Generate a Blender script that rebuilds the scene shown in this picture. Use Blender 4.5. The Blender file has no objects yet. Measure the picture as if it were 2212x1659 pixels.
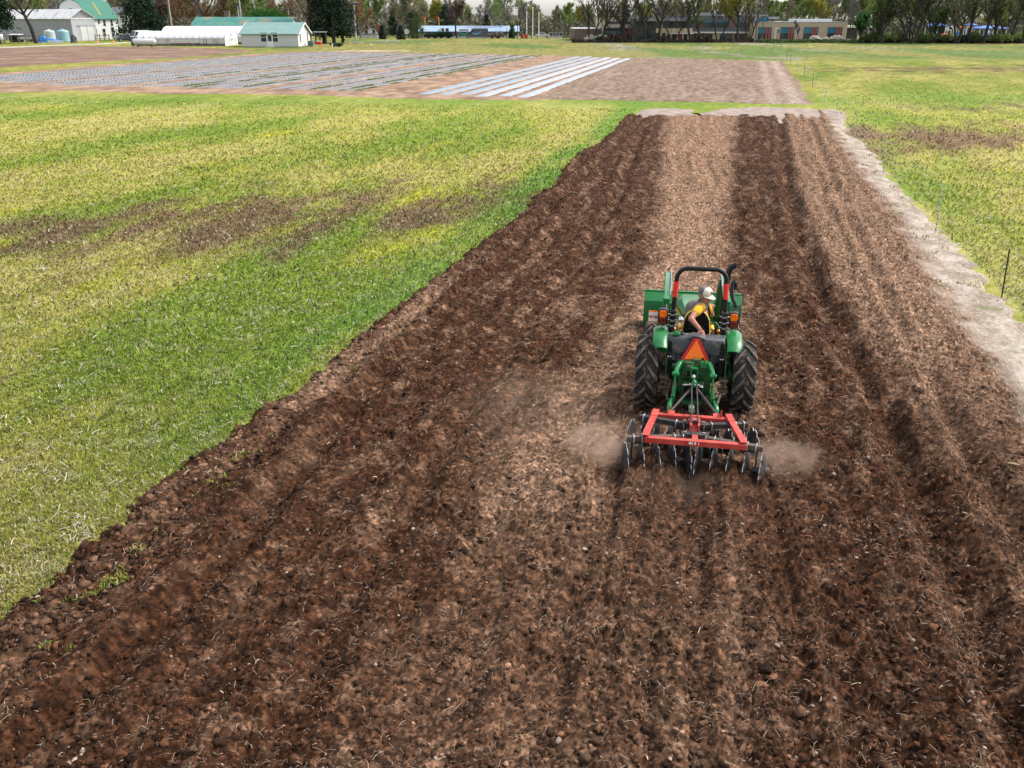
import bpy, math, random
import numpy as np
from mathutils import Vector, Matrix, noise as mnoise

random.seed(7)
SC = bpy.context.scene
COL = SC.collection

# ------------------------------------------------------------------ camera geometry (used to survey the site)
FPX, YH, HCAM, CX, CY = 1900.0, 40.0, 5.5, 1106.0, 829.5
PITCH = math.atan((CY - YH) / FPX)
SP, CP = math.sin(PITCH), math.cos(PITCH)

def gpt(x, y, z=0.0):
    """survey point of the photograph (2212 x 1659 grid) -> point on the ground plane"""
    d = (x - CX, FPX * CP + (CY - y) * SP, -FPX * SP + (CY - y) * CP)
    t = (z - HCAM) / d[2]
    return (d[0] * t, d[1] * t)

def zat(yd, D):
    v = (CY - yd) / FPX
    return HCAM + D * (v * CP - SP) / (CP + v * SP)

def xat(xd, D, z=0.0):
    return (xd - CX) / FPX * (D * CP + (HCAM - z) * SP)

def sst(a, b, x):
    t = np.clip((x - a) / (b - a), 0, 1)
    return t * t * (3 - 2 * t)

# ------------------------------------------------------------------ numpy noise
def _hash(ix, iy, seed):
    h = (ix.astype(np.int64) * 374761393 + iy.astype(np.int64) * 668265263 + seed * 974634777) & 0xFFFFFFFF
    h = ((h ^ (h >> 13)) * 1274126177) & 0xFFFFFFFF
    h = ((h ^ (h >> 16)) * 2246822519) & 0xFFFFFFFF
    return (h ^ (h >> 15)) & 0xFFFFFFFF

def _r(ix, iy, seed):
    return _hash(ix, iy, seed).astype(np.float64) / 4294967295.0

def perlin(x, y, seed=0):
    x0 = np.floor(x); y0 = np.floor(y)
    fx = x - x0; fy = y - y0
    ix = x0.astype(np.int64); iy = y0.astype(np.int64)
    u = fx * fx * fx * (fx * (fx * 6 - 15) + 10); v = fy * fy * fy * (fy * (fy * 6 - 15) + 10)
    def g(dx, dy):
        a = _r(ix + dx, iy + dy, seed) * 6.2831853
        return np.cos(a) * (fx - dx) + np.sin(a) * (fy - dy)
    a = g(0, 0) * (1 - u) + g(1, 0) * u
    b = g(0, 1) * (1 - u) + g(1, 1) * u
    return (a * (1 - v) + b * v) * 1.5

def fbm(x, y, seed=0, octv=4, gain=0.5):
    s = 0; a = 1.0; n = 0.0
    for o in range(octv):
        s = s + a * perlin(x * 2 ** o + 13.7 * o, y * 2 ** o - 7.1 * o, seed + o); n += a; a *= gain
    return s / n

def worley(x, y, seed=0):
    """distance to nearest / second feature point and a random number per cell"""
    x0 = np.floor(x).astype(np.int64); y0 = np.floor(y).astype(np.int64)
    f1 = np.full(x.shape, 9.0); f2 = np.full(x.shape, 9.0); cid = np.zeros(x.shape)
    for dx in (-1, 0, 1):
        for dy in (-1, 0, 1):
            ix = x0 + dx; iy = y0 + dy
            px = ix + _r(ix, iy, seed); py = iy + _r(ix, iy, seed + 51)
            d = np.hypot(px - x, py - y)
            rc = _r(ix, iy, seed + 99)
            near = d < f1
            f2 = np.where(near, f1, np.minimum(f2, d))
            cid = np.where(near, rc, cid)
            f1 = np.where(near, d, f1)
    return f1, f2, cid

# ------------------------------------------------------------------ mesh builder
def rotm(rx=0, ry=0, rz=0):
    return Matrix.Rotation(rz, 3, 'Z') @ Matrix.Rotation(ry, 3, 'Y') @ Matrix.Rotation(rx, 3, 'X')

class MB:
    def __init__(s):
        s.v = []; s.f = []; s.m = []
    def add(s, vs, fs, mi=0):
        o = len(s.v)
        s.v.extend([tuple(v) for v in vs])
        s.f.extend([tuple(i + o for i in f) for f in fs]); s.m.extend([mi] * len(fs))
        return s
    def box(s, c, sz, rot=None, mi=0, top=(1, 1)):
        hx, hy, hz = sz[0] / 2, sz[1] / 2, sz[2] / 2
        vs = []
        for z in (-1, 1):
            k = top if z > 0 else (1, 1)
            for x, y in ((-1, -1), (1, -1), (1, 1), (-1, 1)):
                p = Vector((x * hx * k[0], y * hy * k[1], z * hz))
                if rot is not None: p = rot @ p
                vs.append((p.x + c[0], p.y + c[1], p.z + c[2]))
        return s.add(vs, [(3, 2, 1, 0), (4, 5, 6, 7), (0, 1, 5, 4), (1, 2, 6, 5), (2, 3, 7, 6), (3, 0, 4, 7)], mi)
    def bb(s, x0, x1, y0, y1, z0, z1, mi=0):
        return s.box(((x0 + x1) / 2, (y0 + y1) / 2, (z0 + z1) / 2), (x1 - x0, y1 - y0, z1 - z0), None, mi)
    def bar(s, p0, p1, w, h, mi=0, up=(0, 0, 1)):
        p0 = Vector(p0); p1 = Vector(p1); d = (p1 - p0); L = d.length; d.normalize()
        u = Vector(up)
        if abs(u.dot(d)) > .98: u = Vector((0, 1, 0))
        r = d.cross(u).normalized(); u = r.cross(d)
        R = Matrix((r, d, u)).transposed()
        return s.box((p0 + p1) / 2, (w, L, h), R, mi)
    def tube(s, pts, r, n=8, cap=True, mi=0, flat=1.0):
        pts = [Vector(p) for p in pts]
        if not hasattr(r, '__len__'): r = [r] * len(pts)
        t0 = (pts[1] - pts[0]).normalized()
        a = Vector((0, 0, 1)) if abs(t0.z) < .9 else Vector((1, 0, 0))
        nx = t0.cross(a).normalized()
        vs = []
        for i, p in enumerate(pts):
            t = (pts[min(i + 1, len(pts) - 1)] - pts[max(i - 1, 0)]).normalized()
            nx = (nx - t * nx.dot(t)).normalized(); ny = t.cross(nx)
            for k in range(n):
                an = 2 * math.pi * k / n
                vs.append(p + (nx * math.cos(an) + ny * math.sin(an) * flat) * r[i])
        fs = []
        for i in range(len(pts) - 1):
            for k in range(n):
                k2 = (k + 1) % n
                fs.append((i * n + k, i * n + k2, (i + 1) * n + k2, (i + 1) * n + k))
        if cap:
            fs.append(tuple(range(n - 1, -1, -1))); fs.append(tuple(range((len(pts) - 1) * n, len(pts) * n)))
        return s.add(vs, fs, mi)
    def cyl(s, p0, p1, r, n=12, mi=0):
        return s.tube([p0, p1], r, n, True, mi)
    def lathe(s, prof, c, axis='z', n=24, mi=0, rot=None, closed=False):
        """prof: (radius, height along the axis)"""
        vs = []
        for (r, a) in prof:
            for k in range(n):
                t = 2 * math.pi * k / n
                if axis == 'z': p = Vector((r * math.cos(t), r * math.sin(t), a))
                elif axis == 'x': p = Vector((a, r * math.cos(t), r * math.sin(t)))
                else: p = Vector((r * math.sin(t), a, r * math.cos(t)))
                if rot is not None: p = rot @ p
                vs.append((p.x + c[0], p.y + c[1], p.z + c[2]))
        fs = []
        m = len(prof)
        for i in range(m if closed else m - 1):
            j = (i + 1) % m
            for k in range(n):
                k2 = (k + 1) % n
                fs.append((i * n + k, i * n + k2, j * n + k2, j * n + k))
        if not closed:
            if prof[0][0] > 1e-4: fs.append(tuple(range(n - 1, -1, -1)))
            if prof[-1][0] > 1e-4: fs.append(tuple(range((m - 1) * n, m * n)))
        return s.add(vs, fs, mi)
    def prism(s, poly, ext, mi=0):
        """poly: 3-D polygon, ext: extrusion vector"""
        n = len(poly); e = Vector(ext)
        vs = [Vector(p) for p in poly] + [Vector(p) + e for p in poly]
        fs = [tuple(range(n - 1, -1, -1)), tuple(range(n, 2 * n))]
        fs += [(i, (i + 1) % n, n + (i + 1) % n, n + i) for i in range(n)]
        return s.add(vs, fs, mi)
    def loft(s, rings, mi=0, cap=True, closed=True):
        n = len(rings[0]); vs = [p for r in rings for p in r]; fs = []
        for i in range(len(rings) - 1):
            for k in range(n if closed else n - 1):
                k2 = (k + 1) % n
                fs.append((i * n + k, i * n + k2, (i + 1) * n + k2, (i + 1) * n + k))
        if cap and closed:
            fs.append(tuple(range(n - 1, -1, -1))); fs.append(tuple(range((len(rings) - 1) * n, len(rings) * n)))
        return s.add(vs, fs, mi)
    def ell(s, c, r, nu=14, nv=9, rot=None, mi=0):
        if not hasattr(r, '__len__'): r = (r, r, r)
        vs = []; fs = []
        for j in range(nv + 1):
            ph = math.pi * j / nv
            for i in range(nu):
                th = 2 * math.pi * i / nu
                p = Vector((r[0] * math.sin(ph) * math.cos(th), r[1] * math.sin(ph) * math.sin(th), r[2] * math.cos(ph)))
                if rot is not None: p = rot @ p
                vs.append((p.x + c[0], p.y + c[1], p.z + c[2]))
        for j in range(nv):
            for i in range(nu):
                i2 = (i + 1) % nu
                fs.append((j * nu + i, (j + 1) * nu + i, (j + 1) * nu + i2, j * nu + i2))
        return s.add(vs, fs, mi)
    def cap(s, p0, p1, r0, r1, n=10, mi=0):
        """tapered capsule"""
        p0 = Vector(p0); p1 = Vector(p1); d = (p1 - p0).normalized()
        pts = [p0 - d * r0 * .95, p0 - d * r0 * .6, p0, p1, p1 + d * r1 * .6, p1 + d * r1 * .95]
        return s.tube(pts, [r0 * .3, r0 * .8, r0, r1, r1 * .8, r1 * .3], n, True, mi)
    def mesh(s, name, mats):
        me = bpy.data.meshes.new(name)
        me.from_pydata(s.v, [], s.f)
        if not isinstance(mats, (list, tuple)): mats = [mats]
        for m in mats: me.materials.append(m)
        if any(s.m): me.polygons.foreach_set('material_index', s.m)
        return me
    def build(s, name, mats, parent=None, smooth=None, bevel=0, loc=None, rot=None, segs=2):
        me = s.mesh(name, mats)
        o = bpy.data.objects.new(name, me); COL.objects.link(o)
        if parent: o.parent = parent
        if loc: o.location = loc
        if rot: o.rotation_euler = rot
        if smooth or bevel:
            me.polygons.foreach_set('use_smooth', [True] * len(me.polygons))
            me.set_sharp_from_angle(angle=math.radians(smooth or 35))
        if bevel:
            b = o.modifiers.new('bevel', 'BEVEL'); b.width = bevel; b.segments = segs; b.limit_method = 'ANGLE'; b.angle_limit = math.radians(40)
            b.harden_normals = False
        me.update()
        return o

def build_each(mb, name, mats, parent=None, **kw):
    """every separate piece becomes a part of its own (pieces that touch stay together)"""
    n = len(mb.v); par = list(range(n))
    def find(a):
        while par[a] != a: par[a] = par[par[a]]; a = par[a]
        return a
    for f in mb.f:
        for q in f[1:]: par[find(q)] = find(f[0])
    isl = {}
    for i in range(n): isl.setdefault(find(i), []).append(i)
    L = []
    for k, vs in isl.items():
        P = [mb.v[i] for i in vs]; L.append([set([k]), [min(p[j] for p in P) - .001 for j in range(3)], [max(p[j] for p in P) + .001 for j in range(3)]])
    ch = True
    while ch:
        ch = False
        for i in range(len(L)):
            for j in range(i + 1, len(L)):
                if all(L[i][1][k] <= L[j][2][k] and L[j][1][k] <= L[i][2][k] for k in range(3)):
                    L[i] = [L[i][0] | L[j][0], [min(L[i][1][k], L[j][1][k]) for k in range(3)], [max(L[i][2][k], L[j][2][k]) for k in range(3)]]
                    del L[j]; ch = True; break
            if ch: break
    out = []
    for S_, _, _ in L:
        m = MB(); mp = {}
        for f, mi in zip(mb.f, mb.m):
            if find(f[0]) in S_:
                for q in f:
                    if q not in mp: mp[q] = len(m.v); m.v.append(mb.v[q])
                m.f.append(tuple(mp[q] for q in f)); m.m.append(mi)
        out.append(m.build(name, mats, parent, **kw))
    return out

def npmesh(name, verts, faces, mats, parent=None, smooth=False, colors=None, corner=4):
    """fast mesh from numpy arrays; faces all with the same corner count"""
    me = bpy.data.meshes.new(name)
    nv, nf = len(verts), len(faces)
    me.vertices.add(nv); me.vertices.foreach_set('co', np.asarray(verts, np.float32).ravel())
    me.loops.add(nf * corner); me.loops.foreach_set('vertex_index', np.asarray(faces, np.int32).ravel())
    me.polygons.add(nf)
    me.polygons.foreach_set('loop_start', np.arange(0, nf * corner, corner, dtype=np.int32))
    me.polygons.foreach_set('loop_total', np.full(nf, corner, np.int32))
    if smooth: me.polygons.foreach_set('use_smooth', np.ones(nf, bool))
    for m in (mats if isinstance(mats, (list, tuple)) else [mats]): me.materials.append(m)
    if colors is not None:
        a = me.color_attributes.new('tint', 'FLOAT_COLOR', 'POINT')
        c = np.ones((nv, 4), np.float32); c[:, :colors.shape[1]] = colors
        a.data.foreach_set('color', c.ravel())
    me.update(calc_edges=True); me.validate()
    o = bpy.data.objects.new(name, me); COL.objects.link(o)
    if parent: o.parent = parent
    return o

def gridfaces(nr, nc):
    i = np.arange((nr - 1) * (nc - 1)); r = i // (nc - 1); c = i % (nc - 1); a = r * nc + c
    return np.stack([a, a + 1, a + nc + 1, a + nc], 1)

# ------------------------------------------------------------------ things, parts
def tag(o, label=None, cat=None, group=None, kind=None):
    if label: o['label'] = label
    if cat: o['category'] = cat
    if group: o['group'] = group
    if kind: o['kind'] = kind
    return o

def thing(name, label, cat, loc=(0, 0, 0), rz=0, group=None):
    o = bpy.data.objects.new(name, None); COL.objects.link(o)
    o.empty_display_size = .3
    o.location = loc; o.rotation_euler = (0, 0, rz)
    return tag(o, label, cat, group)

def dup(root, loc, rz=0, label=None, group=None, scale=None):
    r = root.copy(); COL.objects.link(r); r.location = loc; r.rotation_euler = (0, 0, rz)
    if scale: r.scale = scale
    if label: r['label'] = label
    if group: r['group'] = group
    for ch in list(root.children):
        c = ch.copy(); COL.objects.link(c); c.parent = r
        for g in ch.children:
            d = g.copy(); COL.objects.link(d); d.parent = c
    return r

# ------------------------------------------------------------------ materials
def _nodes(name):
    m = bpy.data.materials.new(name); m.use_nodes = True
    nt = m.node_tree; b = nt.nodes['Principled BSDF']
    return m, nt, b

def pmat(name, c1, c2=None, scale=8, rough=.6, metal=0, bump=0, spec=.5, detail=5, coat=0, stretch=None, bscale=None, lo=.35, hi=.65, dist=.02, c3=None, s3=60):
    m, nt, b = _nodes(name)
    N = nt.nodes.new; L = nt.links.new
    if c2 is None: c2 = tuple(x * .82 for x in c1)
    tc = N('ShaderNodeTexCoord'); src = tc.outputs['Object']
    if stretch:
        mp = N('ShaderNodeMapping'); mp.inputs['Scale'].default_value = stretch; L(src, mp.inputs[0]); src = mp.outputs[0]
    n1 = N('ShaderNodeTexNoise'); n1.inputs['Scale'].default_value = scale; n1.inputs['Detail'].default_value = detail
    L(src, n1.inputs['Vector'])
    rp = N('ShaderNodeValToRGB'); rp.color_ramp.elements[0].position = lo; rp.color_ramp.elements[1].position = hi
    rp.color_ramp.elements[0].color = (*c1, 1); rp.color_ramp.elements[1].color = (*c2, 1)
    L(n1.outputs['Fac'], rp.inputs[0]); col = rp.outputs[0]
    if c3:
        n3 = N('ShaderNodeTexNoise'); n3.inputs['Scale'].default_value = s3; n3.inputs['Detail'].default_value = 3; L(src, n3.inputs['Vector'])
        mr = N('ShaderNodeMapRange'); mr.inputs[1].default_value = .55; mr.inputs[2].default_value = .7; L(n3.outputs['Fac'], mr.inputs[0])
        mx = N('ShaderNodeMixRGB'); L(mr.outputs[0], mx.inputs[0]); L(col, mx.inputs[1]); mx.inputs[2].default_value = (*c3, 1); col = mx.outputs[0]
    L(col, b.inputs['Base Color'])
    b.inputs['Roughness'].default_value = rough; b.inputs['Metallic'].default_value = metal
    b.inputs['Specular IOR Level'].default_value = spec; b.inputs['Coat Weight'].default_value = coat
    if bump:
        nb = N('ShaderNodeTexNoise'); nb.inputs['Scale'].default_value = bscale or scale * 4; nb.inputs['Detail'].default_value = 4
        L(src, nb.inputs['Vector'])
        bp = N('ShaderNodeBump'); bp.inputs['Strength'].default_value = bump; bp.inputs['Distance'].default_value = dist
        L(nb.outputs['Fac'], bp.inputs['Height']); L(bp.outputs[0], b.inputs['Normal'])
    return m

def attmat(name, rough=.95, n1=(30, .35), n2=None, bump=0, bscale=60, dist=.02, spec=.15, trans=0, sat=None):
    """colour from the mesh's own 'tint' attribute times fine procedural noise"""
    m, nt, b = _nodes(name)
    N = nt.nodes.new; L = nt.links.new
    at = N('ShaderNodeAttribute'); at.attribute_name = 'tint'
    tc = N('ShaderNodeTexCoord'); col = at.outputs['Color']
    for k in (n1, n2):
        if not k: continue
        nz = N('ShaderNodeTexNoise'); nz.inputs['Scale'].default_value = k[0]; nz.inputs['Detail'].default_value = 6
        nz.inputs['Roughness'].default_value = .7
        L(tc.outputs['Object'], nz.inputs['Vector'])
        mr = N('ShaderNodeMapRange'); mr.inputs[1].default_value = .3; mr.inputs[2].default_value = .7
        mr.inputs[3].default_value = 1 - k[1]; mr.inputs[4].default_value = 1 + k[1]; L(nz.outputs['Fac'], mr.inputs[0])
        mx = N('ShaderNodeVectorMath'); mx.operation = 'MULTIPLY'; L(col, mx.inputs[0]); L(mr.outputs[0], mx.inputs[1]); col = mx.outputs[0]
    L(col, b.inputs['Base Color'])
    b.inputs['Roughness'].default_value = rough; b.inputs['Specular IOR Level'].default_value = spec
    if bump:
        nb = N('ShaderNodeTexNoise'); nb.inputs['Scale'].default_value = bscale; nb.inputs['Detail'].default_value = 8; nb.inputs['Roughness'].default_value = .65
        L(tc.outputs['Object'], nb.inputs['Vector'])
        bp = N('ShaderNodeBump'); bp.inputs['Strength'].default_value = bump; bp.inputs['Distance'].default_value = dist
        L(nb.outputs['Fac'], bp.inputs['Height']); L(bp.outputs[0], b.inputs['Normal'])
    if trans:
        out = nt.nodes['Material Output']; tr = N('ShaderNodeBsdfTranslucent'); L(col, tr.inputs[0])
        ms = N('ShaderNodeMixShader'); ms.inputs[0].default_value = trans
        L(b.outputs[0], ms.inputs[1]); L(tr.outputs[0], ms.inputs[2]); L(ms.outputs[0], out.inputs[0])
    return m

def leafmat(name, c1, c2, scale=1.2, trans=.35):
    m = pmat(name, c1, c2, scale=scale, rough=.7, spec=.2, detail=3)
    nt = m.node_tree; b = nt.nodes['Principled BSDF']; out = nt.nodes['Material Output']
    tr = nt.nodes.new('ShaderNodeBsdfTranslucent'); ms = nt.nodes.new('ShaderNodeMixShader'); ms.inputs[0].default_value = trans
    nt.links.new(b.inputs['Base Color'].links[0].from_socket, tr.inputs[0])
    nt.links.new(b.outputs[0], ms.inputs[1]); nt.links.new(tr.outputs[0], ms.inputs[2]); nt.links.new(ms.outputs[0], out.inputs[0])
    return m

# ------------------------------------------------------------------ camera, sky, sun
cam = bpy.data.cameras.new('camera'); camo = bpy.data.objects.new('camera', cam); COL.objects.link(camo)
camo.location = (0, 0, HCAM); camo.rotation_euler = (math.radians(90) - PITCH, 0, 0)
cam.sensor_width = 36; cam.lens = 36 * FPX / 2212; cam.clip_end = 20000; cam.clip_start = .1
SC.camera = camo

SUN_AZ, SUN_EL = math.radians(70), math.radians(50)      # compass from +Y towards +X
w = bpy.data.worlds.new('World'); SC.world = w; w.use_nodes = True
nt = w.node_tree
sky = nt.nodes.new('ShaderNodeTexSky'); sky.sky_type = 'NISHITA'; sky.sun_disc = False
sky.sun_elevation = SUN_EL; sky.sun_rotation = SUN_AZ; sky.air_density = 1.0; sky.dust_density = 2.0; sky.ozone_density = 1.0
hs = nt.nodes.new('ShaderNodeHueSaturation'); hs.inputs['Saturation'].default_value = .3   # thin white overcast
nt.links.new(sky.outputs[0], hs.inputs['Color']); nt.links.new(hs.outputs[0], nt.nodes['Background'].inputs[0])
nt.nodes['Background'].inputs[1].default_value = .12
sl = bpy.data.lights.new('sun', 'SUN'); so = bpy.data.objects.new('sun', sl); COL.objects.link(so)
sl.energy = 1.5; sl.angle = math.radians(12); sl.color = (1, .965, .91)
sd = Vector((math.sin(SUN_AZ) * math.cos(SUN_EL), math.cos(SUN_AZ) * math.cos(SUN_EL), math.sin(SUN_EL)))
so.rotation_euler = sd.to_track_quat('Z', 'Y').to_euler(); so.location = (0, 0, 60)
SC.view_settings.view_transform = 'Standard'; SC.view_settings.look = 'None'; SC.view_settings.exposure = 1.5; SC.view_settings.gamma = 1
SC.cycles.max_bounces = 5; SC.cycles.transparent_max_bounces = 6; SC.cycles.volume_step_rate = 2.0; SC.cycles.volume_bounces = 1
# ================================================================== FIELD LAYOUT (lines on the ground, surveyed)
def gline(pts):
    g = sorted([gpt(*p) for p in pts], key=lambda q: q[1])
    X = np.array([a[0] for a in g]); D = np.array([a[1] for a in g])
    s0 = (X[min(3, len(X) - 1)] - X[0]) / max(D[min(3, len(D) - 1)] - D[0], .01)
    def fn(d):
        d = np.asarray(d, float)
        r = np.interp(d, D, X)
        r = np.where(d < D[0], X[0] + (d - D[0]) * s0, r)
        return np.where(d > D[-1], X[-1] + (d - D[-1]) * .24, r)
    return fn

EDGE_L = gline([(0, 1338), (45, 1303), (115, 1248), (174, 1195), (258, 1132), (290, 1087), (342, 1046), (396, 1015), (448, 981), (530, 909), (564, 885),
                (632, 851), (718, 779), (756, 745), (1009, 549), (1071, 503), (1113, 475), (1135, 453), (1154, 428), (1192, 404), (1209, 378),
                (1245, 334), (1297, 308), (1321, 286), (1352, 252)])
EDGE_R = gline([(1775, 250), (1780, 278), (1802, 315), (1829, 361), (1848, 391), (1887, 444), (1911, 474), (1940, 538), (1968, 600), (2016, 673), (2095, 790), (2212, 945)])
PATH_R = gline([(1815, 245), (1829, 290), (1855, 303), (1887, 337), (1894, 348), (1914, 380), (1993, 462), (2046, 518), (2119, 600), (2192, 685)])
D0, D1 = 3.6, 56.6
LB1 = gline([(1440, 250), (1425, 400), (1412, 560), (1330, 700), (1180, 900), (1040, 1100), (760, 1659)])      # dark | light
LB2 = gline([(1590, 250), (1575, 400), (1562, 520), (1590, 700), (1640, 900), (1660, 1100), (1700, 1659)])     # light | dark
LB3 = gline([(1692, 250), (1706, 400), (1745, 520), (1800, 620), (1900, 800), (2030, 1040), (2330, 1659)])     # dark furrow | light
FUR_L = gline([(52, 1603), (174, 1516), (297, 1411), (419, 1289), (523, 1181), (581, 1094), (666, 1001), (718, 930), (860, 780), (1110, 540), (1215, 420), (1300, 345), (1385, 262)])
FUR_R = gline([(1684, 252), (1700, 400), (1730, 520), (1775, 640), (1850, 790), (1935, 960), (2040, 1180), (2160, 1480), (2230, 1659)])
FUR_2 = gline([(1745, 255), (1775, 330), (1820, 440), (1880, 570), (1960, 740), (2080, 960), (2212, 1180)])
FUR_3 = gline([(1400, 262), (1370, 330), (1330, 440), (1260, 560), (1130, 720), (980, 940), (830, 1180), (640, 1500)])

def furrow(x, c, w, depth, berm=.5):
    t = (x - c) / w
    return -depth * np.exp(-t * t) + depth * berm * (np.exp(-((t - 1.9) / .8) ** 2) + np.exp(-((t + 1.9) / .8) ** 2))

TR_O = (2.75, 12.35); TR_YAW = math.radians(10)
def tr_local(x, y):
    dx, dy = x - TR_O[0], y - TR_O[1]
    c, s = math.cos(TR_YAW), math.sin(TR_YAW)
    return dx * c - dy * s, dx * s + dy * c

def soil_height(x, y, full=True):
    L, R = EDGE_L(y), EDGE_R(y)
    q = x - (L + .35 * (R - L)) * 1.0
    h = np.full(x.shape, .055)
    h = h + .035 * fbm(x * .9, y * .45, 3, 3)
    # drag ridges left by each pass
    wv = .25 * fbm(x * .25, y * .2, 8, 2)
    ph = (x - L) * 6.2831853 / .98 + wv * 9
    h = h + (.032 * np.sin(ph) + .018 * np.sin(ph * 2.3 + 1.2)) * (.5 + .8 * sst(-.3, .4, fbm(x * .3, y * .12, 21, 2)))
    h = h + furrow(x + .06 * perlin(x * 0, y * 1.1, 5), FUR_L(y), .19, .15) + furrow(x + .05 * perlin(x * 0, y * .9, 6), FUR_R(y), .22, .17, .35)
    h = h + furrow(x + .05 * perlin(x * 0, y, 7), FUR_2(y), .15, .09) + furrow(x + .06 * perlin(x * 0, y, 9), FUR_3(y), .17, .08)
    # fresh ridges behind the discs
    lx, ly = tr_local(x, y)
    wk = sst(-1.7, -2.3, ly) * sst(-12, -3, ly) * sst(1.15, .95, np.abs(lx))
    h = h + wk * (.05 * np.exp(-((np.abs(lx) - .5) / .2) ** 2) - .07 * np.exp(-(lx / .13) ** 2) - .05 * np.exp(-((np.abs(lx) - .98) / .12) ** 2) + .012 * np.cos(lx * 36))
    # earth heaped against the discs and wheels
    h = h + .13 * np.exp(-((ly + 2.42) / .24) ** 2) * sst(1.15, .9, np.abs(lx)) * (.4 + .6 * np.abs(np.sin(lx * 17))) * sst(.08, .2, np.abs(lx)) + .08 * np.exp(-((ly + 1.95) / .35) ** 2) * sst(1.1, .8, np.abs(lx))
    # clods: creased lumps at several sizes, a few larger ones standing proud
    jx = x + .07 * perlin(x * 3.1, y * 3.1, 31) + .025 * perlin(x * 11, y * 11, 33); jy = y + .07 * perlin(x * 3.1 + 9, y * 3.1, 32) + .025 * perlin(x * 11 + 5, y * 11, 34)
    amp = .8 + .6 * fbm(x * .5, y * .3, 15, 2) + .2 * np.exp(-((x - L - .35) / .55) ** 2)
    h = h + amp * .050 * (np.abs(perlin(jx * 2.6, jy * 2.6, 41)) - .3)
    h = h + amp * .034 * (np.abs(perlin(jx * 6.3, jy * 6.3, 42)) - .3)
    f1, f2, c = worley(jx * 4.6, jy * 4.6, 46)
    rough = .35 + 1.5 * np.abs(perlin(x * 16, y * 16, 49)) + .5 * np.abs(perlin(x * 33, y * 33, 50))
    h = h + amp * .05 * sst(.05, .3, f2 - f1) * sst(.74, 1.0, c) * rough
    f1, f2, c = worley(jx * 10, jy * 10, 47)
    h = h + amp * .032 * sst(.04, .3, f2 - f1) * sst(.55, 1.0, c) * rough
    if full:
        h = h + amp * .036 * (np.abs(perlin(jx * 14, jy * 14, 43)) - .3)
        h = h + amp * .022 * (np.abs(perlin(jx * 29, jy * 29, 44)) - .3)
        h = h + .011 * perlin(x * 52, y * 52, 45)
        f1, f2, c = worley(jx * 24, jy * 24, 48)
        h = h + .016 * sst(.03, .3, f2 - f1) * sst(.5, 1.0, c)
    return h

def edge_blend(x, y, h):
    """1 inside the bed, ragged to nothing on the grass side"""
    L = EDGE_L(y)
    n = .22 * fbm(x * 2.2, y * 2.2, 61, 3) + .08 * perlin(x * 9, y * 9, 62)
    a = sst(-.12, .16, x - L + n)
    e = sst(57.0, 55.6, y + .8 * perlin(x * .8, y * 0, 66))
    a = a * e
    return h * a - .06 * (1 - a), a

def soil_colour(x, y):
    L, R = EDGE_L(y), EDGE_R(y)
    n = .28 * fbm(x * 1.1, y * .55, 71, 3) + .12 * fbm(x * 4, y * 4, 72, 2)
    far = sst(20, 30, y)
    n = n * 1.5
    light = sst(-.45, .5, x - LB1(y) + n) * sst(.45, -.5, x - LB2(y) + n)
    light2 = sst(-.4, .5, x - LB3(y) + n)
    near = sst(17, 9, y)
    lt = np.maximum(light, light2 * .8)
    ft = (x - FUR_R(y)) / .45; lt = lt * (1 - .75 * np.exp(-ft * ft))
    # dry crust left along the grass edge near the camera
    crust = sst(.0, .3, x - L + n * .8) * sst(.95, .55, x - L + n) * sst(24, 15, y)
    lt = np.maximum(lt, crust * (.62 + .3 * n))
    # scattered dry streaks on the ridges
    streak = sst(.05, .5, fbm((x - L) * 2.4, y * .5, 75, 3)) * .38
    spot = sst(-.05, .5, fbm(x * 2.6, y * 2.2, 76, 5, .7)) * .62
    lt = lt * (1 - .82 * near) + streak * (1 - .45 * near) + spot * (1 - .4 * near)
    lx, ly = tr_local(x, y)
    damp = sst(-1.9, -2.4, ly) * sst(-5.5, -3.0, ly) * sst(1.2, .9, np.abs(lx)); lt = lt * (1 - .7 * damp)
    # dust settled beside the pass
    du = np.exp(-((lx + 1.9) / 1.0) ** 2 - ((ly + 2.2) / 1.6) ** 2); lt = np.clip(lt + .55 * du, 0, 1)
    lt = np.clip(lt, 0, 1)
    dark = np.array([.056, .0235, .0112]); lite = np.array([.262, .158, .100])
    col = dark + (lite - dark) * lt[..., None]
    col = col * (1 + .45 * fbm(x * 6, y * 6, 77, 3))[..., None]
    f1, f2, c = worley(x * 17 + perlin(x * 9, y * 9, 79), y * 17, 78)
    col = col * (.52 + .95 * c[..., None] ** 1.8)
    f1, f2, c = worley(x * 34, y * 34, 80)
    col = col * (.5 + 1.15 * c[..., None] ** 1.8)
    return np.clip(col, .004, 1)

def strip(name, rows, ncol, fl, fr, mat, off=0, margin=(0, 0), hfun=None, cfun=None, shrink=None):
    D = rows[:, None]; t = np.linspace(0, 1, ncol)[None, :]
    l = fl(rows)[:, None] - margin[0]; r = fr(rows)[:, None] + margin[1]
    X = l + (r - l) * t; Y = np.broadcast_to(D, X.shape).copy()
    h, c = hfun(X, Y)
    v = np.stack([X, Y, h], -1).reshape(-1, 3)
    return npmesh(name, v, gridfaces(len(rows), ncol), mat, smooth=True, colors=c.reshape(-1, 3))

def rowsteps(a, b, s0, k):
    r = [a]
    while r[-1] < b: r.append(r[-1] + s0 + (r[-1] - a) * k)
    return np.array(r)

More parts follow.
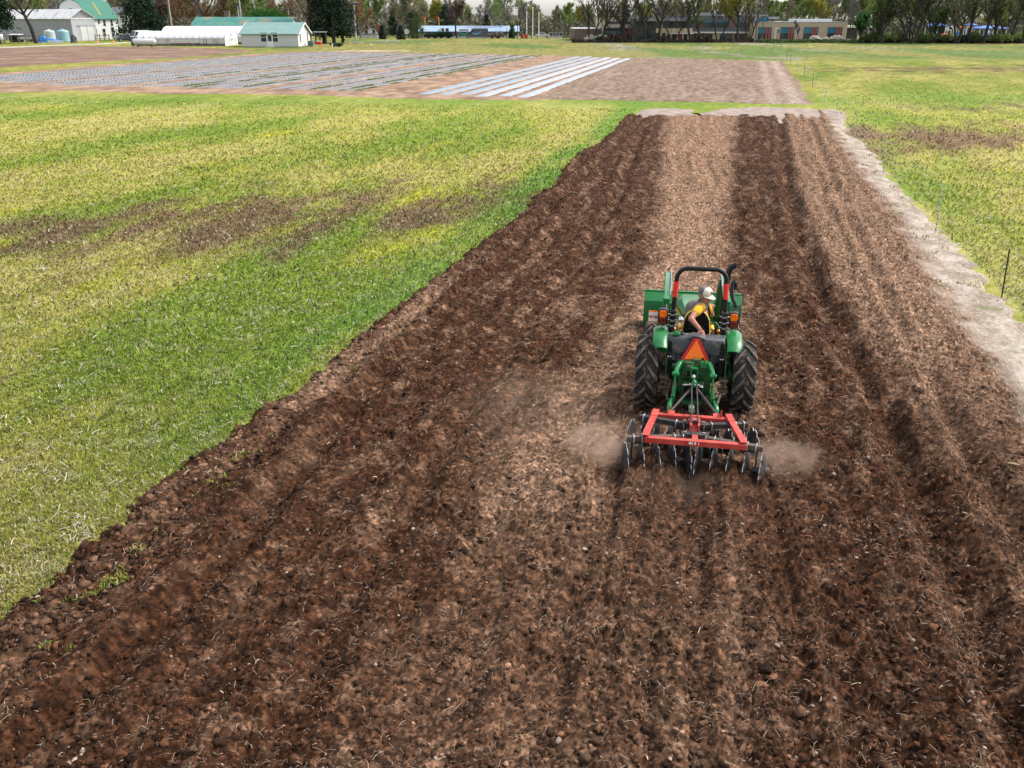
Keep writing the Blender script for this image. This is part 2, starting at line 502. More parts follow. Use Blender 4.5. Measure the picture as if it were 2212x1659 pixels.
M_SOIL = attmat('tilled_soil', rough=1, n1=(26, .3), n2=(120, .45), bump=.9, bscale=70, dist=.02, spec=.1)
def hs_bed(X, Y):
    h = soil_height(X, Y); h, a = edge_blend(X, Y, h)
    return h, soil_colour(X, Y)
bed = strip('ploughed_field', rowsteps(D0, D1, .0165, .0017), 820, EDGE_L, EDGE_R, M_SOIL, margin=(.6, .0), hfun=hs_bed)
tag(bed, 'dark brown freshly harrowed soil in long furrows', 'ploughed field', kind='structure')

# dirt path between the bed and the fence
def path_h(X, Y):
    l = EDGE_R(Y); r = PATH_R(Y)
    k = sst(.0, .75, X - l - .1 + .5 * fbm(X * 1.1, Y * .8, 82, 4)) * sst(0, .06, X - l)
    h = soil_height(X, Y, True)
    flat = .05 + .012 * fbm(X * 3, Y * 3, 83, 4) + .01 * fbm(X * 14, Y * 14, 84, 3)
    a = sst(.18, -.18, X - r + .5 * fbm(X * 1.3, Y * 1.3, 85, 4) + .1 * perlin(X * 7, Y * 7, 86)) * sst(60.5, 59.0, Y + 1.2 * perlin(X * .5, Y * 0, 67))
    e = h * (1 - k) + flat * k
    h = e * a - .03 * (1 - a)
    n = fbm(X * 2.2, Y * 1.2, 87, 4)
    c1 = np.array([.28, .22, .17]); c2 = np.array([.42, .355, .295])
    pc = c1 + (c2 - c1) * sst(-.35, .4, n)[..., None]
    f1, f2, c = worley(X * 16, Y * 16, 88)
    pc = pc * (.78 + .4 * c[..., None])
    gr = sst(.28, .5, fbm(X * 1.6, Y * 1.6, 89, 4))[..., None] * sst(.2, .6, (X - l) / (r - l + .01))[..., None] * .5
    pc = pc * (1 - gr) + np.array([.10, .14, .04]) * gr
    return h, soil_colour(X, Y) * (1 - k[..., None]) + pc * k[..., None]
dp = strip('dirt_path', rowsteps(4.5, 61, .03, .0026), 190, EDGE_R, PATH_R, M_SOIL, margin=(.0, .5), hfun=path_h)
tag(dp, 'pale trodden dirt strip between the soil and the fence', 'path', kind='structure')

# pale dry headland across the top of the bed
HLD = lambda pts: gline(pts)
def headland(name, px, seed):
    poly = np.array([gpt(*p) for p in px])
    x0, x1, y0, y1 = poly[:, 0].min() - .5, poly[:, 0].max() + .5, poly[:, 1].min() - .8, poly[:, 1].max() + .8
    nx = int((x1 - x0) / .12); ny = int((y1 - y0) / .16)
    X, Y = np.meshgrid(np.linspace(x0, x1, nx), np.linspace(y0, y1, ny))
    ins = poly_sd(poly, X, Y) + .45 * fbm(X * .8, Y * .8, seed, 4)
    a = sst(-.1, .3, ins)
    h = (.06 + .03 * fbm(X * 3, Y * 3, seed + 1, 4)) * a - .04 * (1 - a)
    c = np.array([.24, .18, .15]) + (np.array([.34, .275, .24]) - np.array([.24, .18, .15])) * sst(-.4, .4, fbm(X * 1.5, Y * 1.5, seed + 2, 4))[..., None]
    o = npmesh(name, np.stack([X, Y, h], -1).reshape(-1, 3), gridfaces(ny, nx), M_SOIL, smooth=True, colors=c.reshape(-1, 3))
    return tag(o, kind='structure')

def poly_sd(poly, X, Y):
    """signed distance, positive inside"""
    d = np.full(X.shape, 1e9); ins = np.zeros(X.shape, bool)
    n = len(poly)
    for i in range(n):
        ax, ay = poly[i]; bx, by = poly[(i + 1) % n]
        ex, ey = bx - ax, by - ay
        t = np.clip(((X - ax) * ex + (Y - ay) * ey) / (ex * ex + ey * ey + 1e-9), 0, 1)
        d = np.minimum(d, np.hypot(X - ax - t * ex, Y - ay - t * ey))
        c = ((ay > Y) != (by > Y)) & (X < (bx - ax) * (Y - ay) / (by - ay + 1e-12) + ax)
        ins ^= c
    return np.where(ins, d, -d)

tag(headland('bare_headland', [(1512, 251), (1520, 243), (1560, 236), (1640, 232), (1720, 234), (1780, 238), (1825, 243), (1830, 262), (1760, 256), (1640, 254)], 101), 'pale dry bare soil across the far end of the tilled bed')
tag(headland('bare_headland', [(1378, 246), (1392, 236), (1440, 235), (1500, 238), (1490, 248), (1430, 250)], 111), 'small pale bare patch at the far left corner of the bed')

# ================================================================== GRASS COLOUR
def grass_colour(x, y):
    # mown direction follows the field: stretch along it
    c, s = math.cos(.235), math.sin(.235)
    u = x * c - y * s; v = x * s + y * c
    st = np.maximum(1.0, y / 45.0)                         # patches broaden with the field pattern far away
    n1 = fbm(u * .16, v * .055, 201, 4); n2 = fbm(u * .5, v * .2, 202, 4); n3 = fbm(u * 1.7, v * .9, 203, 3); n4 = fbm(x * 5, y * 5, 204, 3)
    green = np.array([.150, .205, .026]); olive = np.array([.290, .272, .060]); straw = np.array([.37, .315, .12]); purp = np.array([.125, .058, .055])
    yel = np.array([.31, .31, .03]); pale = np.array([.36, .33, .20])
    k = np.clip(.54 + .95 * n1 + .5 * n2 + .3 * n3, 0, 1)[..., None]
    col = green + (olive - green) * sst(.05, .85, k)
    col = col + (straw - col) * (sst(.55, 1.0, k) * .5)
    # purple flowering weed: two broad drifts
    lp = np.exp(-(((x + 6) / 16) ** 2 + ((y - 27.5 - .42 * (x + 4.5)) / 5.2) ** 2))
    rp = np.exp(-(((x - 21) / 8) ** 2 + ((y - 46) / 6.5) ** 2)) * 1.1
    rp2 = np.exp(-(((y - 105 - .1 * x) / 10) ** 2)) * sst(20, 45, x) * .8 + np.exp(-(((y - 62) / 7) ** 2)) * sst(16, 30, x) * .5
    wp = sst(-.2, .55, fbm(u * .55, v * .22, 207, 4) + .25 * n3 + (lp + rp + rp2) * .95 - .5)[..., None]
    col = col + (purp - col) * (wp * .78)
    yb = sst(.3, .55, fbm(u * .42, v * .2, 208, 3) + .35 * lp - .05)[..., None] * (1 - wp)
    col = col + (yel - col) * yb * .7
    # lush edge strips: along the bed and along the cross path
    ed = np.exp(-((x - EDGE_L(y) + .5) / .8) ** 2) * sst(8, 14, y) + np.exp(-((y - 66 - .3 * np.abs(x * .2)) / 5) ** 2) * .55
    ed = (ed * sst(-.5, .3, n2 + .1))[..., None]
    col = col + (np.array([.10, .20, .028]) - col) * np.clip(ed, 0, .8)
    th = sst(.2, .5, n4 * .6 + fbm(x * 1.1, y * 1.3, 209, 3))[..., None] * sst(32, 14, y)[..., None]
    col = col + (pale - col) * th * .3
    g = sst(-.8, .8, n4)[..., None]
    col = col * (1 - .22 * sst(55, 85, y))[..., None]  # distant tint darkened, standing in for the self-shadow of the blades
    return np.clip(col * (.75 + .5 * g), .005, 1)

def far_colour(x, y, col):
    """bleached hay, green re-growth bands beyond the plots"""
    k = sst(125, 145, y + 8 * fbm(x * .04, y * .04, 215, 3))
    n = fbm(x * .05, y * .022, 216, 4)
    hay = np.array([.225, .21, .062]); gr = np.array([.115, .17, .04]); pl = np.array([.26, .235, .185])
    f = hay + (gr - hay) * sst(-.05, .3, n + sst(25, 45, x) * .15)[..., None]
    f = f + (pl - f) * (sst(.12, .35, fbm(x * .07 + 40, y * .03, 217, 3)) * sst(10, 30, x) * sst(90, 60, x))[..., None] * .8
    kk = (k * sst(-70, -40, x + .0 * y))[..., None]
    return col * (1 - kk) + f * kk * (.8 + .4 * fbm(x * 1.2, y * .7, 218, 3))[..., None]

gy = np.concatenate([np.array([-400, -200, -80, -30, -10, 0.]), rowsteps(3, 170, .09, .0075), np.geomspace(176, 420, 40), np.array([500, 700, 1000, 1600, 2600, 4200, 7000])])
gt = np.linspace(-1, 1, 560); gt = np.sign(gt) * np.abs(gt) ** 1.25
GY, GT = np.meshgrid(gy, gt, indexing='ij')
GX = GT * (np.abs(GY) * .85 + 14) + .08 * GY
GZ = np.where((GY > 3) & (GY < 200), .02 * fbm(GX * .8, GY * .8, 221, 3) - .005, 0.0)
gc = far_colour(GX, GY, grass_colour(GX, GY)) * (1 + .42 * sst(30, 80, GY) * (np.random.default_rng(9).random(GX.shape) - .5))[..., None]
_in = sst(.25, .8, GX - EDGE_L(GY)) * sst(.2, .9, PATH_R(GY) - GX) * sst(0, 3, GY) * sst(58.5, 56, GY)
GZ = GZ - .35 * _in                                   # the tilled bed lies in the sheet, not on it
M_GROUND = attmat('grassy_ground', rough=1, n1=(9, .22), n2=(55, .4), bump=.7, bscale=30, dist=.05, spec=.08)
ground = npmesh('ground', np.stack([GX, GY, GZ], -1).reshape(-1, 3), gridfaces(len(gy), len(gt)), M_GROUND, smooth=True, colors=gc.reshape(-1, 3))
tag(ground, 'rough spring pasture of mixed green, straw and purple weeds', 'ground', kind='structure')

# ================================================================== GRASS BLADES (uncountable: one object)
def blades(seed, n, xr, dr, keep):
    rg = np.random.default_rng(seed)
    # more blades where they show large
    a, b = dr
    D = 1 / (1 / b + (1 / a - 1 / b) * rg.random(n)) ** 1.0
    half = D * .64 + 3
    X = (rg.random(n) * 2 - 1) * half + .0
    ok = keep(X, D) & (D < 66 + 90 * rg.random(n) ** 2); X, D = X[ok], D[ok]; n = len(X)
    return X, D, rg

def grass_object(name, seed, n, keep):
    X, D, rg = blades(seed, n, None, (6.2, 150), keep)
    n = len(X)
    sc = np.clip(D / 12, .8, 3.2)
    hgt = (.028 + .05 * rg.random(n) ** 2) * (1 + .35 * (sc - .8)) 
    wid = (.006 + .007 * rg.random(n)) * sc
    ang = rg.random(n) * 6.283; lean = rg.random(n) * 1.1
    la = rg.random(n) * 6.283
    dx, dy = np.cos(ang) * wid, np.sin(ang) * wid
    base = np.stack([X, D, np.full(n, .0)], 1)
    side = np.stack([dx, dy, np.zeros(n)], 1)
    mid = base + np.stack([np.cos(la) * np.sin(lean) * hgt * .45, np.sin(la) * np.sin(lean) * hgt * .45, hgt * .62], 1)
    tip = base + np.stack([np.cos(la) * np.sin(lean) * hgt * 1.2, np.sin(la) * np.sin(lean) * hgt * 1.2, hgt * (1 - .35 * lean)], 1)
    v = np.stack([base - side, base + side, mid + side * .8, tip, mid - side * .8], 1)
    col = grass_colour(X, D)
    r = rg.random(n)[:, None]; r2 = rg.random(n)[:, None]
    col = col * (.72 + .6 * r2)
    col = np.where(r < .10, np.array([.46, .41, .31]) * (.7 + .5 * r2), col)              # dead thatch
    col = np.where((r > .955) & (D[:, None] < 26), np.array([.07, .035, .035]) * (.6 + r2), col)                # dark seed heads
    col = np.where((r > .10) & (r < .17), np.array([.13, .25, .03]) * (.7 + .6 * r2), col)
    cc = np.repeat(col, 5, 0)
    b = np.arange(n)[:, None] * 5
    f = np.concatenate([b + np.array([[0, 1, 2]]), b + np.array([[0, 2, 4]]), b + np.array([[4, 2, 3]])], 0)
    o = npmesh(name, v.reshape(-1, 3), f, M_BLADE, colors=cc, corner=3)
    return o
M_BLADE = attmat('grass_blades', rough=.8, n1=(3, .15), spec=.15, trans=.3)
PLOTS = []
g1 = grass_object('grass', 301, 620000, lambda X, D: (X < EDGE_L(D) + .14 + .25 * fbm(X * 2.2, D * 2.2, 61, 3)) & ((D < 62 - .2 * X) | (D > 400)))
tag(g1, 'short weedy spring grass left of the ploughed soil', 'grass', kind='stuff')
g2 = grass_object('grass', 302, 420000, lambda X, D: (X > PATH_R(D) + .2 + .3 * fbm(X * 1.3, D * 1.3, 85, 3)))
tag(g2, 'short weedy spring grass beyond the wire fence', 'grass', kind='stuff')
# scattered tufts on the spoil edge and path
def tuft_keep(X, D):
    e = X - EDGE_L(D)
    a = (e > -.1) & (e < 1.1) & (D < 20) & (fbm(X * 2.5, D * 2.5, 311, 3) > .33)
    pr = (X - EDGE_R(D)) / (PATH_R(D) - EDGE_R(D) + .01)
    b = (pr > .25) & (pr < 1.1) & (D < 60) & (fbm(X * 1.4, D * 1.4, 312, 3) > .32)
    return a | b
g3 = grass_object('grass', 303, 260000, tuft_keep)
g3.location.z = .05
tag(g3, 'sparse weed tufts on the bare soil margins', 'grass', kind='stuff')

# ================================================================== CLODS, STONES, STRAW on the bed
ICO_V = []; 
def ico():
    t = (1 + 5 ** .5) / 2
    v = np.array([(-1, t, 0), (1, t, 0), (-1, -t, 0), (1, -t, 0), (0, -1, t), (0, 1, t), (0, -1, -t), (0, 1, -t), (t, 0, -1), (t, 0, 1), (-t, 0, -1), (-t, 0, 1)], float)
    v /= np.linalg.norm(v[0])
    f = np.array([(0, 11, 5), (0, 5, 1), (0, 1, 7), (0, 7, 10), (0, 10, 11), (1, 5, 9), (5, 11, 4), (11, 10, 2), (10, 7, 6), (7, 1, 8), (3, 9, 4), (3, 4, 2), (3, 2, 6), (3, 6, 8), (3, 8, 9), (4, 9, 5), (2, 4, 11), (6, 2, 10), (8, 6, 7), (9, 8, 1)])
    return v, f
def ico2():
    v, f = ico(); v = list(map(tuple, v)); cache = {}; nf = []
    def mid(a, b):
        k = (min(a, b), max(a, b))
        if k not in cache:
            p = np.array(v[a]) + np.array(v[b]); p /= np.linalg.norm(p); v.append(tuple(p)); cache[k] = len(v) - 1
        return cache[k]
    for a, b, c in f:
        ab, bc, ca = mid(a, b), mid(b, c), mid(c, a)
        nf += [(a, ab, ca), (b, bc, ab), (c, ca, bc), (ab, bc, ca)]
    return np.array(v), np.array(nf)

def clods(name, seed, n, smin, smax, pw, base, dmax, mat, colfun, edge=0, jit=.3):
    rg = np.random.default_rng(seed)
    D = 1 / (1 / dmax + (1 / 4.0 - 1 / dmax) * rg.random(n))
    L, R = EDGE_L(D), EDGE_R(D)
    t = rg.random(n)
    X = L - .1 + (R - L) * t if not edge else L - .25 + 1.15 * t ** 1.3
    V, F = base
    s = smin + (smax - smin) * rg.random(n) ** pw
    nv = len(V)
    rad = 1 + jit * (rg.random((n, nv)) * 2 - 1) + jit * .8 * np.sin(V @ np.array([2.1, 3.3, 1.7]) * 2.2 + rg.random((n, 1)) * 6.28)
    sc = np.stack([.6 + .8 * rg.random(n), .6 + .8 * rg.random(n), .35 + .45 * rg.random(n)], 1)
    P = V[None] * rad[..., None] * (sc * s[:, None])[:, None, :]
    a = rg.random(n) * 6.283; ca, sa = np.cos(a), np.sin(a)
    Q = P.copy(); Q[..., 0] = P[..., 0] * ca[:, None] - P[..., 1] * sa[:, None]; Q[..., 1] = P[..., 0] * sa[:, None] + P[..., 1] * ca[:, None]
    z = soil_height(X, D); z, _ = edge_blend(X, D, z)
    Q += np.stack([X, D, z + s * .12], 1)[:, None, :]
    col = colfun(X, D, rg)
    f = (F[None] + (np.arange(n) * nv)[:, None, None]).reshape(-1, 3)
    o = npmesh(name, Q.reshape(-1, 3), f, mat, colors=np.repeat(col, nv, 0), corner=3, smooth=False)
    return o

def ccol(X, D, rg):
    c = soil_colour(X, D); r = rg.random(len(X))[:, None]
    return np.clip(c * (.7 + 1.0 * r) + .004, 0, 1)
def scol(X, D, rg):
    r = rg.random(len(X))[:, None]
    return np.array([.26, .2, .155]) * (.6 + .8 * r)
tag(clods('soil_clods', 401, 30000, .007, .030, 2.4, ico(), 40, M_SOIL, ccol, jit=.38), 'small loose clods of brown earth strewn over the tilled bed', 'soil clods', kind='stuff')
tag(clods('soil_clods', 402, 1500, .02, .05, 2.4, ico2(), 26, M_SOIL, ccol), 'larger rough clods of earth lying in the furrows', 'soil clods', kind='stuff')
tag(clods('soil_clods', 403, 5200, .010, .055, 3.4, ico(), 30, M_SOIL, ccol, edge=1, jit=.42), 'heaped clods of turned earth along the grass edge', 'soil clods', kind='stuff')
M_STONE = attmat('field_stones', rough=.9, n1=(40, .25), bump=.3, bscale=80, dist=.004)
tag(clods('field_stones', 404, 700, .008, .028, 3.0, ico2(), 24, M_STONE, scol, jit=.12), 'small pale stones in the tilled earth', 'stones', kind='stuff')

def straw(name, seed, n, keep, zf, lmin, lmax, w0, dmax, colr, fromd=4.0, xl=None):
    rg = np.random.default_rng(seed)
    D = 1 / (1 / dmax + (1 / fromd - 1 / dmax) * rg.random(n))
    l, r = xl(D); X = l + (r - l) * rg.random(n)
    ok = keep(X, D, rg); X, D = X[ok], D[ok]; n = len(X)
    ln = (lmin + (lmax - lmin) * rg.random(n) ** 2.5); w = w0 * (.6 + .8 * rg.random(n)) * np.clip(D / 9, .8, 2.2)
    a = rg.random(n) * 6.283; bend = (rg.random(n) - .5) * .7; el = (rg.random(n) - .3) * .5
    z = zf(X, D) + .012
    P = []
    for k, t in enumerate((-.5, -.17, .17, .5)):
        aa = a + bend * t
        cx = X + np.cos(aa) * ln * t; cy = D + np.sin(aa) * ln * t; cz = z + np.sin(el) * ln * (t + .5) + .01 * np.cos(t * 3)
        nx, ny = -np.sin(aa) * w * .5, np.cos(aa) * w * .5
        P += [np.stack([cx - nx, cy - ny, cz], 1), np.stack([cx + nx, cy + ny, cz + w * .4], 1)]
    v = np.stack(P, 1).reshape(-1, 3)
    b = (np.arange(n) * 8)[:, None]
    f = np.concatenate([b + np.array([[0, 1, 3, 2]]), b + np.array([[2, 3, 5, 4]]), b + np.array([[4, 5, 7, 6]])], 0)
    c = np.array(colr) * (.55 + .75 * rg.random(n))[:, None]
    return npmesh(name, v, f, M_STRAW, colors=np.repeat(c, 8, 0))
M_STRAW = attmat('dry_straw', rough=.8, n1=(20, .2), spec=.3)
def zbed(X, D):
    z = soil_height(X, D); z, _ = edge_blend(X, D, z); return z
bedx = lambda D: (EDGE_L(D), EDGE_R(D))
clump = lambda X, D, rg: rg.random(len(X)) < .22 + .9 * sst(.05, .45, fbm(X * 1.3, D * 1.1, 411, 3)) * (.5 + .8 * sst(-3, 4, X))
tag(straw('straw', 411, 46000, clump, zbed, .015, .11, .0023, 32, (.42, .32, .23), xl=bedx), 'broken stalks of dry straw scattered on the tilled soil', 'straw', kind='stuff')
tag(straw('corn_stalks', 412, 90, lambda X, D, rg: X == X, zbed, .04, .15, .010, 26, (.40, .30, .20), xl=bedx), 'thick broken corn stalks lying on the tilled soil', 'straw', kind='stuff')
lx = lambda D: (-D * .66 - 2, EDGE_L(D) - .1)
tag(straw('straw', 413, 7000, lambda X, D, rg: rg.random(len(X)) < .25 + .9 * sst(.1, .4, fbm(X * .9, D * .9, 413, 3)), lambda X, D: X * 0 + .03, .03, .18, .006, 34, (.40, .36, .28), 7, lx), 'bleached stalks lying in the grass on the left', 'straw', kind='stuff')
rx = lambda D: (EDGE_R(D) + .5, PATH_R(D) + 5)
tag(straw('straw', 414, 4500, lambda X, D, rg: fbm(X * .9, D * .9, 414, 3) > -.1, lambda X, D: X * 0 + .06, .04, .16, .006, 40, (.45, .40, .32), 9, rx), 'bleached stalks along the dirt path and fence', 'straw', kind='stuff')
# ================================================================== TRACTOR (local frame: x right, y forward, z up, origin below the rear axle)
M_GREEN = pmat('green_paint', (.006, .135, .030), (.009, .165, .038), scale=3, rough=.34, spec=.4, coat=.15, c3=(.02, .15, .05), s3=9)
M_DGREEN = pmat('greasy_green_castings', (.006, .06, .014), (.018, .10, .028), scale=9, rough=.5, bump=.2, c3=(.07, .055, .035), s3=14)
M_YEL = pmat('yellow_paint', (.75, .48, .02), (.68, .42, .02), scale=6, rough=.4)
M_BLACK = pmat('black_paint', (.005, .005, .006), (.009, .009, .011), scale=8, rough=.42, spec=.3)
M_PLAST = pmat('dark_grey_plastic', (.036, .038, .046), (.06, .061, .068), scale=7, rough=.5, spec=.35, c3=(.13, .11, .09), s3=11, bump=.1)
M_RUB = pmat('dusty_rubber', (.013, .013, .015), (.03, .028, .027), scale=7, rough=.85, spec=.2, bump=.3, c3=(.13, .10, .075), s3=18)
M_LUG = pmat('worn_lug_rubber', (.035, .03, .028), (.15, .11, .08), scale=14, rough=.9, bump=.3)
M_STEEL = pmat('bright_steel', (.45, .45, .46), (.3, .3, .31), scale=14, rough=.35, metal=.8)
M_DSTEEL = pmat('dark_soiled_steel', (.028, .028, .032), (.07, .058, .05), scale=12, rough=.5, metal=.4)
M_AMBER = pmat('amber_lens', (.95, .20, .01), (.85, .14, .01), scale=30, rough=.15, coat=.6)
M_REDL = pmat('dark_red_lens', (.10, .004, .006), (.14, .006, .008), scale=30, rough=.2, coat=.5)
M_REFL = pmat('red_reflective_tape', (.72, .012, .01), (.6, .01, .01), scale=120, rough=.45)
M_ORANGE = pmat('fluorescent_orange', (1.0, .20, .005), (.95, .17, .005), scale=20, rough=.6)
M_BORD = pmat('red_border', (.55, .01, .015), (.48, .01, .012), scale=60, rough=.4)
M_WHITE = pmat('white_decal', (.75, .74, .72), (.66, .65, .63), scale=15, rough=.5)
M_GREYD = pmat('grey_decal', (.18, .2, .22), (.12, .13, .15), scale=40, rough=.5)
M_SILVER = pmat('chrome_reflector', (.72, .72, .74), (.6, .6, .63), scale=5, rough=.18, metal=.9)
M_RED = pmat('faded_red_paint', (.38, .022, .014), (.50, .055, .04), scale=5, rough=.55, c3=(.24, .095, .065), s3=17, bump=.08)
M_RUST = pmat('rusty_brown_steel', (.06, .038, .028), (.11, .07, .05), scale=9, rough=.75, c3=(.045, .04, .04), s3=14)
M_DISC = pmat('worn_disc_steel', (.018, .02, .024), (.05, .05, .052), scale=7, rough=.5, metal=.3, c3=(.10, .06, .035), s3=7)
M_EDGE = pmat('polished_disc_rim', (.62, .63, .66), (.5, .5, .52), scale=12, rough=.3, metal=.9)

TZ = .02                                            # it stands on the loosened soil
tr = thing('tractor', 'green compact tractor with roll bar and front loader pulling the red disc harrow', 'tractor', (TR_O[0], TR_O[1], TZ - .03), -TR_YAW)
T = tr

def tyre(parent, x, y, R, w, rim_r, nlug, name='rear_wheel', zc=None, lugh=.028):
    zc = R - .04 if zc is None else zc
    wh = bpy.data.objects.new(name, None); COL.objects.link(wh); wh.parent = parent; wh.location = (x, y, zc)
    h = w / 2; m = MB()
    prof = [(rim_r, -h * .72), (rim_r + .03, -h * .9), ((rim_r + R) / 2, -h * 1.02), (R - .07, -h * .97), (R - lugh - .012, -h * .80), (R - lugh, -h * .35),
            (R - lugh + .004, 0), (R - lugh, h * .35), (R - lugh - .012, h * .80), (R - .07, h * .97), ((rim_r + R) / 2, h * 1.02), (rim_r + .03, h * .9), (rim_r, h * .72)]
    m.lathe(prof, (0, 0, 0), 'x', 64, closed=True)
    m.build('tyre', M_RUB, wh, smooth=50)
    lg = MB()
    for side in (-1, 1):
        for k in range(nlug):
            a0 = 2 * math.pi * (k + (.5 if side > 0 else 0)) / nlug
            rings = []
            for t, (xx, da, rr) in enumerate(((.02, .0, R), (.30, .10, R - .002), (.62, .235, R - .006), (.93, .33, R - .022), (1.0, .36, R - .075))):
                a = a0 - da * 1.15 * (1.0)
                X = side * xx * h
                tw = (.5 + .1 * t) * .058 / R
                inn = R - lugh - .02 if t < 3 else rr - lugh
                ring = []
                for (r, aa) in ((inn, a - tw), (rr, a - tw * .75), (rr, a + tw * .75), (inn, a + tw)):
                    ring.append(Vector((X, r * math.sin(aa), r * math.cos(aa))))
                rings.append(ring)
            lg.loft(rings)
    lg.build('tread_lugs', M_LUG, wh, smooth=30)
    r = MB()
    r.lathe([(rim_r + .012, -h * .7), (rim_r - .02, -h * .55), (rim_r - .03, -h * .1), (rim_r - .1, .0), (.09, .02), (.07, .05), (.0, .05)], (0, 0, 0), 'x', 40)
    r.lathe([(rim_r + .012, h * .7), (rim_r - .02, h * .55), (rim_r - .03, -h * .1)], (0, 0, 0), 'x', 40)
    for k in range(8):
        a = k * math.pi / 4; r.cyl((.0, .13 * math.cos(a), .13 * math.sin(a)), (.035, .13 * math.cos(a), .13 * math.sin(a)), .014, 6)
    r.build('rim', M_YEL, wh, smooth=40)
    return wh

for s in (-1, 1):
    tyre(T, s * .705, 0, .56, .335, .29, 15, 'rear_wheel', zc=.545)
    tyre(T, s * .665, 1.92, .37, .27, .18, 16, 'front_wheel', zc=.33, lugh=.024)

# --- transmission and axle housings
m = MB()
m.bb(-.2, .2, -.32, 1.15, .30, .80); m.bb(-.24, .24, -.38, -.05, .36, .74); m.bb(-.15, .15, 1.1, 2.75, .42, .72)
for s in (-1, 1):
    m.tube([(s * .2, 0, .56), (s * .34, 0, .56), (s * .36, 0, .56), (s * .56, 0, .56)], [.16, .12, .10, .10], 16)
    m.cyl((s * .48, 0, .56), (s * .56, 0, .56), .17, 16)
m.tube([(-.56, 1.92, .37), (.56, 1.92, .37)], .065, 10)
m.build('transmission', M_DGREEN, T, smooth=30, bevel=.015)

# --- bonnet: wider at the nose than at the dashboard, top falling forward
def bsec(y, hw, zt, zs, zb, tw):
    return [Vector((-hw, y, zb)), Vector((-hw, y, zs - .07)), Vector((-hw * .97, y, zs)), Vector((-tw, y, zt - .012)), Vector((-tw * .8, y, zt)), Vector((tw * .8, y, zt)),
            Vector((tw, y, zt - .012)), Vector((hw * .97, y, zs)), Vector((hw, y, zs - .07)), Vector((hw, y, zb))]
secs = [(1.12, .205, 1.19, 1.11, .62, .15), (1.5, .245, 1.155, 1.06, .62, .18), (2.0, .29, 1.10, .99, .60, .205), (2.5, .325, 1.03, .915, .6, .21), (2.72, .315, .985, .88, .6, .2), (2.84, .27, .90, .82, .62, .17)]
m = MB(); m.loft([bsec(*q) for q in secs])
bon = m.build('bonnet', M_GREEN, T, smooth=28)
m = MB()
for s in (-1, 1):
    st = []
    for (y, hw, zt, zs, zb, tw) in secs[:5]:
        k = .012 + (y - 1.12) * .012
        st.append([Vector((s * (hw + .004), y, zs - .075 - k)), Vector((s * (hw * .985 + .005), y, zs - .028))])
    vs = [p for q in st for p in q]; vs2 = [p + Vector((s * .004, 0, .002)) for p in vs]
    n = len(st)
    m.add(vs2, [(2 * i, 2 * i + 1, 2 * i + 3, 2 * i + 2) for i in range(n - 1)])
build_each(m, 'yellow_stripe', M_YEL, bon)
m = MB()
for q in ((1.5, 2.0),):
    m.add([Vector((-.18, 1.502, 1.1575)), Vector((.18, 1.502, 1.1575)), Vector((.18, 1.51, 1.1575)), Vector((-.18, 1.51, 1.1575))], [(0, 1, 2, 3)])
m.build('seam', M_BLACK, bon)
m = MB(); m.bb(-.252, -.249, 1.5, 1.56, .85, .95); m.build('service_decal', M_WHITE, bon)

# --- dashboard, platform, wheel
m = MB(); m.box((0, 1.05, .93), (.36, .22, .5), None, 0, (.85, .7)); m.build('dashboard', M_PLAST, T, smooth=30, bevel=.03)
m = MB(); m.bb(-.40, .40, .22, 1.15, .56, .60)
for s in (-1, 1): m.bb(s * .30 - .1, s * .30 + .1, .25, .9, .60, .66)
m.build('platform', M_PLAST, T, bevel=.01)
m = MB()
ring = [Vector((.19 * math.cos(a), .19 * math.sin(a), 0)) for a in [k * 2 * math.pi / 28 for k in range(29)]]
R = rotm(math.radians(-32)); ctr = Vector((.06, .93, 1.17))
m.tube([ctr + R @ p for p in ring], .014, 8, False)
for k in range(3):
    a = k * 2.094 + .5; m.tube([ctr + R @ Vector((0, 0, -.04)), ctr + R @ Vector((.19 * math.cos(a), .19 * math.sin(a), 0))], .010, 6)
m.tube([ctr + R @ Vector((0, 0, -.03)), (.06, 1.04, 1.0)], .02, 8)
m.build('steering_wheel', M_BLACK, T, smooth=40)
# levers
m = MB()
m.tube([(.30, .78, .62), (.31, .76, .95), (.29, .73, 1.06), (.26, .72, 1.10)], [.012, .012, .02, .026], 8)
m.ell((.255, .715, 1.115), (.04, .028, .024))
m.build('loader_joystick', M_BLACK, T, smooth=40)
m = MB(); m.tube([(.235, .80, 1.10), (.30, .80, 1.115), (.35, .78, 1.06), (.36, .76, .95), (.34, .75, .8)], .016, 8); m.build('grab_rail', M_GREEN, T, smooth=40)
m = MB()
for s, x in ((-1, -.335), (1, .315)):
    m.tube([(x, .22, .9), (x, .2, 1.15)], .009, 6); m.ell((x, .2, 1.175), (.027, .027, .028))
build_each(m, 'lever_knob', M_AMBER, T, smooth=50)

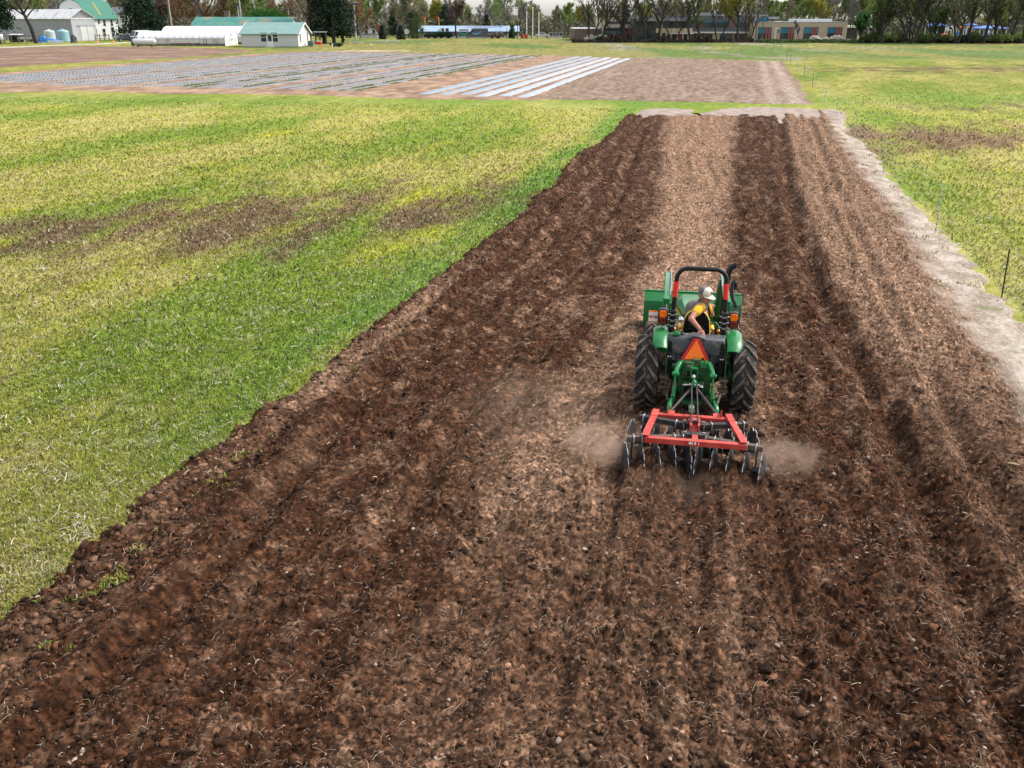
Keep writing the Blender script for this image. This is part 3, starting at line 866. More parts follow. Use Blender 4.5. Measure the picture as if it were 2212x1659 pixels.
# --- seat: black shell back with a yellow cushion edge
seat = bpy.data.objects.new('seat', None); COL.objects.link(seat); seat.parent = T; seat.location = (0, .50, .07)
def backshape(hw, z0, z1, n=9):
    pts = [(-hw * .93, z0), (-hw, z0 + .1), (-hw, z0 + .19)]
    for k in range(1, n): 
        a = math.pi - k * math.pi / n
        pts.append((hw * math.cos(a), z0 + .19 + (z1 - z0 - .19) * math.sin(a) ** .8))
    pts += [(hw, z0 + .19), (hw, z0 + .1), (hw * .93, z0)]
    return pts
m = MB(); m.prism([Vector((x, -.03 - .02 * (z - .9), z)) for x, z in backshape(.198, .86, 1.335)], (0, .025, 0))
m.bb(-.11, .11, -.055, -.03, .93, 1.10); m.bb(-.13, .13, -.07, -.03, 1.02, 1.05)
m.build('seat_shell', M_BLACK, seat, smooth=40, bevel=.012)
m = MB(); m.prism([Vector((x, -.003, z)) for x, z in backshape(.206, .85, 1.346)], (0, .07, 0)); m.build('backrest', M_YEL, seat, smooth=40, bevel=.02)
m = MB(); m.bb(-.23, .23, .0, .46, .84, .93); m.build('cushion', M_YEL, seat, smooth=40, bevel=.035)
m = MB()
for s in (-1, 1): m.bb(s * .245 - .03, s * .245 + .03, .0, .3, 1.0, 1.05)
build_each(m, 'armrest', M_YEL, seat, smooth=40, bevel=.02)
m = MB(); m.bb(-.15, .15, .05, .4, .6, .84); m.build('seat_base', M_BLACK, seat, bevel=.02)
m = MB()
for x, z in ((-.13, 1.25), (.13, 1.25), (-.15, 1.02), (.15, 1.02), (0, 1.3)): m.cyl((x, -.043, z), (x, -.034, z), .007, 8)
build_each(m, 'bolt', M_STEEL, seat)

# --- mudguards
def guard(s):
    m = MB(); rings = []; yc, zc = .0, .56
    for k in range(13):
        a = math.radians(52 + (150 - 52) * k / 12)       # from the rear edge over the top to the front
        y = yc - math.cos(a) * .70; z = zc + math.sin(a) * .68
        n = Vector((0, -math.cos(a), math.sin(a)))
        xi, xo = .425, .64 - (.05 if k == 0 else 0)
        out = []
        for (x, d) in ((xi, -.20), (xi, -.03), (xi + .03, .0), (xo - .04, .0), (xo, -.03), (xo, -.045), (xo - .05, -.018), (xi + .035, -.018), (xi + .016, -.04), (xi + .016, -.20)):
            out.append(Vector((s * x, y, z)) + n * d)
        rings.append(out)
    m.loft(rings)
    g = m.build('mudguard', M_GREEN, T, smooth=45)
    b = MB(); b.bb(min(s * .36, s * .45), max(s * .36, s * .45), -.12, .02, 1.16, 1.185); b.build('mudguard_bracket', M_GREEN, g, bevel=.006)
for s in (-1, 1): guard(s)
m = MB()
for s in (-1, 1):
    m.bb(min(s * .43, s * .415), max(s * .43, s * .415), -.45, .8, .45, .92)
build_each(m, 'inner_guard_panel', M_DGREEN, T)

# --- fuel tank across the back
m = MB()
m.prism([Vector((-.415, y, z)) for y, z in ((-.30, .96), (-.31, 1.14), (-.27, 1.205), (-.06, 1.215), (-.02, 1.15), (-.02, .96))], (.81, 0, 0))
m.prism([Vector((x, -.315, z)) for x, z in ((-.16, 1.19), (-.11, 1.235), (-.065, 1.255), (.045, 1.255), (.09, 1.235), (.14, 1.19))], (0, .2, 0))
m.bb(-.30, -.20, -.27, -.06, .80, .97); m.bb(.19, .30, -.27, -.06, .80, .97); m.bb(-.21, .2, -.25, -.06, .83, .97)
tank = m.build('fuel_tank', M_PLAST, T, smooth=35, bevel=.022)
m = MB()
for x in (-.385, .365):
    m.bb(x - .045, x + .045, -.34, -.1, .58, 1.0); m.bb(x - .03, x + .03, -.33, -.25, 1.0, 1.17)
build_each(m, 'tank_support', M_BLACK, T, bevel=.012)
m = MB()
for x in (-.385, .365):
    for d in (-.017, .017): m.cyl((x + d, -.347, .93), (x + d, -.338, .93), .009, 8)
build_each(m, 'support_bolt', M_WHITE, T)
m = MB(); m.lathe([(.052, 0), (.056, .01), (.056, .035), (.045, .05), (0, .052)], (0, 0, 0), 'z', 20); m.bb(-.05, .05, -.012, .012, .045, .062)
m.build('fuel_cap', M_GREEN, tank, smooth=40, loc=(-.30, -.19, 1.215), rot=(math.radians(-8), 0, .3))
m = MB(); m.lathe([(.036, 0), (.036, .02), (.022, .03), (.014, .032), (.014, .05), (0, .052)], (0, 0, 0), 'z', 16)
m.build('fuel_gauge', M_BLACK, tank, smooth=40, loc=(-.225, -.12, 1.21))

# --- slow moving vehicle emblem
emb = bpy.data.objects.new('warning_triangle', None); COL.objects.link(emb); emb.parent = T; emb.scale = (1, 1, 1.1); emb.location = (-.015, -.345, 1.035); emb.rotation_euler = (math.radians(-8), math.radians(.8), 0)
def hexa(k): return [Vector((x * k, 0, z * k)) for x, z in ((-.042, .175), (.042, .175), (.198, -.105), (.168, -.162), (-.168, -.162), (-.198, -.105))]
m = MB(); m.prism([p + Vector((0, .0, .004)) for p in hexa(1.09)], (0, .02, 0)); m.build('backing_plate', M_BLACK, emb, bevel=.006)
m = MB(); m.prism([p + Vector((0, -.004, 0)) for p in hexa(1.0)], (0, .004, 0)); m.build('red_border', M_BORD, emb)
m = MB(); m.prism([Vector((x, -.008, z)) for x, z in ((0, .155), (.152, -.112), (-.152, -.112))], (0, .004, 0)); m.build('orange_triangle', M_ORANGE, emb)
m = MB()
for z in (.075, -.075): m.cyl((0, -.012, z), (0, -.006, z), .006, 8)
build_each(m, 'rivet', M_BORD, emb)

# --- roll bar
rb = bpy.data.objects.new('roll_bar', None); COL.objects.link(rb); rb.parent = T
def ropspath(r=.16, n=7):
    P = [Vector((-.375, .03, .62)), Vector((-.375, .05, 1.5)), Vector((-.355, .09, 2.15 - r))]
    for k in range(1, n + 1):
        a = math.pi - k * math.pi / 2 / n
        P.append(Vector((-.355 + r + r * math.cos(a), .09, 2.15 - r + r * math.sin(a))))
    return P + [Vector((-p.x, p.y, p.z)) for p in reversed(P)]
m = MB(); m.tube(ropspath(), .034, 8); m.build('roll_bar_tube', M_BLACK, rb, smooth=50)
for s in (-1, 1):
    m = MB()
    p0, p1 = Vector((s * .3665, .062, 1.72)), Vector((s * .3565, .086, 1.95)); d = (p1 - p0).normalized()
    m.tube([p0, p1], .0365, 8); m.build('red_reflector', M_REFL, rb, smooth=50)
    m = MB(); m.bb(s * .375 - .044, s * .375 + .044, .0, .10, 1.50, 1.53); m.bb(s * .375 - .044, s * .375 - .036, -.01, .1, 1.28, 1.51); m.bb(s * .375 + .036, s * .375 + .044, -.01, .1, 1.28, 1.51)
    build_each(m, 'hinge_bracket', M_DSTEEL, rb, bevel=.004)
    m = MB()
    for z in (1.29, 1.37, 1.46): m.cyl((s * .375 - .07, .03, z), (s * .375 + .07, .03, z), .011, 8); m.bb(s * .375 - .03, s * .375 + .03, -.022, -.008, z - .01, z + .01)
    build_each(m, 'hinge_bolt', M_STEEL, rb)

# --- tail lights on brackets outside the posts
for s in (-1, 1):
    l = bpy.data.objects.new('tail_light', None); COL.objects.link(l); l.parent = T; l.location = (s * .515, .10, 1.385); l.scale = (1.18, 1, 1.18)
    def rr(hw, z0, z1, r=.03):
        P = []
        for cx_, cz_, a0 in ((hw - r, z0 + r, -90), (hw - r, z1 - r, 0), (-hw + r, z1 - r, 90), (-hw + r, z0 + r, 180)):
            for k in range(4): a = math.radians(a0 + k * 30); P.append(Vector((cx_ + r * math.cos(a), 0, cz_ + r * math.sin(a))))
        return P
    m = MB(); m.prism([p for p in rr(.062, -.105, .105, .035)], (0, .09, 0)); m.bb(min(-s * .04, -s * .15), max(-s * .04, -s * .15), .02, .05, .0, .03); m.bb(min(-s * .04, -s * .15), max(-s * .04, -s * .15), .02, .05, -.06, -.03)
    m.build('lamp_housing', M_BLACK, l, smooth=40, bevel=.008)
    m = MB(); m.prism([p + Vector((0, -.014, 0)) for p in rr(.047, -.005, .090, .026)], (0, .02, 0)); m.build('amber_lens', M_AMBER, l, smooth=40, bevel=.006)
    m = MB(); m.prism([p + Vector((0, -.014, 0)) for p in rr(.047, -.092, -.010, .024)], (0, .02, 0)); m.build('red_lens', M_REDL, l, smooth=40, bevel=.006)
    m = MB(); m.cyl((-s * .14, .03, .03), (-s * .06, .03, .03), .012, 8); m.bb(-s * .10 - .008, -s * .10 + .008, .0, .02, -.07, -.0); m.cyl((-s * .14, .02, -.005), (-s * .06, .02, -.005), .012, 8)
    build_each(m, 'lamp_bracket', M_STEEL, l)
# --- decal plate beside the left lamp
pl = bpy.data.objects.new('warning_plate', None); COL.objects.link(pl); pl.parent = T; pl.location = (-.66, .16, 1.36); pl.scale = (1.1, 1, 1.12)
m = MB(); m.bb(-.065, .065, 0, .008, -.085, .085); m.build('plate', M_ORANGE, pl)
m = MB()
for x0 in (-.06, .004):
    m.bb(x0, x0 + .056, -.003, .0, -.01, .068); m.bb(x0, x0 + .056, -.003, 0, -.078, -.022)
build_each(m, 'white_label', M_WHITE, pl)
m = MB()
for x0 in (-.06, .004):
    m.bb(x0 + .003, x0 + .053, -.005, -.003, -.008, .024); m.bb(x0 + .003, x0 + .053, -.005, -.003, -.076, -.058)
    m.box((x0 + .028, -.004, .046), (.03, .002, .006), rotm(0, .6, 0)); m.box((x0 + .03, -.004, -.036), (.02, .002, .005), rotm(0, .9, 0))
build_each(m, 'label_print', M_GREYD, pl)
m = MB(); m.bb(.004, .06, -.0035, -.0005, .068, .08); m.bb(.004, .06, -.0035, -.0005, -.022, -.012); build_each(m, 'label_heading', M_REFL, pl)
# --- work lamp
wl = bpy.data.objects.new('work_lamp', None); COL.objects.link(wl); wl.parent = T; wl.location = (-.255, .12, 1.355); wl.rotation_euler = (math.radians(-10), 0, math.radians(8))
m = MB(); m.lathe([(.046, .0), (.05, .012), (.045, .04), (.02, .075), (0, .08)], (0, 0, 0), 'y', 24); m.tube([(-.04, .04, 0), (-.1, .02, .03)], .01, 6); m.build('lamp_shell', M_BLACK, wl, smooth=40)
m = MB(); m.lathe([(.0, -.014), (.025, -.011), (.046, .0)], (0, 0, 0), 'y', 24); m.build('lamp_glass', M_SILVER, wl, smooth=60)

# --- exhaust stack and hydraulic hoses on the right
m = MB(); m.tube([(.44, 1.45, .8), (.44, 1.45, 1.0), (.455, 1.45, 1.35), (.465, 1.45, 1.66), (.475, 1.45, 1.76), (.50, 1.45, 1.83), (.54, 1.45, 1.865), (.585, 1.45, 1.88)], [.05, .05, .046, .046, .046, .047, .045, .043], 14)
m.build('exhaust_stack', M_BLACK, T, smooth=50)
m = MB()
hp = [(.565, 1.0, 1.60), (.57, 1.02, 1.66), (.555, 1.0, 1.715), (.54, .98, 1.735), (.515, .96, 1.70), (.51, .94, 1.63), (.52, .9, 1.55), (.545, .85, 1.48), (.575, .8, 1.43), (.585, .78, 1.39)]
m.tube(hp, .034, 10); m.build('hose_sleeve', M_BLACK, T, smooth=50)
m = MB()
for k, dx in enumerate((-.012, .004, .018)):
    m.tube([(.583 + dx, .78, 1.40), (.60 + dx, .7, 1.33), (.595 + dx * 2, .5, 1.27), (.58 + dx * 2, .42, 1.16), (.57 + dx * 2, .40, 1.05)], .008, 6)
build_each(m, 'hydraulic_hose', M_BLACK, T, smooth=50)
m = MB()
for k, dx in enumerate((-.02, .008, .034)):
    m.cyl((.58 + dx, .42, 1.12), (.582 + dx, .45, 1.22), .013, 8); m.cyl((.58 + dx, .42, 1.10), (.58 + dx, .42, 1.12), .017, 6)
m.bb(.54, .64, .40, .44, 1.06, 1.10); build_each(m, 'hose_coupler', M_STEEL, T)
m = MB(); m.tube([(.61, .43, 1.2), (.63, .41, 1.12), (.625, .38, 1.02), (.6, .36, .97)], .006, 6); m.build('red_hose', M_REFL, T, smooth=50)

# --- loader
ld = bpy.data.objects.new('front_loader', None); COL.objects.link(ld); ld.parent = T
for s in (-1, 1):
    x = s * .475
    m = MB()
    m.prism([Vector((x - .05, y, z)) for y, z in ((.98, .50), (1.02, 1.08), (1.10, 1.38), (1.20, 1.40), (1.26, 1.30), (1.34, .50))], (.012, 0, 0))
    m.prism([Vector((x + .038, y, z)) for y, z in ((.98, .50), (1.02, 1.08), (1.10, 1.38), (1.20, 1.40), (1.26, 1.30), (1.34, .50))], (.012, 0, 0))
    m.bb(x - .04, x + .04, 1.0, 1.3, .5, .62)
    build_each(m, 'loader_mast', M_GREEN, ld, bevel=.004)
    m = MB()
    rings = []
    for (y, z, hh) in ((1.08, 1.33, .05), (1.5, 1.37, .065), (2.2, 1.40, .07), (2.5, 1.36, .07), (2.72, 1.2, .07), (3.0, .85, .075), (3.25, .42, .06)):
        a = {1.08: .1, 1.5: .1, 2.2: .02, 2.5: -.35, 2.72: -.85, 3.0: -1.0, 3.25: -1.0}[y]
        n = Vector((0, -math.sin(a), math.cos(a))) * hh
        c = Vector((x, y, z))
        rings.append([c + n + Vector((-.04, 0, 0)), c + n + Vector((.04, 0, 0)), c - n + Vector((.04, 0, 0)), c - n + Vector((-.04, 0, 0))])
    m.loft(rings)
    m.build('loader_arm', M_GREEN, ld, smooth=25, bevel=.008)
    m = MB()
    m.cyl((x - .06, 1.15, 1.35), (x + .06, 1.15, 1.35), .03, 12); m.cyl((x - .055, 2.5, 1.375), (x + .055, 2.5, 1.375), .032, 12); build_each(m, 'pivot_pin', M_GREEN, ld, smooth=40)
    m = MB(); m.tube([(x, 1.12, .72), (x, 1.9, 1.08)], .032, 10); m.build('lift_cylinder', M_BLACK, ld, smooth=40)
    m = MB(); m.tube([(x, 1.9, 1.08), (x, 2.25, 1.26)], .018, 8); m.tube([(x - s * .06, 2.3, 1.40), (x - s * .06, 2.75, 1.1), (x - s * .06, 3.1, .62)], .02, 8); build_each(m, 'cylinder_rod', M_STEEL, ld, smooth=40)
    m = MB(); m.tube([(x - s * .055, 1.2, 1.40), (x - s * .06, 1.6, 1.47), (x - s * .06, 2.3, 1.53), (x - s * .06, 2.5, 1.50)], .010, 6); m.tube([(x - s * .055, 1.2, 1.44), (x - s * .072, 1.5, 1.52), (x - s * .072, 1.75, 1.46)], .008, 6); build_each(m, 'loader_pipe', M_STEEL, ld, smooth=40)
m = MB(); m.tube([(-.43, 2.95, .72), (.43, 2.95, .72)], .035, 10); m.build('torque_tube', M_GREEN, ld, smooth=40)
# bucket
bk = bpy.data.objects.new('bucket', None); COL.objects.link(bk); bk.parent = ld; bk.location = (.015, 3.3, .05)
prof = [(.62, .06), (.05, .09), (-.04, .20), (-.05, .28), (.02, .60), (.20, .745)]
inn = [(.62, .075), (.06, .108), (-.02, .21), (-.03, .28), (.04, .59), (.205, .728)]
m = MB()
n = len(prof)
L = -.885; Rr = .885
m.prism([Vector((L, y, z)) for y, z in prof + inn[::-1]], (Rr - L, 0, 0))
for x in (L, Rr - .016):
    m.prism([Vector((x, y, z)) for y, z in prof], (.016, 0, 0))
m.bb(L, Rr, .185, .225, .735, .76)
m.build('bucket_shell', M_GREEN, bk, bevel=.005)
m = MB()
for x in (-.44, .44):
    for d in (-.06, .05): m.prism([Vector((x + d, y, z)) for y, z in ((-.16, .30), (-.16, .42), (.0, .60), (-.04, .25))], (.012, 0, 0))
build_each(m, 'bucket_bracket', M_GREEN, bk)

# --- three point linkage and rear castings
hk = bpy.data.objects.new('rear_hitch', None); COL.objects.link(hk); hk.parent = T
m = MB()
m.bb(-.19, .17, -.46, -.30, .70, .88); m.cyl((-.24, -.40, .855), (.22, -.40, .855), .055, 14)
m.box((-.09, -.47, .83), (.13, .06, .12)); m.bb(-.16, -.03, -.5, -.42, .885, .91); m.bb(-.05, .04, -.46, -.40, .88, .95)
m.bb(-.135, -.05, -.50, -.46, .70, .77)
m.build('hydraulic_housing', M_DGREEN, hk, smooth=35, bevel=.01)
m = MB()
for x in (.085, .135): m.tube([(x, -.45, .86), (x, -.50, .865)], [.03, .026], 12); m.tube([(x, -.47, .89), (x, -.47, .93), (x, -.47, .945)], [.025, .022, .008], 10)
build_each(m, 'remote_coupler', M_GREEN, hk, smooth=40)
m = MB(); m.tube([(.09, -.42, .88), (.095, -.42, .965)], .017, 10); m.build('breather', M_BLACK, hk, smooth=40)
m = MB(); m.tube([(-.095, -.50, .735), (-.095, -.515, .735)], .038, 16); m.build('socket_cover', M_BLACK, hk, smooth=40)
m = MB(); m.cyl((-.135, -.52, .738), (-.135, -.5, .738), .009, 8); m.cyl((-.055, -.52, .735), (-.055, -.5, .735), .009, 8); m.bb(-.12, -.04, -.505, -.49, .845, .87); build_each(m, 'socket_screw', M_STEEL, hk)
for s in (-1, 1):
    c = -.02
    m = MB()
    rings = []
    for (x, y, z, w, h) in ((.18, -.40, .87, .035, .05), (.22, -.50, .86, .03, .045), (.255, -.60, .81, .026, .036), (.265, -.66, .785, .028, .032)):
        X = c + s * x
        rings.append([Vector((X - w, y, z + h)), Vector((X + w, y, z + h)), Vector((X + w, y, z - h)), Vector((X - w, y, z - h))])
    m.loft(rings); m.cyl((c + s * .265 - .05, -.66, .785), (c + s * .265 + .05, -.66, .785), .034, 12)
    m.build('lift_arm', M_GREEN, hk, smooth=30, bevel=.008)
    x = c + s * .265
    m = MB(); m.tube([(x, -.66, .785), (x + s * .005, -.70, .63)], .017, 8); m.tube([(x + s * .005, -.70, .63), (x + s * .015, -.76, .47)], [.03, .026], 10); m.bb(x + s * .015 - .03, x + s * .015 + .03, -.80, -.74, .42, .50)
    m.build('lift_link', M_GREEN, hk, smooth=40)
    m = MB(); m.tube([(x + s * .004, -.695, .655), (x + s * .004, -.70, .625)], .024, 8); m.build('link_collar', M_RUST, hk, smooth=40)
    m = MB(); m.bar((c + s * .20, -.15, .40), (c + s * .30, -.80, .43), .03, .06); m.bar((c + s * .30, -.76, .43), (c + s * .315, -1.0, .44), .035, .07)
    m.tube([(c + s * .315, -.95, .46), (c + s * .325, -1.03, .455), (c + s * .33, -1.08, .43), (c + s * .328, -1.10, .39)], [.035, .036, .033, .028], 10)
    m.build('lower_link', M_GREEN, hk, smooth=35, bevel=.006)
    m = MB(); m.tube([(c + s * .44, -.38, .50), (c + s * .385, -.62, .46), (c + s * .34, -.84, .43)], .022, 8); m.tube([(c + s * .40, -.56, .47), (c + s * .37, -.68, .45)], .028, 8); m.build('stabiliser', M_DSTEEL, hk, smooth=40)
    m = MB()
    m.bb(c + s * .43 - .065, c + s * .43 + .065, -.50, -.2, .64, .66)
    for d in (-.035, .035): m.bb(c + s * .43 + d - .007, c + s * .43 + d + .007, -.47, -.45, .5, .64)
    m.bb(c + s * .43 - .07, c + s * .43 + .07, -.52, -.4, .49, .51)
    build_each(m, 'side_bracket', M_RUST, hk)
# centre bracket, top link ball, power take-off frame, drawbar
m = MB(); 
for d in (-.045, .045): m.bb(-.02 + d - .011, -.02 + d + .011, -.56, -.45, .66, .845)
m.bb(-.02 - .056, -.02 + .056, -.56, -.45, .82, .85); m.build('top_link_bracket', M_GREEN, hk, smooth=35, bevel=.006)
m = MB(); m.tube([(-.02, -.52, .70), (-.02, -.80, .74)], .022, 10); m.ell((-.02, -.86, .745), .04); m.ell((-.02, -.94, .735), .032); m.build('top_link', M_GREEN, hk, smooth=45)
m = MB(); m.tube([(-.15, -.90, .72), (-.10, -.90, .725), (.10, -.90, .725)], [.02, .012, .012], 8); m.ell((-.15, -.9, .72), (.04, .012, .014)); m.ell((.075, -.92, .71), (.03, .012, .012)); m.ell((-.03, -.66, .76), (.035, .05, .03)); build_each(m, 'hitch_pin', M_STEEL, hk, smooth=45)
m = MB(); m.bb(-.17, -.155, -.56, -.4, .30, .62); m.bb(.115, .13, -.56, -.4, .30, .62); m.bb(-.17, .13, -.58, -.40, .615, .63); m.bb(-.165, .125, -.55, -.40, .27, .33); m.build('shaft_guard', M_DGREEN, hk, bevel=.004)
m = MB(); m.bb(-.155, .115, -.42, -.40, .33, .615); m.cyl((-.02, -.42, .47), (-.02, -.52, .47), .03, 10); m.build('shaft_cover', M_BLACK, hk)
m = MB(); m.bb(-.06, .02, -.80, -.3, .25, .28); m.bb(-.055, .015, -.82, -.72, .27, .335); m.build('drawbar', pmat('pale_green_drawbar', (.32, .42, .25), (.22, .32, .18), scale=20, rough=.6), hk, bevel=.006)

# ================================================================== DISC HARROW
HO = Vector((TR_O[0], TR_O[1], TZ - .02))
hr = thing('disc_harrow', 'red framed disc harrow with notched steel discs behind the tractor', 'harrow', HO + Matrix.Rotation(-TR_YAW, 3, 'Z') @ Vector((-.02, -2.0, 0)), -TR_YAW)
Hh = hr
fz = .545
fr = bpy.data.objects.new('frame', None); COL.objects.link(fr); fr.parent = Hh
FL, FR_, RL, RR_ = (-.505, .43), (.455, .43), (-.625, -.34), (.605, -.34)
m = MB()
m.bar((FL[0] + .02, .43, fz - .035), (FR_[0] - .02, .43, fz - .035), .075, .07)
m.bar((RL[0] - .01, -.36, fz - .02), (RR_[0] + .03, -.36, fz - .02), .075, .075)
m.bar((0.0, .40, fz - .03), (0.0, -.33, fz - .012), .075, .06)
m.build('frame_bar', M_RED, fr, bevel=.006)
for s, a, b in ((-1, FL, RL), (1, FR_, RR_)):
    m = MB()
    m.bar((a[0], a[1] + .03, fz + .015), (b[0], b[1] - .0, fz + .03), .085, .03)
    m.bar((a[0] + (.0), a[1] + .06, fz + .033), (a[0] + (b[0] - a[0]) * .22, a[1] - .16, fz + .035), .09, .012)
    m.bar((b[0] + (a[0] - b[0]) * .2, b[1] + .14, fz + .045), (b[0], b[1] - .045, fz + .045), .092, .012)
    m.build('side_rail', M_RED, fr, bevel=.004)
    m = MB(); x = s * .31
    m.bb(x - .055, x + .055, .42, .55, fz - .01, fz + .005); m.prism([Vector((x + s * .045, y, z)) for y, z in ((.42, fz), (.60, fz - .10), (.60, fz + .02), (.46, fz + .10))], (.014, 0, 0)); m.build('hitch_lug', M_RED, fr)
# mast
mast = bpy.data.objects.new('mast', None); COL.objects.link(mast); mast.parent = Hh
ap = Vector((0, 1.08, .70))
m = MB()
for s in (-1, 1):
    m.bar(ap + Vector((s * .035, 0, .04)), (s * .042, -.02, fz + .10), .016, .022); m.bar(ap + Vector((s * .035, .0, .06)), ap + Vector((s * .036, -.03, -.08)), .018, .05)
build_each(m, 'mast_strap', M_DSTEEL, mast)
m = MB()
for s in (-1, 1): m.tube([ap + Vector((s * .05, -.02, -.03)), Vector((s * .33, .60, fz - .06))], .019, 8)
build_each(m, 'mast_brace', M_DSTEEL, mast, smooth=40)
m = MB()
for s in (-1, 1): m.bb(s * .05 - .012, s * .05 + .012, -.10, .25, fz - .06, fz + .10)
for z in (.02, .09): m.cyl((-.09, .2, fz + z), (.09, .2, fz + z), .012, 8)
build_each(m, 'mast_foot', M_RED, mast)
m = MB(); m.cyl((-.08, .24, fz + .02), (.08, .24, fz + .02), .014, 8); m.cyl((-.07, 1.08, .73), (.07, 1.08, .73), .016, 8); build_each(m, 'mast_bolt', M_STEEL, mast)
m = MB(); m.tube([(-.13, .19, fz + .05), (-.13, .19, fz - .005), (-.06, .19, fz - .01)], .009, 6); m.build('lynch_clip', pmat('lime_clip', (.55, .75, .15), rough=.4), mast)
m = MB()
for x, w in ((-.075, .035), (-.035, .012), (-.005, .02), (.045, .008)):
    m.bb(x, x + w, -.4015, -.398, fz - .035 + (w * .2), fz + .005)
build_each(m, 'worn_lettering', M_WHITE, fr)

def disc_mesh(R=.245, nn=9):
    """shallow dished plate with scalloped notches"""
    N = 72; rings = []
    for (k, d) in ((.16, .0), (.45, .008), (.75, .026), (.93, .042), (1.0, .05)):
        ring = []
        for i in range(N):
            a = 2 * math.pi * i / N
            ph = (a * nn / (2 * math.pi)) % 1.0
            cut = .17 * max(0, 1 - abs(ph - .5) / .24) ** .55 if k > .7 else 0
            r = R * k * (1 - cut * (1 if k == 1.0 else (.8 if k > .9 else .35)))
            ring.append(Vector((d, r * math.cos(a), r * math.sin(a))))
        rings.append(ring)
    m = MB(); th = Vector((.007, 0, 0))
    full = rings + [[p + th for p in r] for r in reversed(rings)]
    m.loft(full, cap=False)
    n = N
    m.f.append(tuple(range(n))); m.m.append(0); k = (len(full) - 1) * n; m.f.append(tuple(range(k + n - 1, k - 1, -1))); m.m.append(0)
    # bright worn rim
    o = 0; lo = 4 * n
    for idx, f in enumerate(m.f):
        if all((4 * n <= v < 6 * n) for v in f) : m.m[idx] = 1
        elif all((3 * n <= v < 5 * n) for v in f) or all((5 * n <= v < 7 * n) for v in f): m.m[idx] = 0
    return m
DM = disc_mesh().mesh('disc', [M_DISC, M_EDGE]); DM.polygons.foreach_set('use_smooth', [True] * len(DM.polygons)); DM.set_sharp_from_angle(angle=math.radians(30))
hubm = MB(); hubm.lathe([(.0, -.05), (.055, -.048), (.062, -.02), (.062, .0), (.04, .03), (.0, .03)], (0, 0, 0), 'x', 20); hubm.cyl((-.062, 0, 0), (-.045, 0, 0), .03, 6)
HUB = hubm.mesh('hub', M_RUST)

def gang(c, e, ndisc, conc, zbar, matbar, end_out):
    """c, e: inner and outer end of one gang bar (x, y); discs hang below on an axle"""
    g = bpy.data.objects.new('disc_gang', None); COL.objects.link(g); g.parent = Hh
    c = Vector((c[0], c[1], zbar)); e = Vector((e[0], e[1], zbar)); d = (e - c); Ln = d.length; d.normalize()
    n = Vector((-d.y, d.x, 0))
    m = MB(); m.bar(c - d * .02, e, .072, .072); m.build('tool_bar', matbar, g, bevel=.006)
    za = .185
    m = MB(); a0 = c + d * .10; a1 = e + d * .06
    m.tube([(a0.x, a0.y, za), (a1.x, a1.y, za)], .021, 8)
    for k in range(ndisc):
        t = (k + .5) / ndisc; p = a0.lerp(a1, t); m.cyl(Vector((p.x, p.y, za)) - d * .035, Vector((p.x, p.y, za)) + d * .035, .036, 12)
    m.build('axle', M_RUST, g, smooth=40)
    for t in (.22, .84):
        p = c.lerp(e, t)
        m = MB(); m.bar(p - d * .085 + Vector((0, 0, -.052)), p + d * .085 + Vector((0, 0, -.052)), .11, .014)
        q = p + d * .07
        m.bar((q.x, q.y, zbar - .05), (q.x, q.y, za - .03), .014, .07, up=n); m.cyl(Vector((q.x, q.y, za)) - d * .04, Vector((q.x, q.y, za)) + d * .04, .05, 12)
        build_each(m, 'bearing_hanger', M_DSTEEL, g, bevel=.003)
        m = MB()
        for o in (-.055, .055):
            b = p + d * o
            P = [b + n * .045 + Vector((0, 0, -.075)), b + n * .045 + Vector((0, 0, .03)), b + n * .033 + Vector((0, 0, .047)), b - n * .033 + Vector((0, 0, .047)), b - n * .045 + Vector((0, 0, .03)), b - n * .045 + Vector((0, 0, -.075))]
            m.tube(P, .009, 8)
        build_each(m, 'u_bolt', M_STEEL, g, smooth=50)
    ang = math.atan2(d.y, d.x)
    for k in range(ndisc):
        t = k / (ndisc - 1); p = a0.lerp(a1, t)
        o = bpy.data.objects.new('disc', DM); COL.objects.link(o); o.parent = g
        o.location = (p.x, p.y, za); o.rotation_euler = (k * 1.3 + p.x, 0, ang if conc > 0 else ang + math.pi); o.rotation_mode = 'XYZ'
    o = bpy.data.objects.new('hub', HUB); COL.objects.link(o); o.parent = g
    o.location = (a1.x, a1.y, za); o.rotation_euler = (0, 0, ang + math.pi)
gang((-.02, .19), (-.72, .365), 5, 1, .50, M_DSTEEL, 1)
gang((.02, .19), (.70, .365), 5, 1, .50, M_DSTEEL, 1)
gang((-.02, -.15), (-.855, -.335), 5, -1, .50, M_RUST, 1)
gang((.02, -.15), (.845, -.335), 5, -1, .50, M_RUST, 1)
m = MB(); m.bb(-.17, .17, .14, .24, fz - .005, fz + .012); m.bb(-.17, .17, -.20, -.10, fz + .0, fz + .017); build_each(m, 'joint_plate', M_DSTEEL, Hh, bevel=.004)
m = MB()
for x in (-.12, .12):
    for y in (.19, -.15): m.cyl((x, y, fz + .01), (x, y, fz + .03), .02, 6)
build_each(m, 'joint_bolt', M_STEEL, Hh)
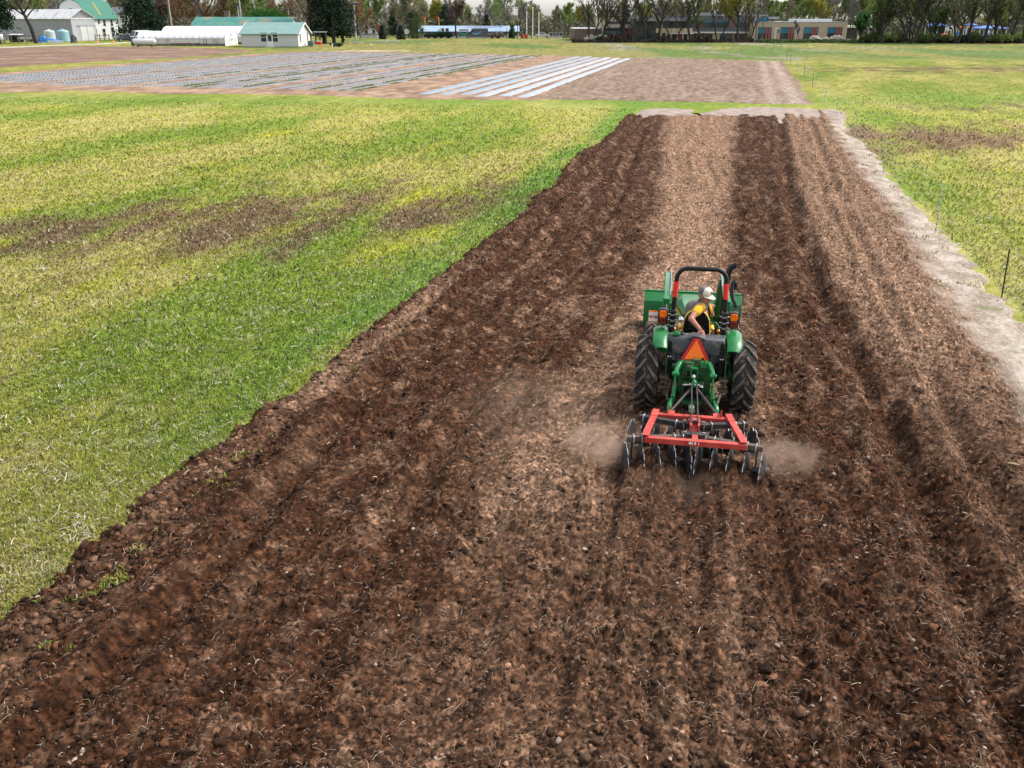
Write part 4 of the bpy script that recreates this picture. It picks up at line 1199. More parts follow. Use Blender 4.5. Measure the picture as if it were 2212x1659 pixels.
# ================================================================== DRIVER (twisted to the right, looking back over the harrow)
M_SKIN = pmat('sunburnt_skin', (.42, .165, .11), (.34, .12, .08), scale=22, rough=.55, spec=.4)
M_VEST = pmat('quilted_olive_vest', (.115, .115, .095), (.155, .15, .125), scale=9, rough=.85, bump=.5, stretch=(1, 1, 3.5), bscale=28, dist=.02)
M_SHIRT = pmat('mustard_shirt', (.80, .44, .015), (.72, .38, .012), scale=14, rough=.85, bump=.2)
M_TAN = pmat('tan_trousers', (.36, .20, .10), (.30, .16, .08), scale=11, rough=.9, bump=.3)
M_CREAM = pmat('cream_cap_front', (.70, .66, .56), (.64, .60, .50), scale=20, rough=.85)
M_GMESH = pmat('grey_cap_mesh', (.105, .10, .095), (.16, .15, .145), scale=90, rough=.9)
M_COLLAR = pmat('black_collar', (.014, .014, .016), rough=.9)
M_HAIR = pmat('grey_hair', (.30, .27, .25), (.18, .16, .15), scale=60, rough=.8)
M_PATCH = pmat('rust_brown_patch', (.22, .06, .03), rough=.8)
M_EYE = pmat('dark_eye', (.03, .022, .02), rough=.3)
M_BOOT = pmat('work_boot', (.07, .045, .03), rough=.8)

dr = thing('person', 'driver in a grey vest and yellow shirt turned round on the tractor seat', 'person', (TR_O[0], TR_O[1], TZ - .03), -TR_YAW)

def remesh(mb, name, mat, parent, vox, smooth=6):
    o = mb.build(name, mat, parent)
    r = o.modifiers.new('r', 'REMESH'); r.mode = 'VOXEL'; r.voxel_size = vox; r.use_smooth_shade = True
    s = o.modifiers.new('s', 'SMOOTH'); s.iterations = smooth; s.factor = .5
    return o

V = Vector
PEL = V((.0, .70, .98)); CH = V((.02, .66, 1.32)); NECK = V((.07, .61, 1.485)); HEAD = V((.095, .575, 1.595))
SR = V((.03, .47, 1.455)); ER = V((-.10, .235, 1.335)); WR = V((.035, -.06, 1.275)); HR = V((.062, -.15, 1.262))      # right arm, over the seat back
SL = V((.12, .80, 1.40)); EL = V((.24, .86, 1.22)); WL = V((.235, .87, 1.27)); HL = V((.215, .86, 1.315))                # left arm, hand up by the wheel
yawt = math.radians(-62)                                     # chest turned to the right
RT = rotm(math.radians(4), math.radians(10), yawt)

b = MB()
b.ell(PEL, (.17, .14, .13)); b.ell(V((.0, .68, 1.14)), (.155, .12, .16), rot=RT); b.ell(CH, (.185, .125, .17), rot=RT)
b.cap(SR, SL, .075, .07); b.cap(CH, NECK, .08, .056)
b.cap(SR, ER, .058, .046); b.cap(ER, WR, .046, .029)
b.cap(SL, EL, .055, .044); b.cap(EL, WL, .042, .028)
# legs
for s in (-1, 1):
    hip = V((s * .10, .70, .95)); kn = V((s * .245, 1.02, .98)); an = V((s * .27, 1.10, .66))
    b.cap(hip, kn, .085, .062); b.cap(kn, an, .058, .042); b.cap(an + V((0, -.02, -.02)), an + V((0, .15, -.03)), .042, .035)
# head, facing right and a little back
FY = math.radians(-128); HD = rotm(math.radians(0), 0, FY) @ rotm(math.radians(-8), 0, 0)         # local head frame: +y is the face
def hp_(x, y, z): return HEAD + HD @ V((x, y, z))
b.cap(NECK, HEAD + V((0, 0, -.03)), .058, .062)
b.ell(HEAD + HD @ V((0, -.012, .03)), (.077, .098, .102), 20, 14, HD); b.ell(hp_(0, .028, -.055), (.058, .068, .065), 16, 12, HD)
b.ell(hp_(0, .062, -.092), (.034, .028, .024), rot=HD)                # chin
b.ell(hp_(0, .082, .030), (.055, .016, .013), rot=HD)                 # brow ridge
b.cap(hp_(0, .085, .022), hp_(0, .112, -.018), .010, .015); b.ell(hp_(.012, .098, -.022), .009); b.ell(hp_(-.012, .098, -.022), .009)
b.ell(hp_(.04, .066, -.01), (.022, .02, .02), rot=HD); b.ell(hp_(-.04, .066, -.01), (.022, .02, .02), rot=HD)      # cheeks
b.ell(hp_(0, .092, -.052), (.024, .010, .0065), rot=HD); b.ell(hp_(0, .089, -.066), (.020, .010, .0075), rot=HD)   # lips
for s in (-1, 1): b.ell(hp_(s * .078, -.008, .0), (.010, .022, .034), rot=HD)
# hands: palm, four fingers and a thumb
def hand(wr, c, fwd, down, side, curl, k=1.0):
    """c palm centre; fwd finger direction, down towards the palm side, side towards the thumb"""
    fwd, down, side = fwd.normalized(), down.normalized(), side.normalized()
    b.cap(wr, c, .027, .032)
    R = Matrix((side, fwd, down)).transposed()
    b.ell(c, (.043, .046, .017), 14, 9, R)
    for i, (o, ln) in enumerate(((.031, .066), (.0105, .076), (-.0105, .070), (-.031, .055))):
        p = c + side * o + fwd * .036; dr_ = (fwd + side * o * 2.2).normalized(); pts = [p]
        for j, (f, cu) in enumerate(((.45, .25 + curl * .5), (.32, .6 + curl), (.25, .9 + curl))):
            dv = (dr_ * math.cos(cu) + down * math.sin(cu)).normalized(); p = p + dv * ln * f * 1.25; pts.append(p)
        for j in range(3): b.cap(pts[j], pts[j + 1], .0098 - .0008 * j, .0090 - .0008 * j, 8)
    p = c + side * .036 - fwd * .018
    q = p + (side * .75 + fwd * .75 + down * .25) * .036; r_ = q + (fwd * .9 + side * .15 + down * .45) * .034
    b.cap(p, q, .0135, .0115, 8); b.cap(q, r_, .0108, .0095, 8)
hand(WR, HR, V((.10, -.75, -.45)), V((.0, -.35, -.9)), V((-.95, -.1, .1)), .25)
hand(WL, HL, V((.25, .15, .9)), V((.3, .9, -.2)), V((-.8, .4, .2)), 1.0)
body = remesh(b, 'body', M_SKIN, dr, .0052, 3)
tag(dr, 'driver in a grey vest and yellow shirt turned round on the tractor seat')

# vest over the torso
m = MB()
m.ell(V((.0, .68, 1.10)), (.178, .142, .17), rot=RT); m.ell(V((-.02, .665, 1.25)), (.20, .165, .18), rot=RT); m.ell(CH + V((-.035, .0, .02)), (.205, .165, .165), rot=RT)
m.cap(SR.lerp(SL, .1), SR.lerp(SL, .9), .092, .09); m.cap(CH + V((0, 0, .08)), NECK + V((-.01, 0, -.02)), .10, .074)
remesh(m, 'vest', M_VEST, dr, .011, 4)
m = MB()
ringc = NECK + V((.0, 0, .0)); nrm = (HEAD - NECK).normalized()
m.lathe([(.070, -.03), (.079, .0), (.076, .038), (.064, .046), (.06, .0)], ringc, 'z', 20, rot=rotm(0, math.radians(14), 0)); m.tube([ringc + V((.06, -.03, 0)), CH + V((.17, -.02, .02)), CH + V((.17, .02, -.16))], [.022, .016, .012], 8)
m.build('collar', M_COLLAR, dr, smooth=60)
# short sleeves
m = MB(); m.cap(SR + V((.015, .02, .0)), SR.lerp(ER, .44), .078, .069, 14); remesh(m, 'shirt_sleeve', M_SHIRT, dr, .008, 3)
m = MB(); m.cap(SL, SL.lerp(EL, .5), .076, .066, 12); remesh(m, 'shirt_sleeve', M_SHIRT, dr, .008, 3)
# trousers, boots
m = MB(); m.ell(PEL + V((0, 0, -.03)), (.195, .16, .11))
for s in (-1, 1):
    hip = V((s * .10, .70, .95)); kn = V((s * .245, 1.02, .98)); an = V((s * .27, 1.10, .69))
    m.cap(hip, kn, .102, .078); m.cap(kn, an, .074, .062)
remesh(m, 'trousers', M_TAN, dr, .012, 4)
m = MB()
for s in (-1, 1):
    m = MB(); m.cap(V((s * .27, 1.06, .70)), V((s * .27, 1.09, .66)), .055, .05); m.cap(V((s * .27, 1.06, .645)), V((s * .275, 1.26, .63)), .052, .042)
    remesh(m, 'boot', M_BOOT, dr, .012, 2)
# hair under the cap, eyes, brows
m = MB(); m.ell(hp_(0, -.035, .02), (.082, .082, .072), 18, 12, HD)
for s in (-1, 1): m.ell(hp_(s * .075, .012, .012), (.008, .015, .032), rot=HD)
remesh(m, 'hair', M_HAIR, dr, .007, 1)
for s in (-1, 1):
    m = MB(); m.ell(hp_(s * .031, .082, .012), (.013, .008, .0055), rot=HD); m.build('eye', M_EYE, dr, smooth=60)
    m = MB(); m.cap(hp_(s * .016, .094, .034), hp_(s * .05, .083, .034), .0055, .0045, 6); m.build('eyebrow', M_HAIR, dr, smooth=60)
m = MB(); m.cap(hp_(-.022, .099, -.0595), hp_(.022, .099, -.0595), .0022, .0022, 6); m.build('mouth', M_PATCH, dr)
# cap: cream front, grey mesh back, peak, patch
cp = bpy.data.objects.new('cap', None); COL.objects.link(cp); cp.parent = dr; cp.location = HEAD + HD @ V((0, -.006, .058)); cp.rotation_euler = (HD @ rotm(math.radians(-3))).to_euler()
def dome(a0, a1, n=12, r=(.091, .112, .094)):
    m = MB(); rings = []
    for j in range(8):
        ph = math.pi / 2 * j / 7.6; ring = []
        for i in range(n + 1):
            th = a0 + (a1 - a0) * i / n
            zz = r[2] * math.sin(ph) ** .8 if ph > 0 else -.012
            ring.append(V((r[0] * math.cos(ph) ** .75 * math.cos(th), r[1] * math.cos(ph) ** .75 * math.sin(th), zz)))
        rings.append(ring)
    m.loft(rings, cap=False, closed=False)
    return m
def solid(o, t):
    s = o.modifiers.new('t', 'SOLIDIFY'); s.thickness = t; s.offset = 0
solid(dome(math.radians(8), math.radians(172)).build('cap_front', M_CREAM, cp, smooth=60), .004)
solid(dome(math.radians(172), math.radians(368)).build('cap_mesh', M_GMESH, cp, smooth=60), .004)
m = MB(); rows = []
for j in range(6):
    t = j / 5; row = []
    for i in range(13):
        a = math.radians(14 + 152 * i / 12); x = .088 * math.cos(a); y0 = .108 * math.sin(a)
        ext = .085 * math.sin(a) ** .6
        row.append(V((x * (1 - .06 * t), y0 + ext * t, -.012 - .10 * x * x * 30 * (.3 + .3 * t) - .016 * t)))
    rows.append(row)
m.loft(rows, cap=False, closed=False)
solid(m.build('cap_peak', M_CREAM, cp, smooth=60), .006)
m = MB()
n = 10; pts = []
for (x, z) in ((-.024, .022), (-.026, .045), (-.012, .062), (.0, .068), (.012, .062), (.026, .045), (.024, .022)):
    ph = math.asin(min(1, (z / .094) ** 1.25)); y = .112 * math.cos(ph) ** .75 * math.sqrt(max(0, 1 - (x / (.091 * math.cos(ph) ** .75)) ** 2))
    pts.append(V((x, y + .004, z)))
m.prism(pts, (0, .003, 0)); m.build('cap_patch', M_PATCH, cp)
m = MB(); m.ell((0, 0, .094), (.008, .008, .005)); m.build('cap_button', M_GMESH, cp)
# ================================================================== FAR PLOTS
def plot(name, px, cell, cfun, hfun=None, seed=1, edge=.8, ragged=.8, base=.03, amp=.05, freq=1.2, drop=.12):
    poly = np.array([gpt(*p) for p in px])
    x0, x1, y0, y1 = poly[:, 0].min() - 2, poly[:, 0].max() + 2, poly[:, 1].min() - 2, poly[:, 1].max() + 2
    nx = max(4, int((x1 - x0) / cell)); ny = max(4, int((y1 - y0) / (cell * 1.3)))
    X, Y = np.meshgrid(np.linspace(x0, x1, nx), np.linspace(y0, y1, ny))
    ins = poly_sd(poly, X, Y) + ragged * fbm(X * .35, Y * .35, seed, 4)
    a = sst(-edge * .5, edge * .5, ins)
    h = base + amp * fbm(X * freq, Y * freq, seed + 1, 4)
    if hfun is not None: h = h + hfun(X, Y)
    h = h * a - drop * (1 - a)
    c = cfun(X, Y) * (.72 + .56 * np.random.default_rng(seed).random(X.shape))[..., None]
    keepf = gridfaces(ny, nx); ok = (a.reshape(-1)[keepf] > .001).any(1)
    return npmesh(name, np.stack([X, Y, h], -1).reshape(-1, 3), keepf[ok], M_FAR, smooth=True, colors=c.reshape(-1, 3))
M_FAR = attmat('far_soil', rough=1, n1=(2.5, .28), n2=(9, .35), bump=.9, bscale=5, dist=.12, spec=.08)
def mix3(a, b, t): return np.array(a) + (np.array(b) - np.array(a)) * t[..., None]

def upper_c(X, Y):
    q = X - .236 * Y
    n = .3 * fbm(q * .5, Y * .12, 501, 4) + .8 * fbm(X * 1.9, Y * 1.3, 502, 3)
    c = mix3((.135, .088, .064), (.27, .195, .145), sst(-.5, .5, n))
    c = mix3(c, (.07, .042, .032), sst(.25, .6, fbm(X * 2.6, Y * 1.8, 503, 3)) * .7)
    RE = np.interp(Y, UR[:, 1], UR[:, 0])
    d = RE - X
    track = np.exp(-((d - 1.3) / .5) ** 2) + np.exp(-((d - 2.9) / .45) ** 2) * .8
    c = mix3(c, (.34, .27, .22), np.clip(track * (.75 + .5 * fbm(X * .8, Y * .4, 504, 3)), 0, 1))
    # sweeping tracks of the last pass
    tr2 = np.exp(-((np.abs(fbm(q * .22, Y * .03, 505, 2)) - .12) / .02) ** 2)
    return mix3(c, (.30, .23, .19), np.clip(tr2, 0, 1) * .5)
UR = np.array(sorted([gpt(*p) for p in ((1760, 226), (1735, 190), (1712, 160), (1690, 133))], key=lambda g: g[1]))
o = plot('tilled_plot', [(1150, 214), (1300, 217), (1500, 221), (1762, 227), (1735, 190), (1712, 160), (1690, 133), (1560, 129), (1372, 125.5), (1300, 141), (1215, 175)], .24, upper_c, seed=510, amp=.11, freq=1.4, base=.05)
tag(o, 'dry pinkish brown tilled plot beyond the cross strip of grass', 'tilled plot', kind='structure')

def veg_c(X, Y):
    n = fbm(X * .5, Y * .35, 521, 4)
    gp = sst(-13.5, -20, X - .236 * Y + .0)
    c = mix3((.20, .125, .085), (.33, .225, .155), sst(-.4, .4, n)) * (1 - .0 * gp[..., None])
    return mix3(c, (.11, .07, .05), sst(.2, .5, fbm(X * 1.1, Y * 1.1, 522, 3)) * .5)
o = plot('vegetable_plot', [(-60, 203), (0, 201), (162, 196), (342, 203), (516, 203), (700, 207), (921, 215), (1140, 217), (1200, 214), (1260, 160), (1372, 126), (1163, 119), (1032, 116.5), (886, 114), (690, 111), (560, 116), (378, 130), (200, 142), (0, 158), (-60, 163)], .5, veg_c, seed=530, amp=.06, freq=.9, base=.04)
tag(o, 'tan soil of the vegetable plot under the plastic rows', 'vegetable plot', kind='structure')
def brown_c(X, Y):
    n = fbm(X * .12, Y * .5, 541, 4)
    c = mix3((.125, .075, .055), (.245, .16, .12), sst(-.4, .4, n))
    return mix3(c, (.30, .21, .15), sst(.15, .4, fbm(X * .05, Y * .3, 542, 3)) * .5)
o = plot('bare_field', [(-90, 106), (0, 104), (171, 99.5), (378, 102), (523, 106.5), (548, 112), (378, 125.5), (188, 134), (0, 146), (-90, 153)], .9, brown_c, seed=550, edge=1.5, base=.05, ragged=1.2)
tag(o, 'bare reddish brown field in front of the farm buildings', 'field', kind='structure')
o = plot('bare_strip', [(690, 111.5), (760, 108), (880, 107.5), (900, 111), (800, 113)], 1.0, lambda X, Y: mix3((.26, .2, .12), (.38, .3, .18), sst(-.4, .4, fbm(X * .3, Y * .3, 561, 3))), seed=560, ragged=1.5)
tag(o, 'straw coloured bare strip at the far edge of the plastic rows', 'field', kind='structure')

def ribbon(name, px, w, cfun, z=.03, mat=None, n=60, seed=5):
    P = np.array([gpt(*p) for p in px]); s = np.r_[0, np.cumsum(np.hypot(*np.diff(P, axis=0).T))]
    t = np.linspace(0, s[-1], n); cx = np.interp(t, s, P[:, 0]); cy = np.interp(t, s, P[:, 1])
    tx = np.gradient(cx); ty = np.gradient(cy); L = np.hypot(tx, ty); nx, ny = -ty / L, tx / L
    k = np.linspace(-.5, .5, 7)[None, :]; ww = w * (1 + .25 * fbm(t * .2, t * 0, seed, 3))[:, None]
    X = cx[:, None] + nx[:, None] * k * ww; Y = cy[:, None] + ny[:, None] * k * ww
    Z = np.full(X.shape, z); Z[:, 0] = Z[:, -1] = -.05
    return npmesh(name, np.stack([X, Y, Z], -1).reshape(-1, 3), gridfaces(n, 7), mat or M_FAR, smooth=True, colors=cfun(X, Y).reshape(-1, 3))
grav = lambda X, Y: mix3((.33, .30, .27), (.46, .43, .39), sst(-.4, .4, fbm(X * .4, Y * .4, 571, 3)))
o = ribbon('farm_road', [(-120, 104.5), (0, 103), (116, 98.3), (207, 95.6), (292, 91.2), (360, 88)], 4.0, grav, .06)
tag(o, 'pale gravel farm road past the barns', 'road', kind='structure')
o = ribbon('footpath', [(1500, 90.2), (1650, 90.2), (1830, 90.6), (1870, 88.5), (1935, 84.5)], 3.2, lambda X, Y: np.full(X.shape + (3,), .5), .07)
tag(o, 'pale concrete walk along the school front', 'path', kind='structure')

# ================================================================== PLASTIC MULCH ROWS
M_MULCH = pmat('grey_plastic_mulch', (.12, .155, .19), (.165, .20, .24), scale=1.5, rough=.6, spec=.3, bump=.5, bscale=6, dist=.03, c3=(.20, .14, .10), s3=3)
M_MULCHW = pmat('clean_plastic_mulch', (.20, .225, .26), (.27, .295, .33), scale=1.5, rough=.35, bump=.5, bscale=6, dist=.03)
M_MULCHM = pmat('blue_grey_plastic_mulch', (.16, .195, .23), (.21, .245, .28), scale=1.5, rough=.5, bump=.5, bscale=6, dist=.03)
M_SEED = leafmat('seedling_leaf', (.04, .10, .02), (.08, .16, .03), 3, .2)
_b = np.array(sorted([gpt(*p) for p in ((-80, 178), (0, 178), (68, 183), (171, 186), (256, 188), (306, 189), (378, 188.5), (440, 192), (541, 193), (626, 194), (695, 197), (752, 198.5), (801, 201), (957, 205.5), (1062, 209), (1133, 211.5))], key=lambda g: g[0] - .236 * g[1]))
_t = np.array(sorted([gpt(*p) for p in ((-80, 168), (0, 163), (378, 134), (690, 112.5), (886, 115.5), (1032, 118), (1163, 120.5), (1364, 127))], key=lambda g: g[0] - .236 * g[1]))
bq, tq = _b[:, 0] - .236 * _b[:, 1], _t[:, 0] - .236 * _t[:, 1]
rg = np.random.default_rng(61)
q = bq.max() - .15; k = 0; seedpos = []; rowinfo = []
while q > -76:
    y0 = np.interp(q, bq, _b[:, 1]); y1 = np.interp(q, tq, _t[:, 1])
    y0 += rg.normal() * .35; y1 += rg.normal() * .6
    skip = k in (6, 7, 8, 9) or k in (16, 25, 33)
    if y1 - y0 > 3 and not skip:
        rowinfo.append((q, y0, y1, k))
    q -= 1.42 + (.25 if k < 6 else 0); k += 1
def mulch_row(q, y0, y1, white):
    n = max(8, int((y1 - y0) / .8)); ys = np.linspace(y0, y1, n)
    wob = .10 * fbm(ys * .12, ys * 0 + q, 71, 2) + .03 * fbm(ys * .9, ys * 0 + q, 72, 2)
    w = (.38 if white else .27); bowl = -.9 * ((ys - (y0 + y1) / 2) / 34) ** 2 * 0
    xs = q + .236 * ys + wob + bowl
    hh = (.09 if white else .045) * (1 + .15 * fbm(ys * .7, ys * 0 + q, 73, 2)) * sst(0, .8, ys - y0 + .05) * sst(0, .8, y1 - ys + .05)
    prof = [(-w - .12, .0), (-w, .55), (-w * .8, .95), (-w * .3, 1.0), (w * .3, 1.0), (w * .8, .95), (w, .55), (w + .12, .0)]
    V_ = np.stack([np.stack([xs + a, ys, .03 + hh * b], 1) for a, b in prof], 1)
    m = MB(); npf = gridfaces(n, len(prof))
    return V_.reshape(-1, 3), npf
for i, (q, y0, y1, k) in enumerate(rowinfo):
    white = k < 6
    v, f = mulch_row(q, y0, y1, white)
    o = npmesh('mulch_row', v, f, M_MULCHW if k < 3 else (M_MULCHM if k < 6 else M_MULCH), smooth=True)
    if k < 3: lab = ['clean pale plastic mulch row right beside the brown tilled plot', 'clean pale plastic mulch row, second from the brown tilled plot', 'clean pale plastic mulch row, third from the brown tilled plot'][k]
    elif k < 6: lab = ['pale blue grey plastic mulch row next to the three clean pale rows', 'pale blue grey plastic mulch row between a wide bare gap and the pale rows', 'pale blue grey plastic mulch row bordering the wide bare tan gap'][k - 3]
    else: lab = 'long grey plastic mulch row with seedlings left of the bare gap'
    tag(o, lab, 'crop row', 'plastic mulch rows in the vegetable plot')
    if k > 5 and k % 2 == 0:
        for s in (-.17, .17):
            ys = np.arange(y0 + .5, y1 - .5, .55)
            if k % 3 == 0: ys = ys[rg.random(len(ys)) < .85]
            seedpos.append(np.stack([q + .236 * ys + s + .10 * fbm(ys * .12, ys * 0 + q, 71, 2), ys], 1))
sp_ = np.concatenate(seedpos); n = len(sp_)
rg = np.random.default_rng(62)
hh = .05 + .10 * rg.random(n) ** 1.5; V_ = []
for j in range(5):
    a = rg.random(n) * 6.283; l = hh * (.6 + .6 * rg.random(n)); w = .02 + .02 * rg.random(n)
    b = np.stack([sp_[:, 0], sp_[:, 1], np.full(n, .10)], 1)
    d = np.stack([np.cos(a) * l * .7, np.sin(a) * l * .7, l * .8], 1); s = np.stack([-np.sin(a) * w, np.cos(a) * w, 0 * a], 1)
    V_ += [b, b + d * .55 + s, b + d, b + d * .55 - s]
v = np.stack(V_, 1).reshape(-1, 3); bb_ = np.arange(n * 5)[:, None] * 4
o = npmesh('seedlings', v, bb_ + np.array([[0, 1, 2, 3]]), M_SEED)
tag(o, 'small green seedlings planted along the plastic rows', 'seedlings', kind='stuff')
# green weed strips between a few beds
vp = []
for (q, y0, y1, k) in rowinfo:
    if k in (10, 11, 13, 18, 21, 22, 27):
        n = int((y1 - y0) * 14); ys = y0 + (y1 - y0) * rg.random(n); ys = ys[fbm(ys * .25, ys * 0 + q, 75, 3) > -.05]
        vp.append(np.stack([q + .236 * ys + .66 + .12 * rg.normal(size=len(ys)), ys], 1))
sp_ = np.concatenate(vp); n = len(sp_); V_ = []
for j in range(4):
    a = rg.random(n) * 6.283; l = .06 + .12 * rg.random(n); w = .04
    b = np.stack([sp_[:, 0], sp_[:, 1], np.full(n, .03)], 1); d = np.stack([np.cos(a) * l, np.sin(a) * l, l * .7], 1); s = np.stack([-np.sin(a) * w, np.cos(a) * w, 0 * a], 1)
    V_ += [b, b + d * .55 + s, b + d, b + d * .55 - s]
v = np.stack(V_, 1).reshape(-1, 3); bb_ = np.arange(n * 4)[:, None] * 4
M_WEED = leafmat('weed_leaf', (.10, .17, .02), (.24, .22, .03), .8, .2)
o = npmesh('weeds', v, bb_ + np.array([[0, 1, 2, 3]]), M_WEED); tag(o, 'yellow green weeds between the plastic rows', 'weeds', kind='stuff')

# ================================================================== ELECTRIC FENCE
M_PW = pmat('pale_blue_post', (.34, .42, .44), (.42, .5, .5), scale=9, rough=.5)
M_PB = pmat('black_post', (.012, .012, .013), rough=.5)
M_INS = pmat('yellow_insulator', (.85, .55, .02), rough=.4)
M_WIRE = pmat('pale_polywire', (.55, .58, .52), (.4, .45, .4), scale=30, rough=.6)
posts = [((2330, 800), 'b', 1.05), ((2163, 645), 'b', 1.08), ((2020, 505), 'w', 1.42), ((1907, 377), 'w', 1.42), ((1846, 302), 'w', 1.42), ((1807, 254), 'w', 1.42), ((1781, 224), 'w', 1.42),
         ((1755, 190), 'b', 1.2), ((1737, 167), 'b', 1.4), ((1722, 153), 'w', 1.4), ((1707, 141), 'b', 1.3), ((1699, 135), 'b', 1.3), ((1678, 118), 'w', 1.4), ((1672, 108), 'b', 1.4)]
wp = [gpt(*p) for p, _, _ in posts]
fence = thing('electric_fence', 'long wire fence of thin posts along the pale dirt path', 'fence', (wp[1][0], wp[1][1], 0))
fo = Vector((wp[1][0], wp[1][1], 0))
tilt = Vector((-.02, 0, 1))
for i, ((p, kind, H), g) in enumerate(zip(posts, wp)):
    po = bpy.data.objects.new('post', None); COL.objects.link(po); po.parent = fence; po.location = Vector((g[0], g[1], 0)) - fo
    far = g[1] > 70
    r = .014 if not far else .014
    po.rotation_euler = (rg.normal() * .02, -.045 + rg.normal() * .02, 0)
    m = MB(); m.tube([(0, 0, -.05), (0, 0, H)], r * (1.1 if kind == 'b' else 1), 8); m.build('rod', M_PB if kind == 'b' else M_PW, po, smooth=40)
    if kind == 'w':
        zs = [H - .02, H - .2]
        for z in zs:
            m = MB(); m.lathe([(.012, -.016), (.034, -.012), (.034, .014), (.012, .018)], (0, 0, z), 'z', 10); m.build('yellow_insulator', M_INS, po, smooth=40)
        for z in (.12, .27, .43, .62, .82, 1.02):
            m = MB(); m.lathe([(.012, -.012), (.024, -.010), (.024, .012), (.012, .014)], (0, 0, z), 'z', 8); m.build('clip', M_PB, po, smooth=40)
    else:
        for z in (.25, .45, .65, .85):
            m = MB(); m.lathe([(.012, -.012), (.022, -.010), (.022, .012), (.012, .014)], (0, 0, min(z, H - .05)), 'z', 8); m.build('clip', M_PB, po, smooth=40)
for z in (.12, .27, .43, .62, .82, 1.02, 1.22, 1.4):
    m = MB()
    pts = []
    for i in range(len(wp)):
        H = posts[i][2]; zz = z * min(1, H / 1.42)
        pts.append(Vector((wp[i][0], wp[i][1], zz)) - fo)
        if i < len(wp) - 1:
            H2 = posts[i + 1][2]; z2 = z * min(1, H2 / 1.42)
            pts.append((Vector((wp[i][0], wp[i][1], zz)) - fo).lerp(Vector((wp[i + 1][0], wp[i + 1][1], z2)) - fo, .5) - Vector((0, 0, .025)))
    m.tube(pts, [.0022 + .000015 * (p.y + fo.y) for p in pts], 4); m.build('wire', M_WIRE, fence)
# ================================================================== BUILDINGS
M_WHT = pmat('white_painted_boards', (.62, .62, .61), (.56, .56, .56), scale=1.2, rough=.7, bump=.25, bscale=6, stretch=(.15, .15, 4))
M_GRYW = pmat('weathered_grey_boards', (.24, .245, .26), (.31, .31, .33), scale=1.0, rough=.8, bump=.3, stretch=(3, 3, .2))
M_SID = pmat('pale_grey_siding', (.46, .455, .445), (.50, .495, .485), scale=2, rough=.7, bump=.4, bscale=7, stretch=(.05, .05, 1))
M_TRIM = pmat('white_trim', (.68, .68, .67), rough=.6)
M_TEAL = pmat('green_shingle_roof', (.018, .125, .085), (.03, .16, .11), scale=1.5, rough=.75, bump=.3, bscale=5, c3=(.035, .11, .085), s3=.6)
M_TEALP = pmat('pale_green_metal_roof', (.135, .235, .215), (.165, .27, .245), scale=.7, rough=.55, c3=(.12, .22, .2), s3=9)
M_TEALO = pmat('old_green_roof', (.03, .16, .13), (.065, .20, .165), scale=.5, rough=.75, c3=(.21, .165, .11), s3=.28)
M_STRP = pmat('ochre_roof_patch', (.23, .20, .06), (.17, .2, .08), scale=1, rough=.8)
M_TIN = pmat('white_tin_roof', (.58, .58, .58), (.48, .47, .46), scale=.5, rough=.5, c3=(.36, .33, .3), s3=.5)
M_DKROOF = pmat('dark_slate_roof', (.06, .07, .085), (.09, .10, .115), scale=2, rough=.8)
M_GLS = pmat('dark_window_glass', (.012, .02, .028), (.03, .045, .055), scale=.8, rough=.12, spec=.6)
M_TGLS = pmat('teal_window_glass', (.012, .13, .20), (.02, .17, .26), scale=.6, rough=.12, spec=.6)
M_POLY = pmat('white_greenhouse_film', (.72, .73, .74), (.64, .655, .67), scale=.6, rough=.35, bump=.1, bscale=2)
M_RIB = pmat('galvanised_hoop', (.42, .43, .44), rough=.5, metal=.3)
M_PLY = pmat('weathered_footboard', (.13, .13, .12), (.09, .09, .085), scale=1, rough=.9)
M_BLUER = pmat('pale_blue_metal_roof', (.20, .29, .40), (.24, .33, .44), scale=.6, rough=.45)
M_BLUET = pmat('dark_blue_trim', (.02, .06, .12), rough=.5)
M_BRK = pmat('brown_brick', (.12, .082, .066), (.17, .12, .098), scale=5, rough=.85, bump=.3)
M_BRKD = pmat('dark_brick', (.05, .042, .042), (.075, .062, .058), scale=5, rough=.85)
M_TAN = pmat('tan_block_wall', (.36, .28, .20), (.41, .325, .235), scale=4, rough=.85)
M_TANL = pmat('sand_and_sunlit_tan', (.50, .42, .28), (.54, .46, .31), scale=3, rough=.85)
M_SGRY = pmat('slate_grey_panel', (.085, .095, .115), (.11, .12, .14), scale=2, rough=.6)
M_LGRY = pmat('light_grey_panel', (.27, .28, .30), (.32, .33, .35), scale=2, rough=.6)
M_FINR = pmat('rust_red_fin', (.34, .055, .025), (.28, .045, .022), scale=8, rough=.6)
M_CHIM = pmat('red_chimney_brick', (.26, .07, .04), (.2, .06, .04), scale=5, rough=.9)

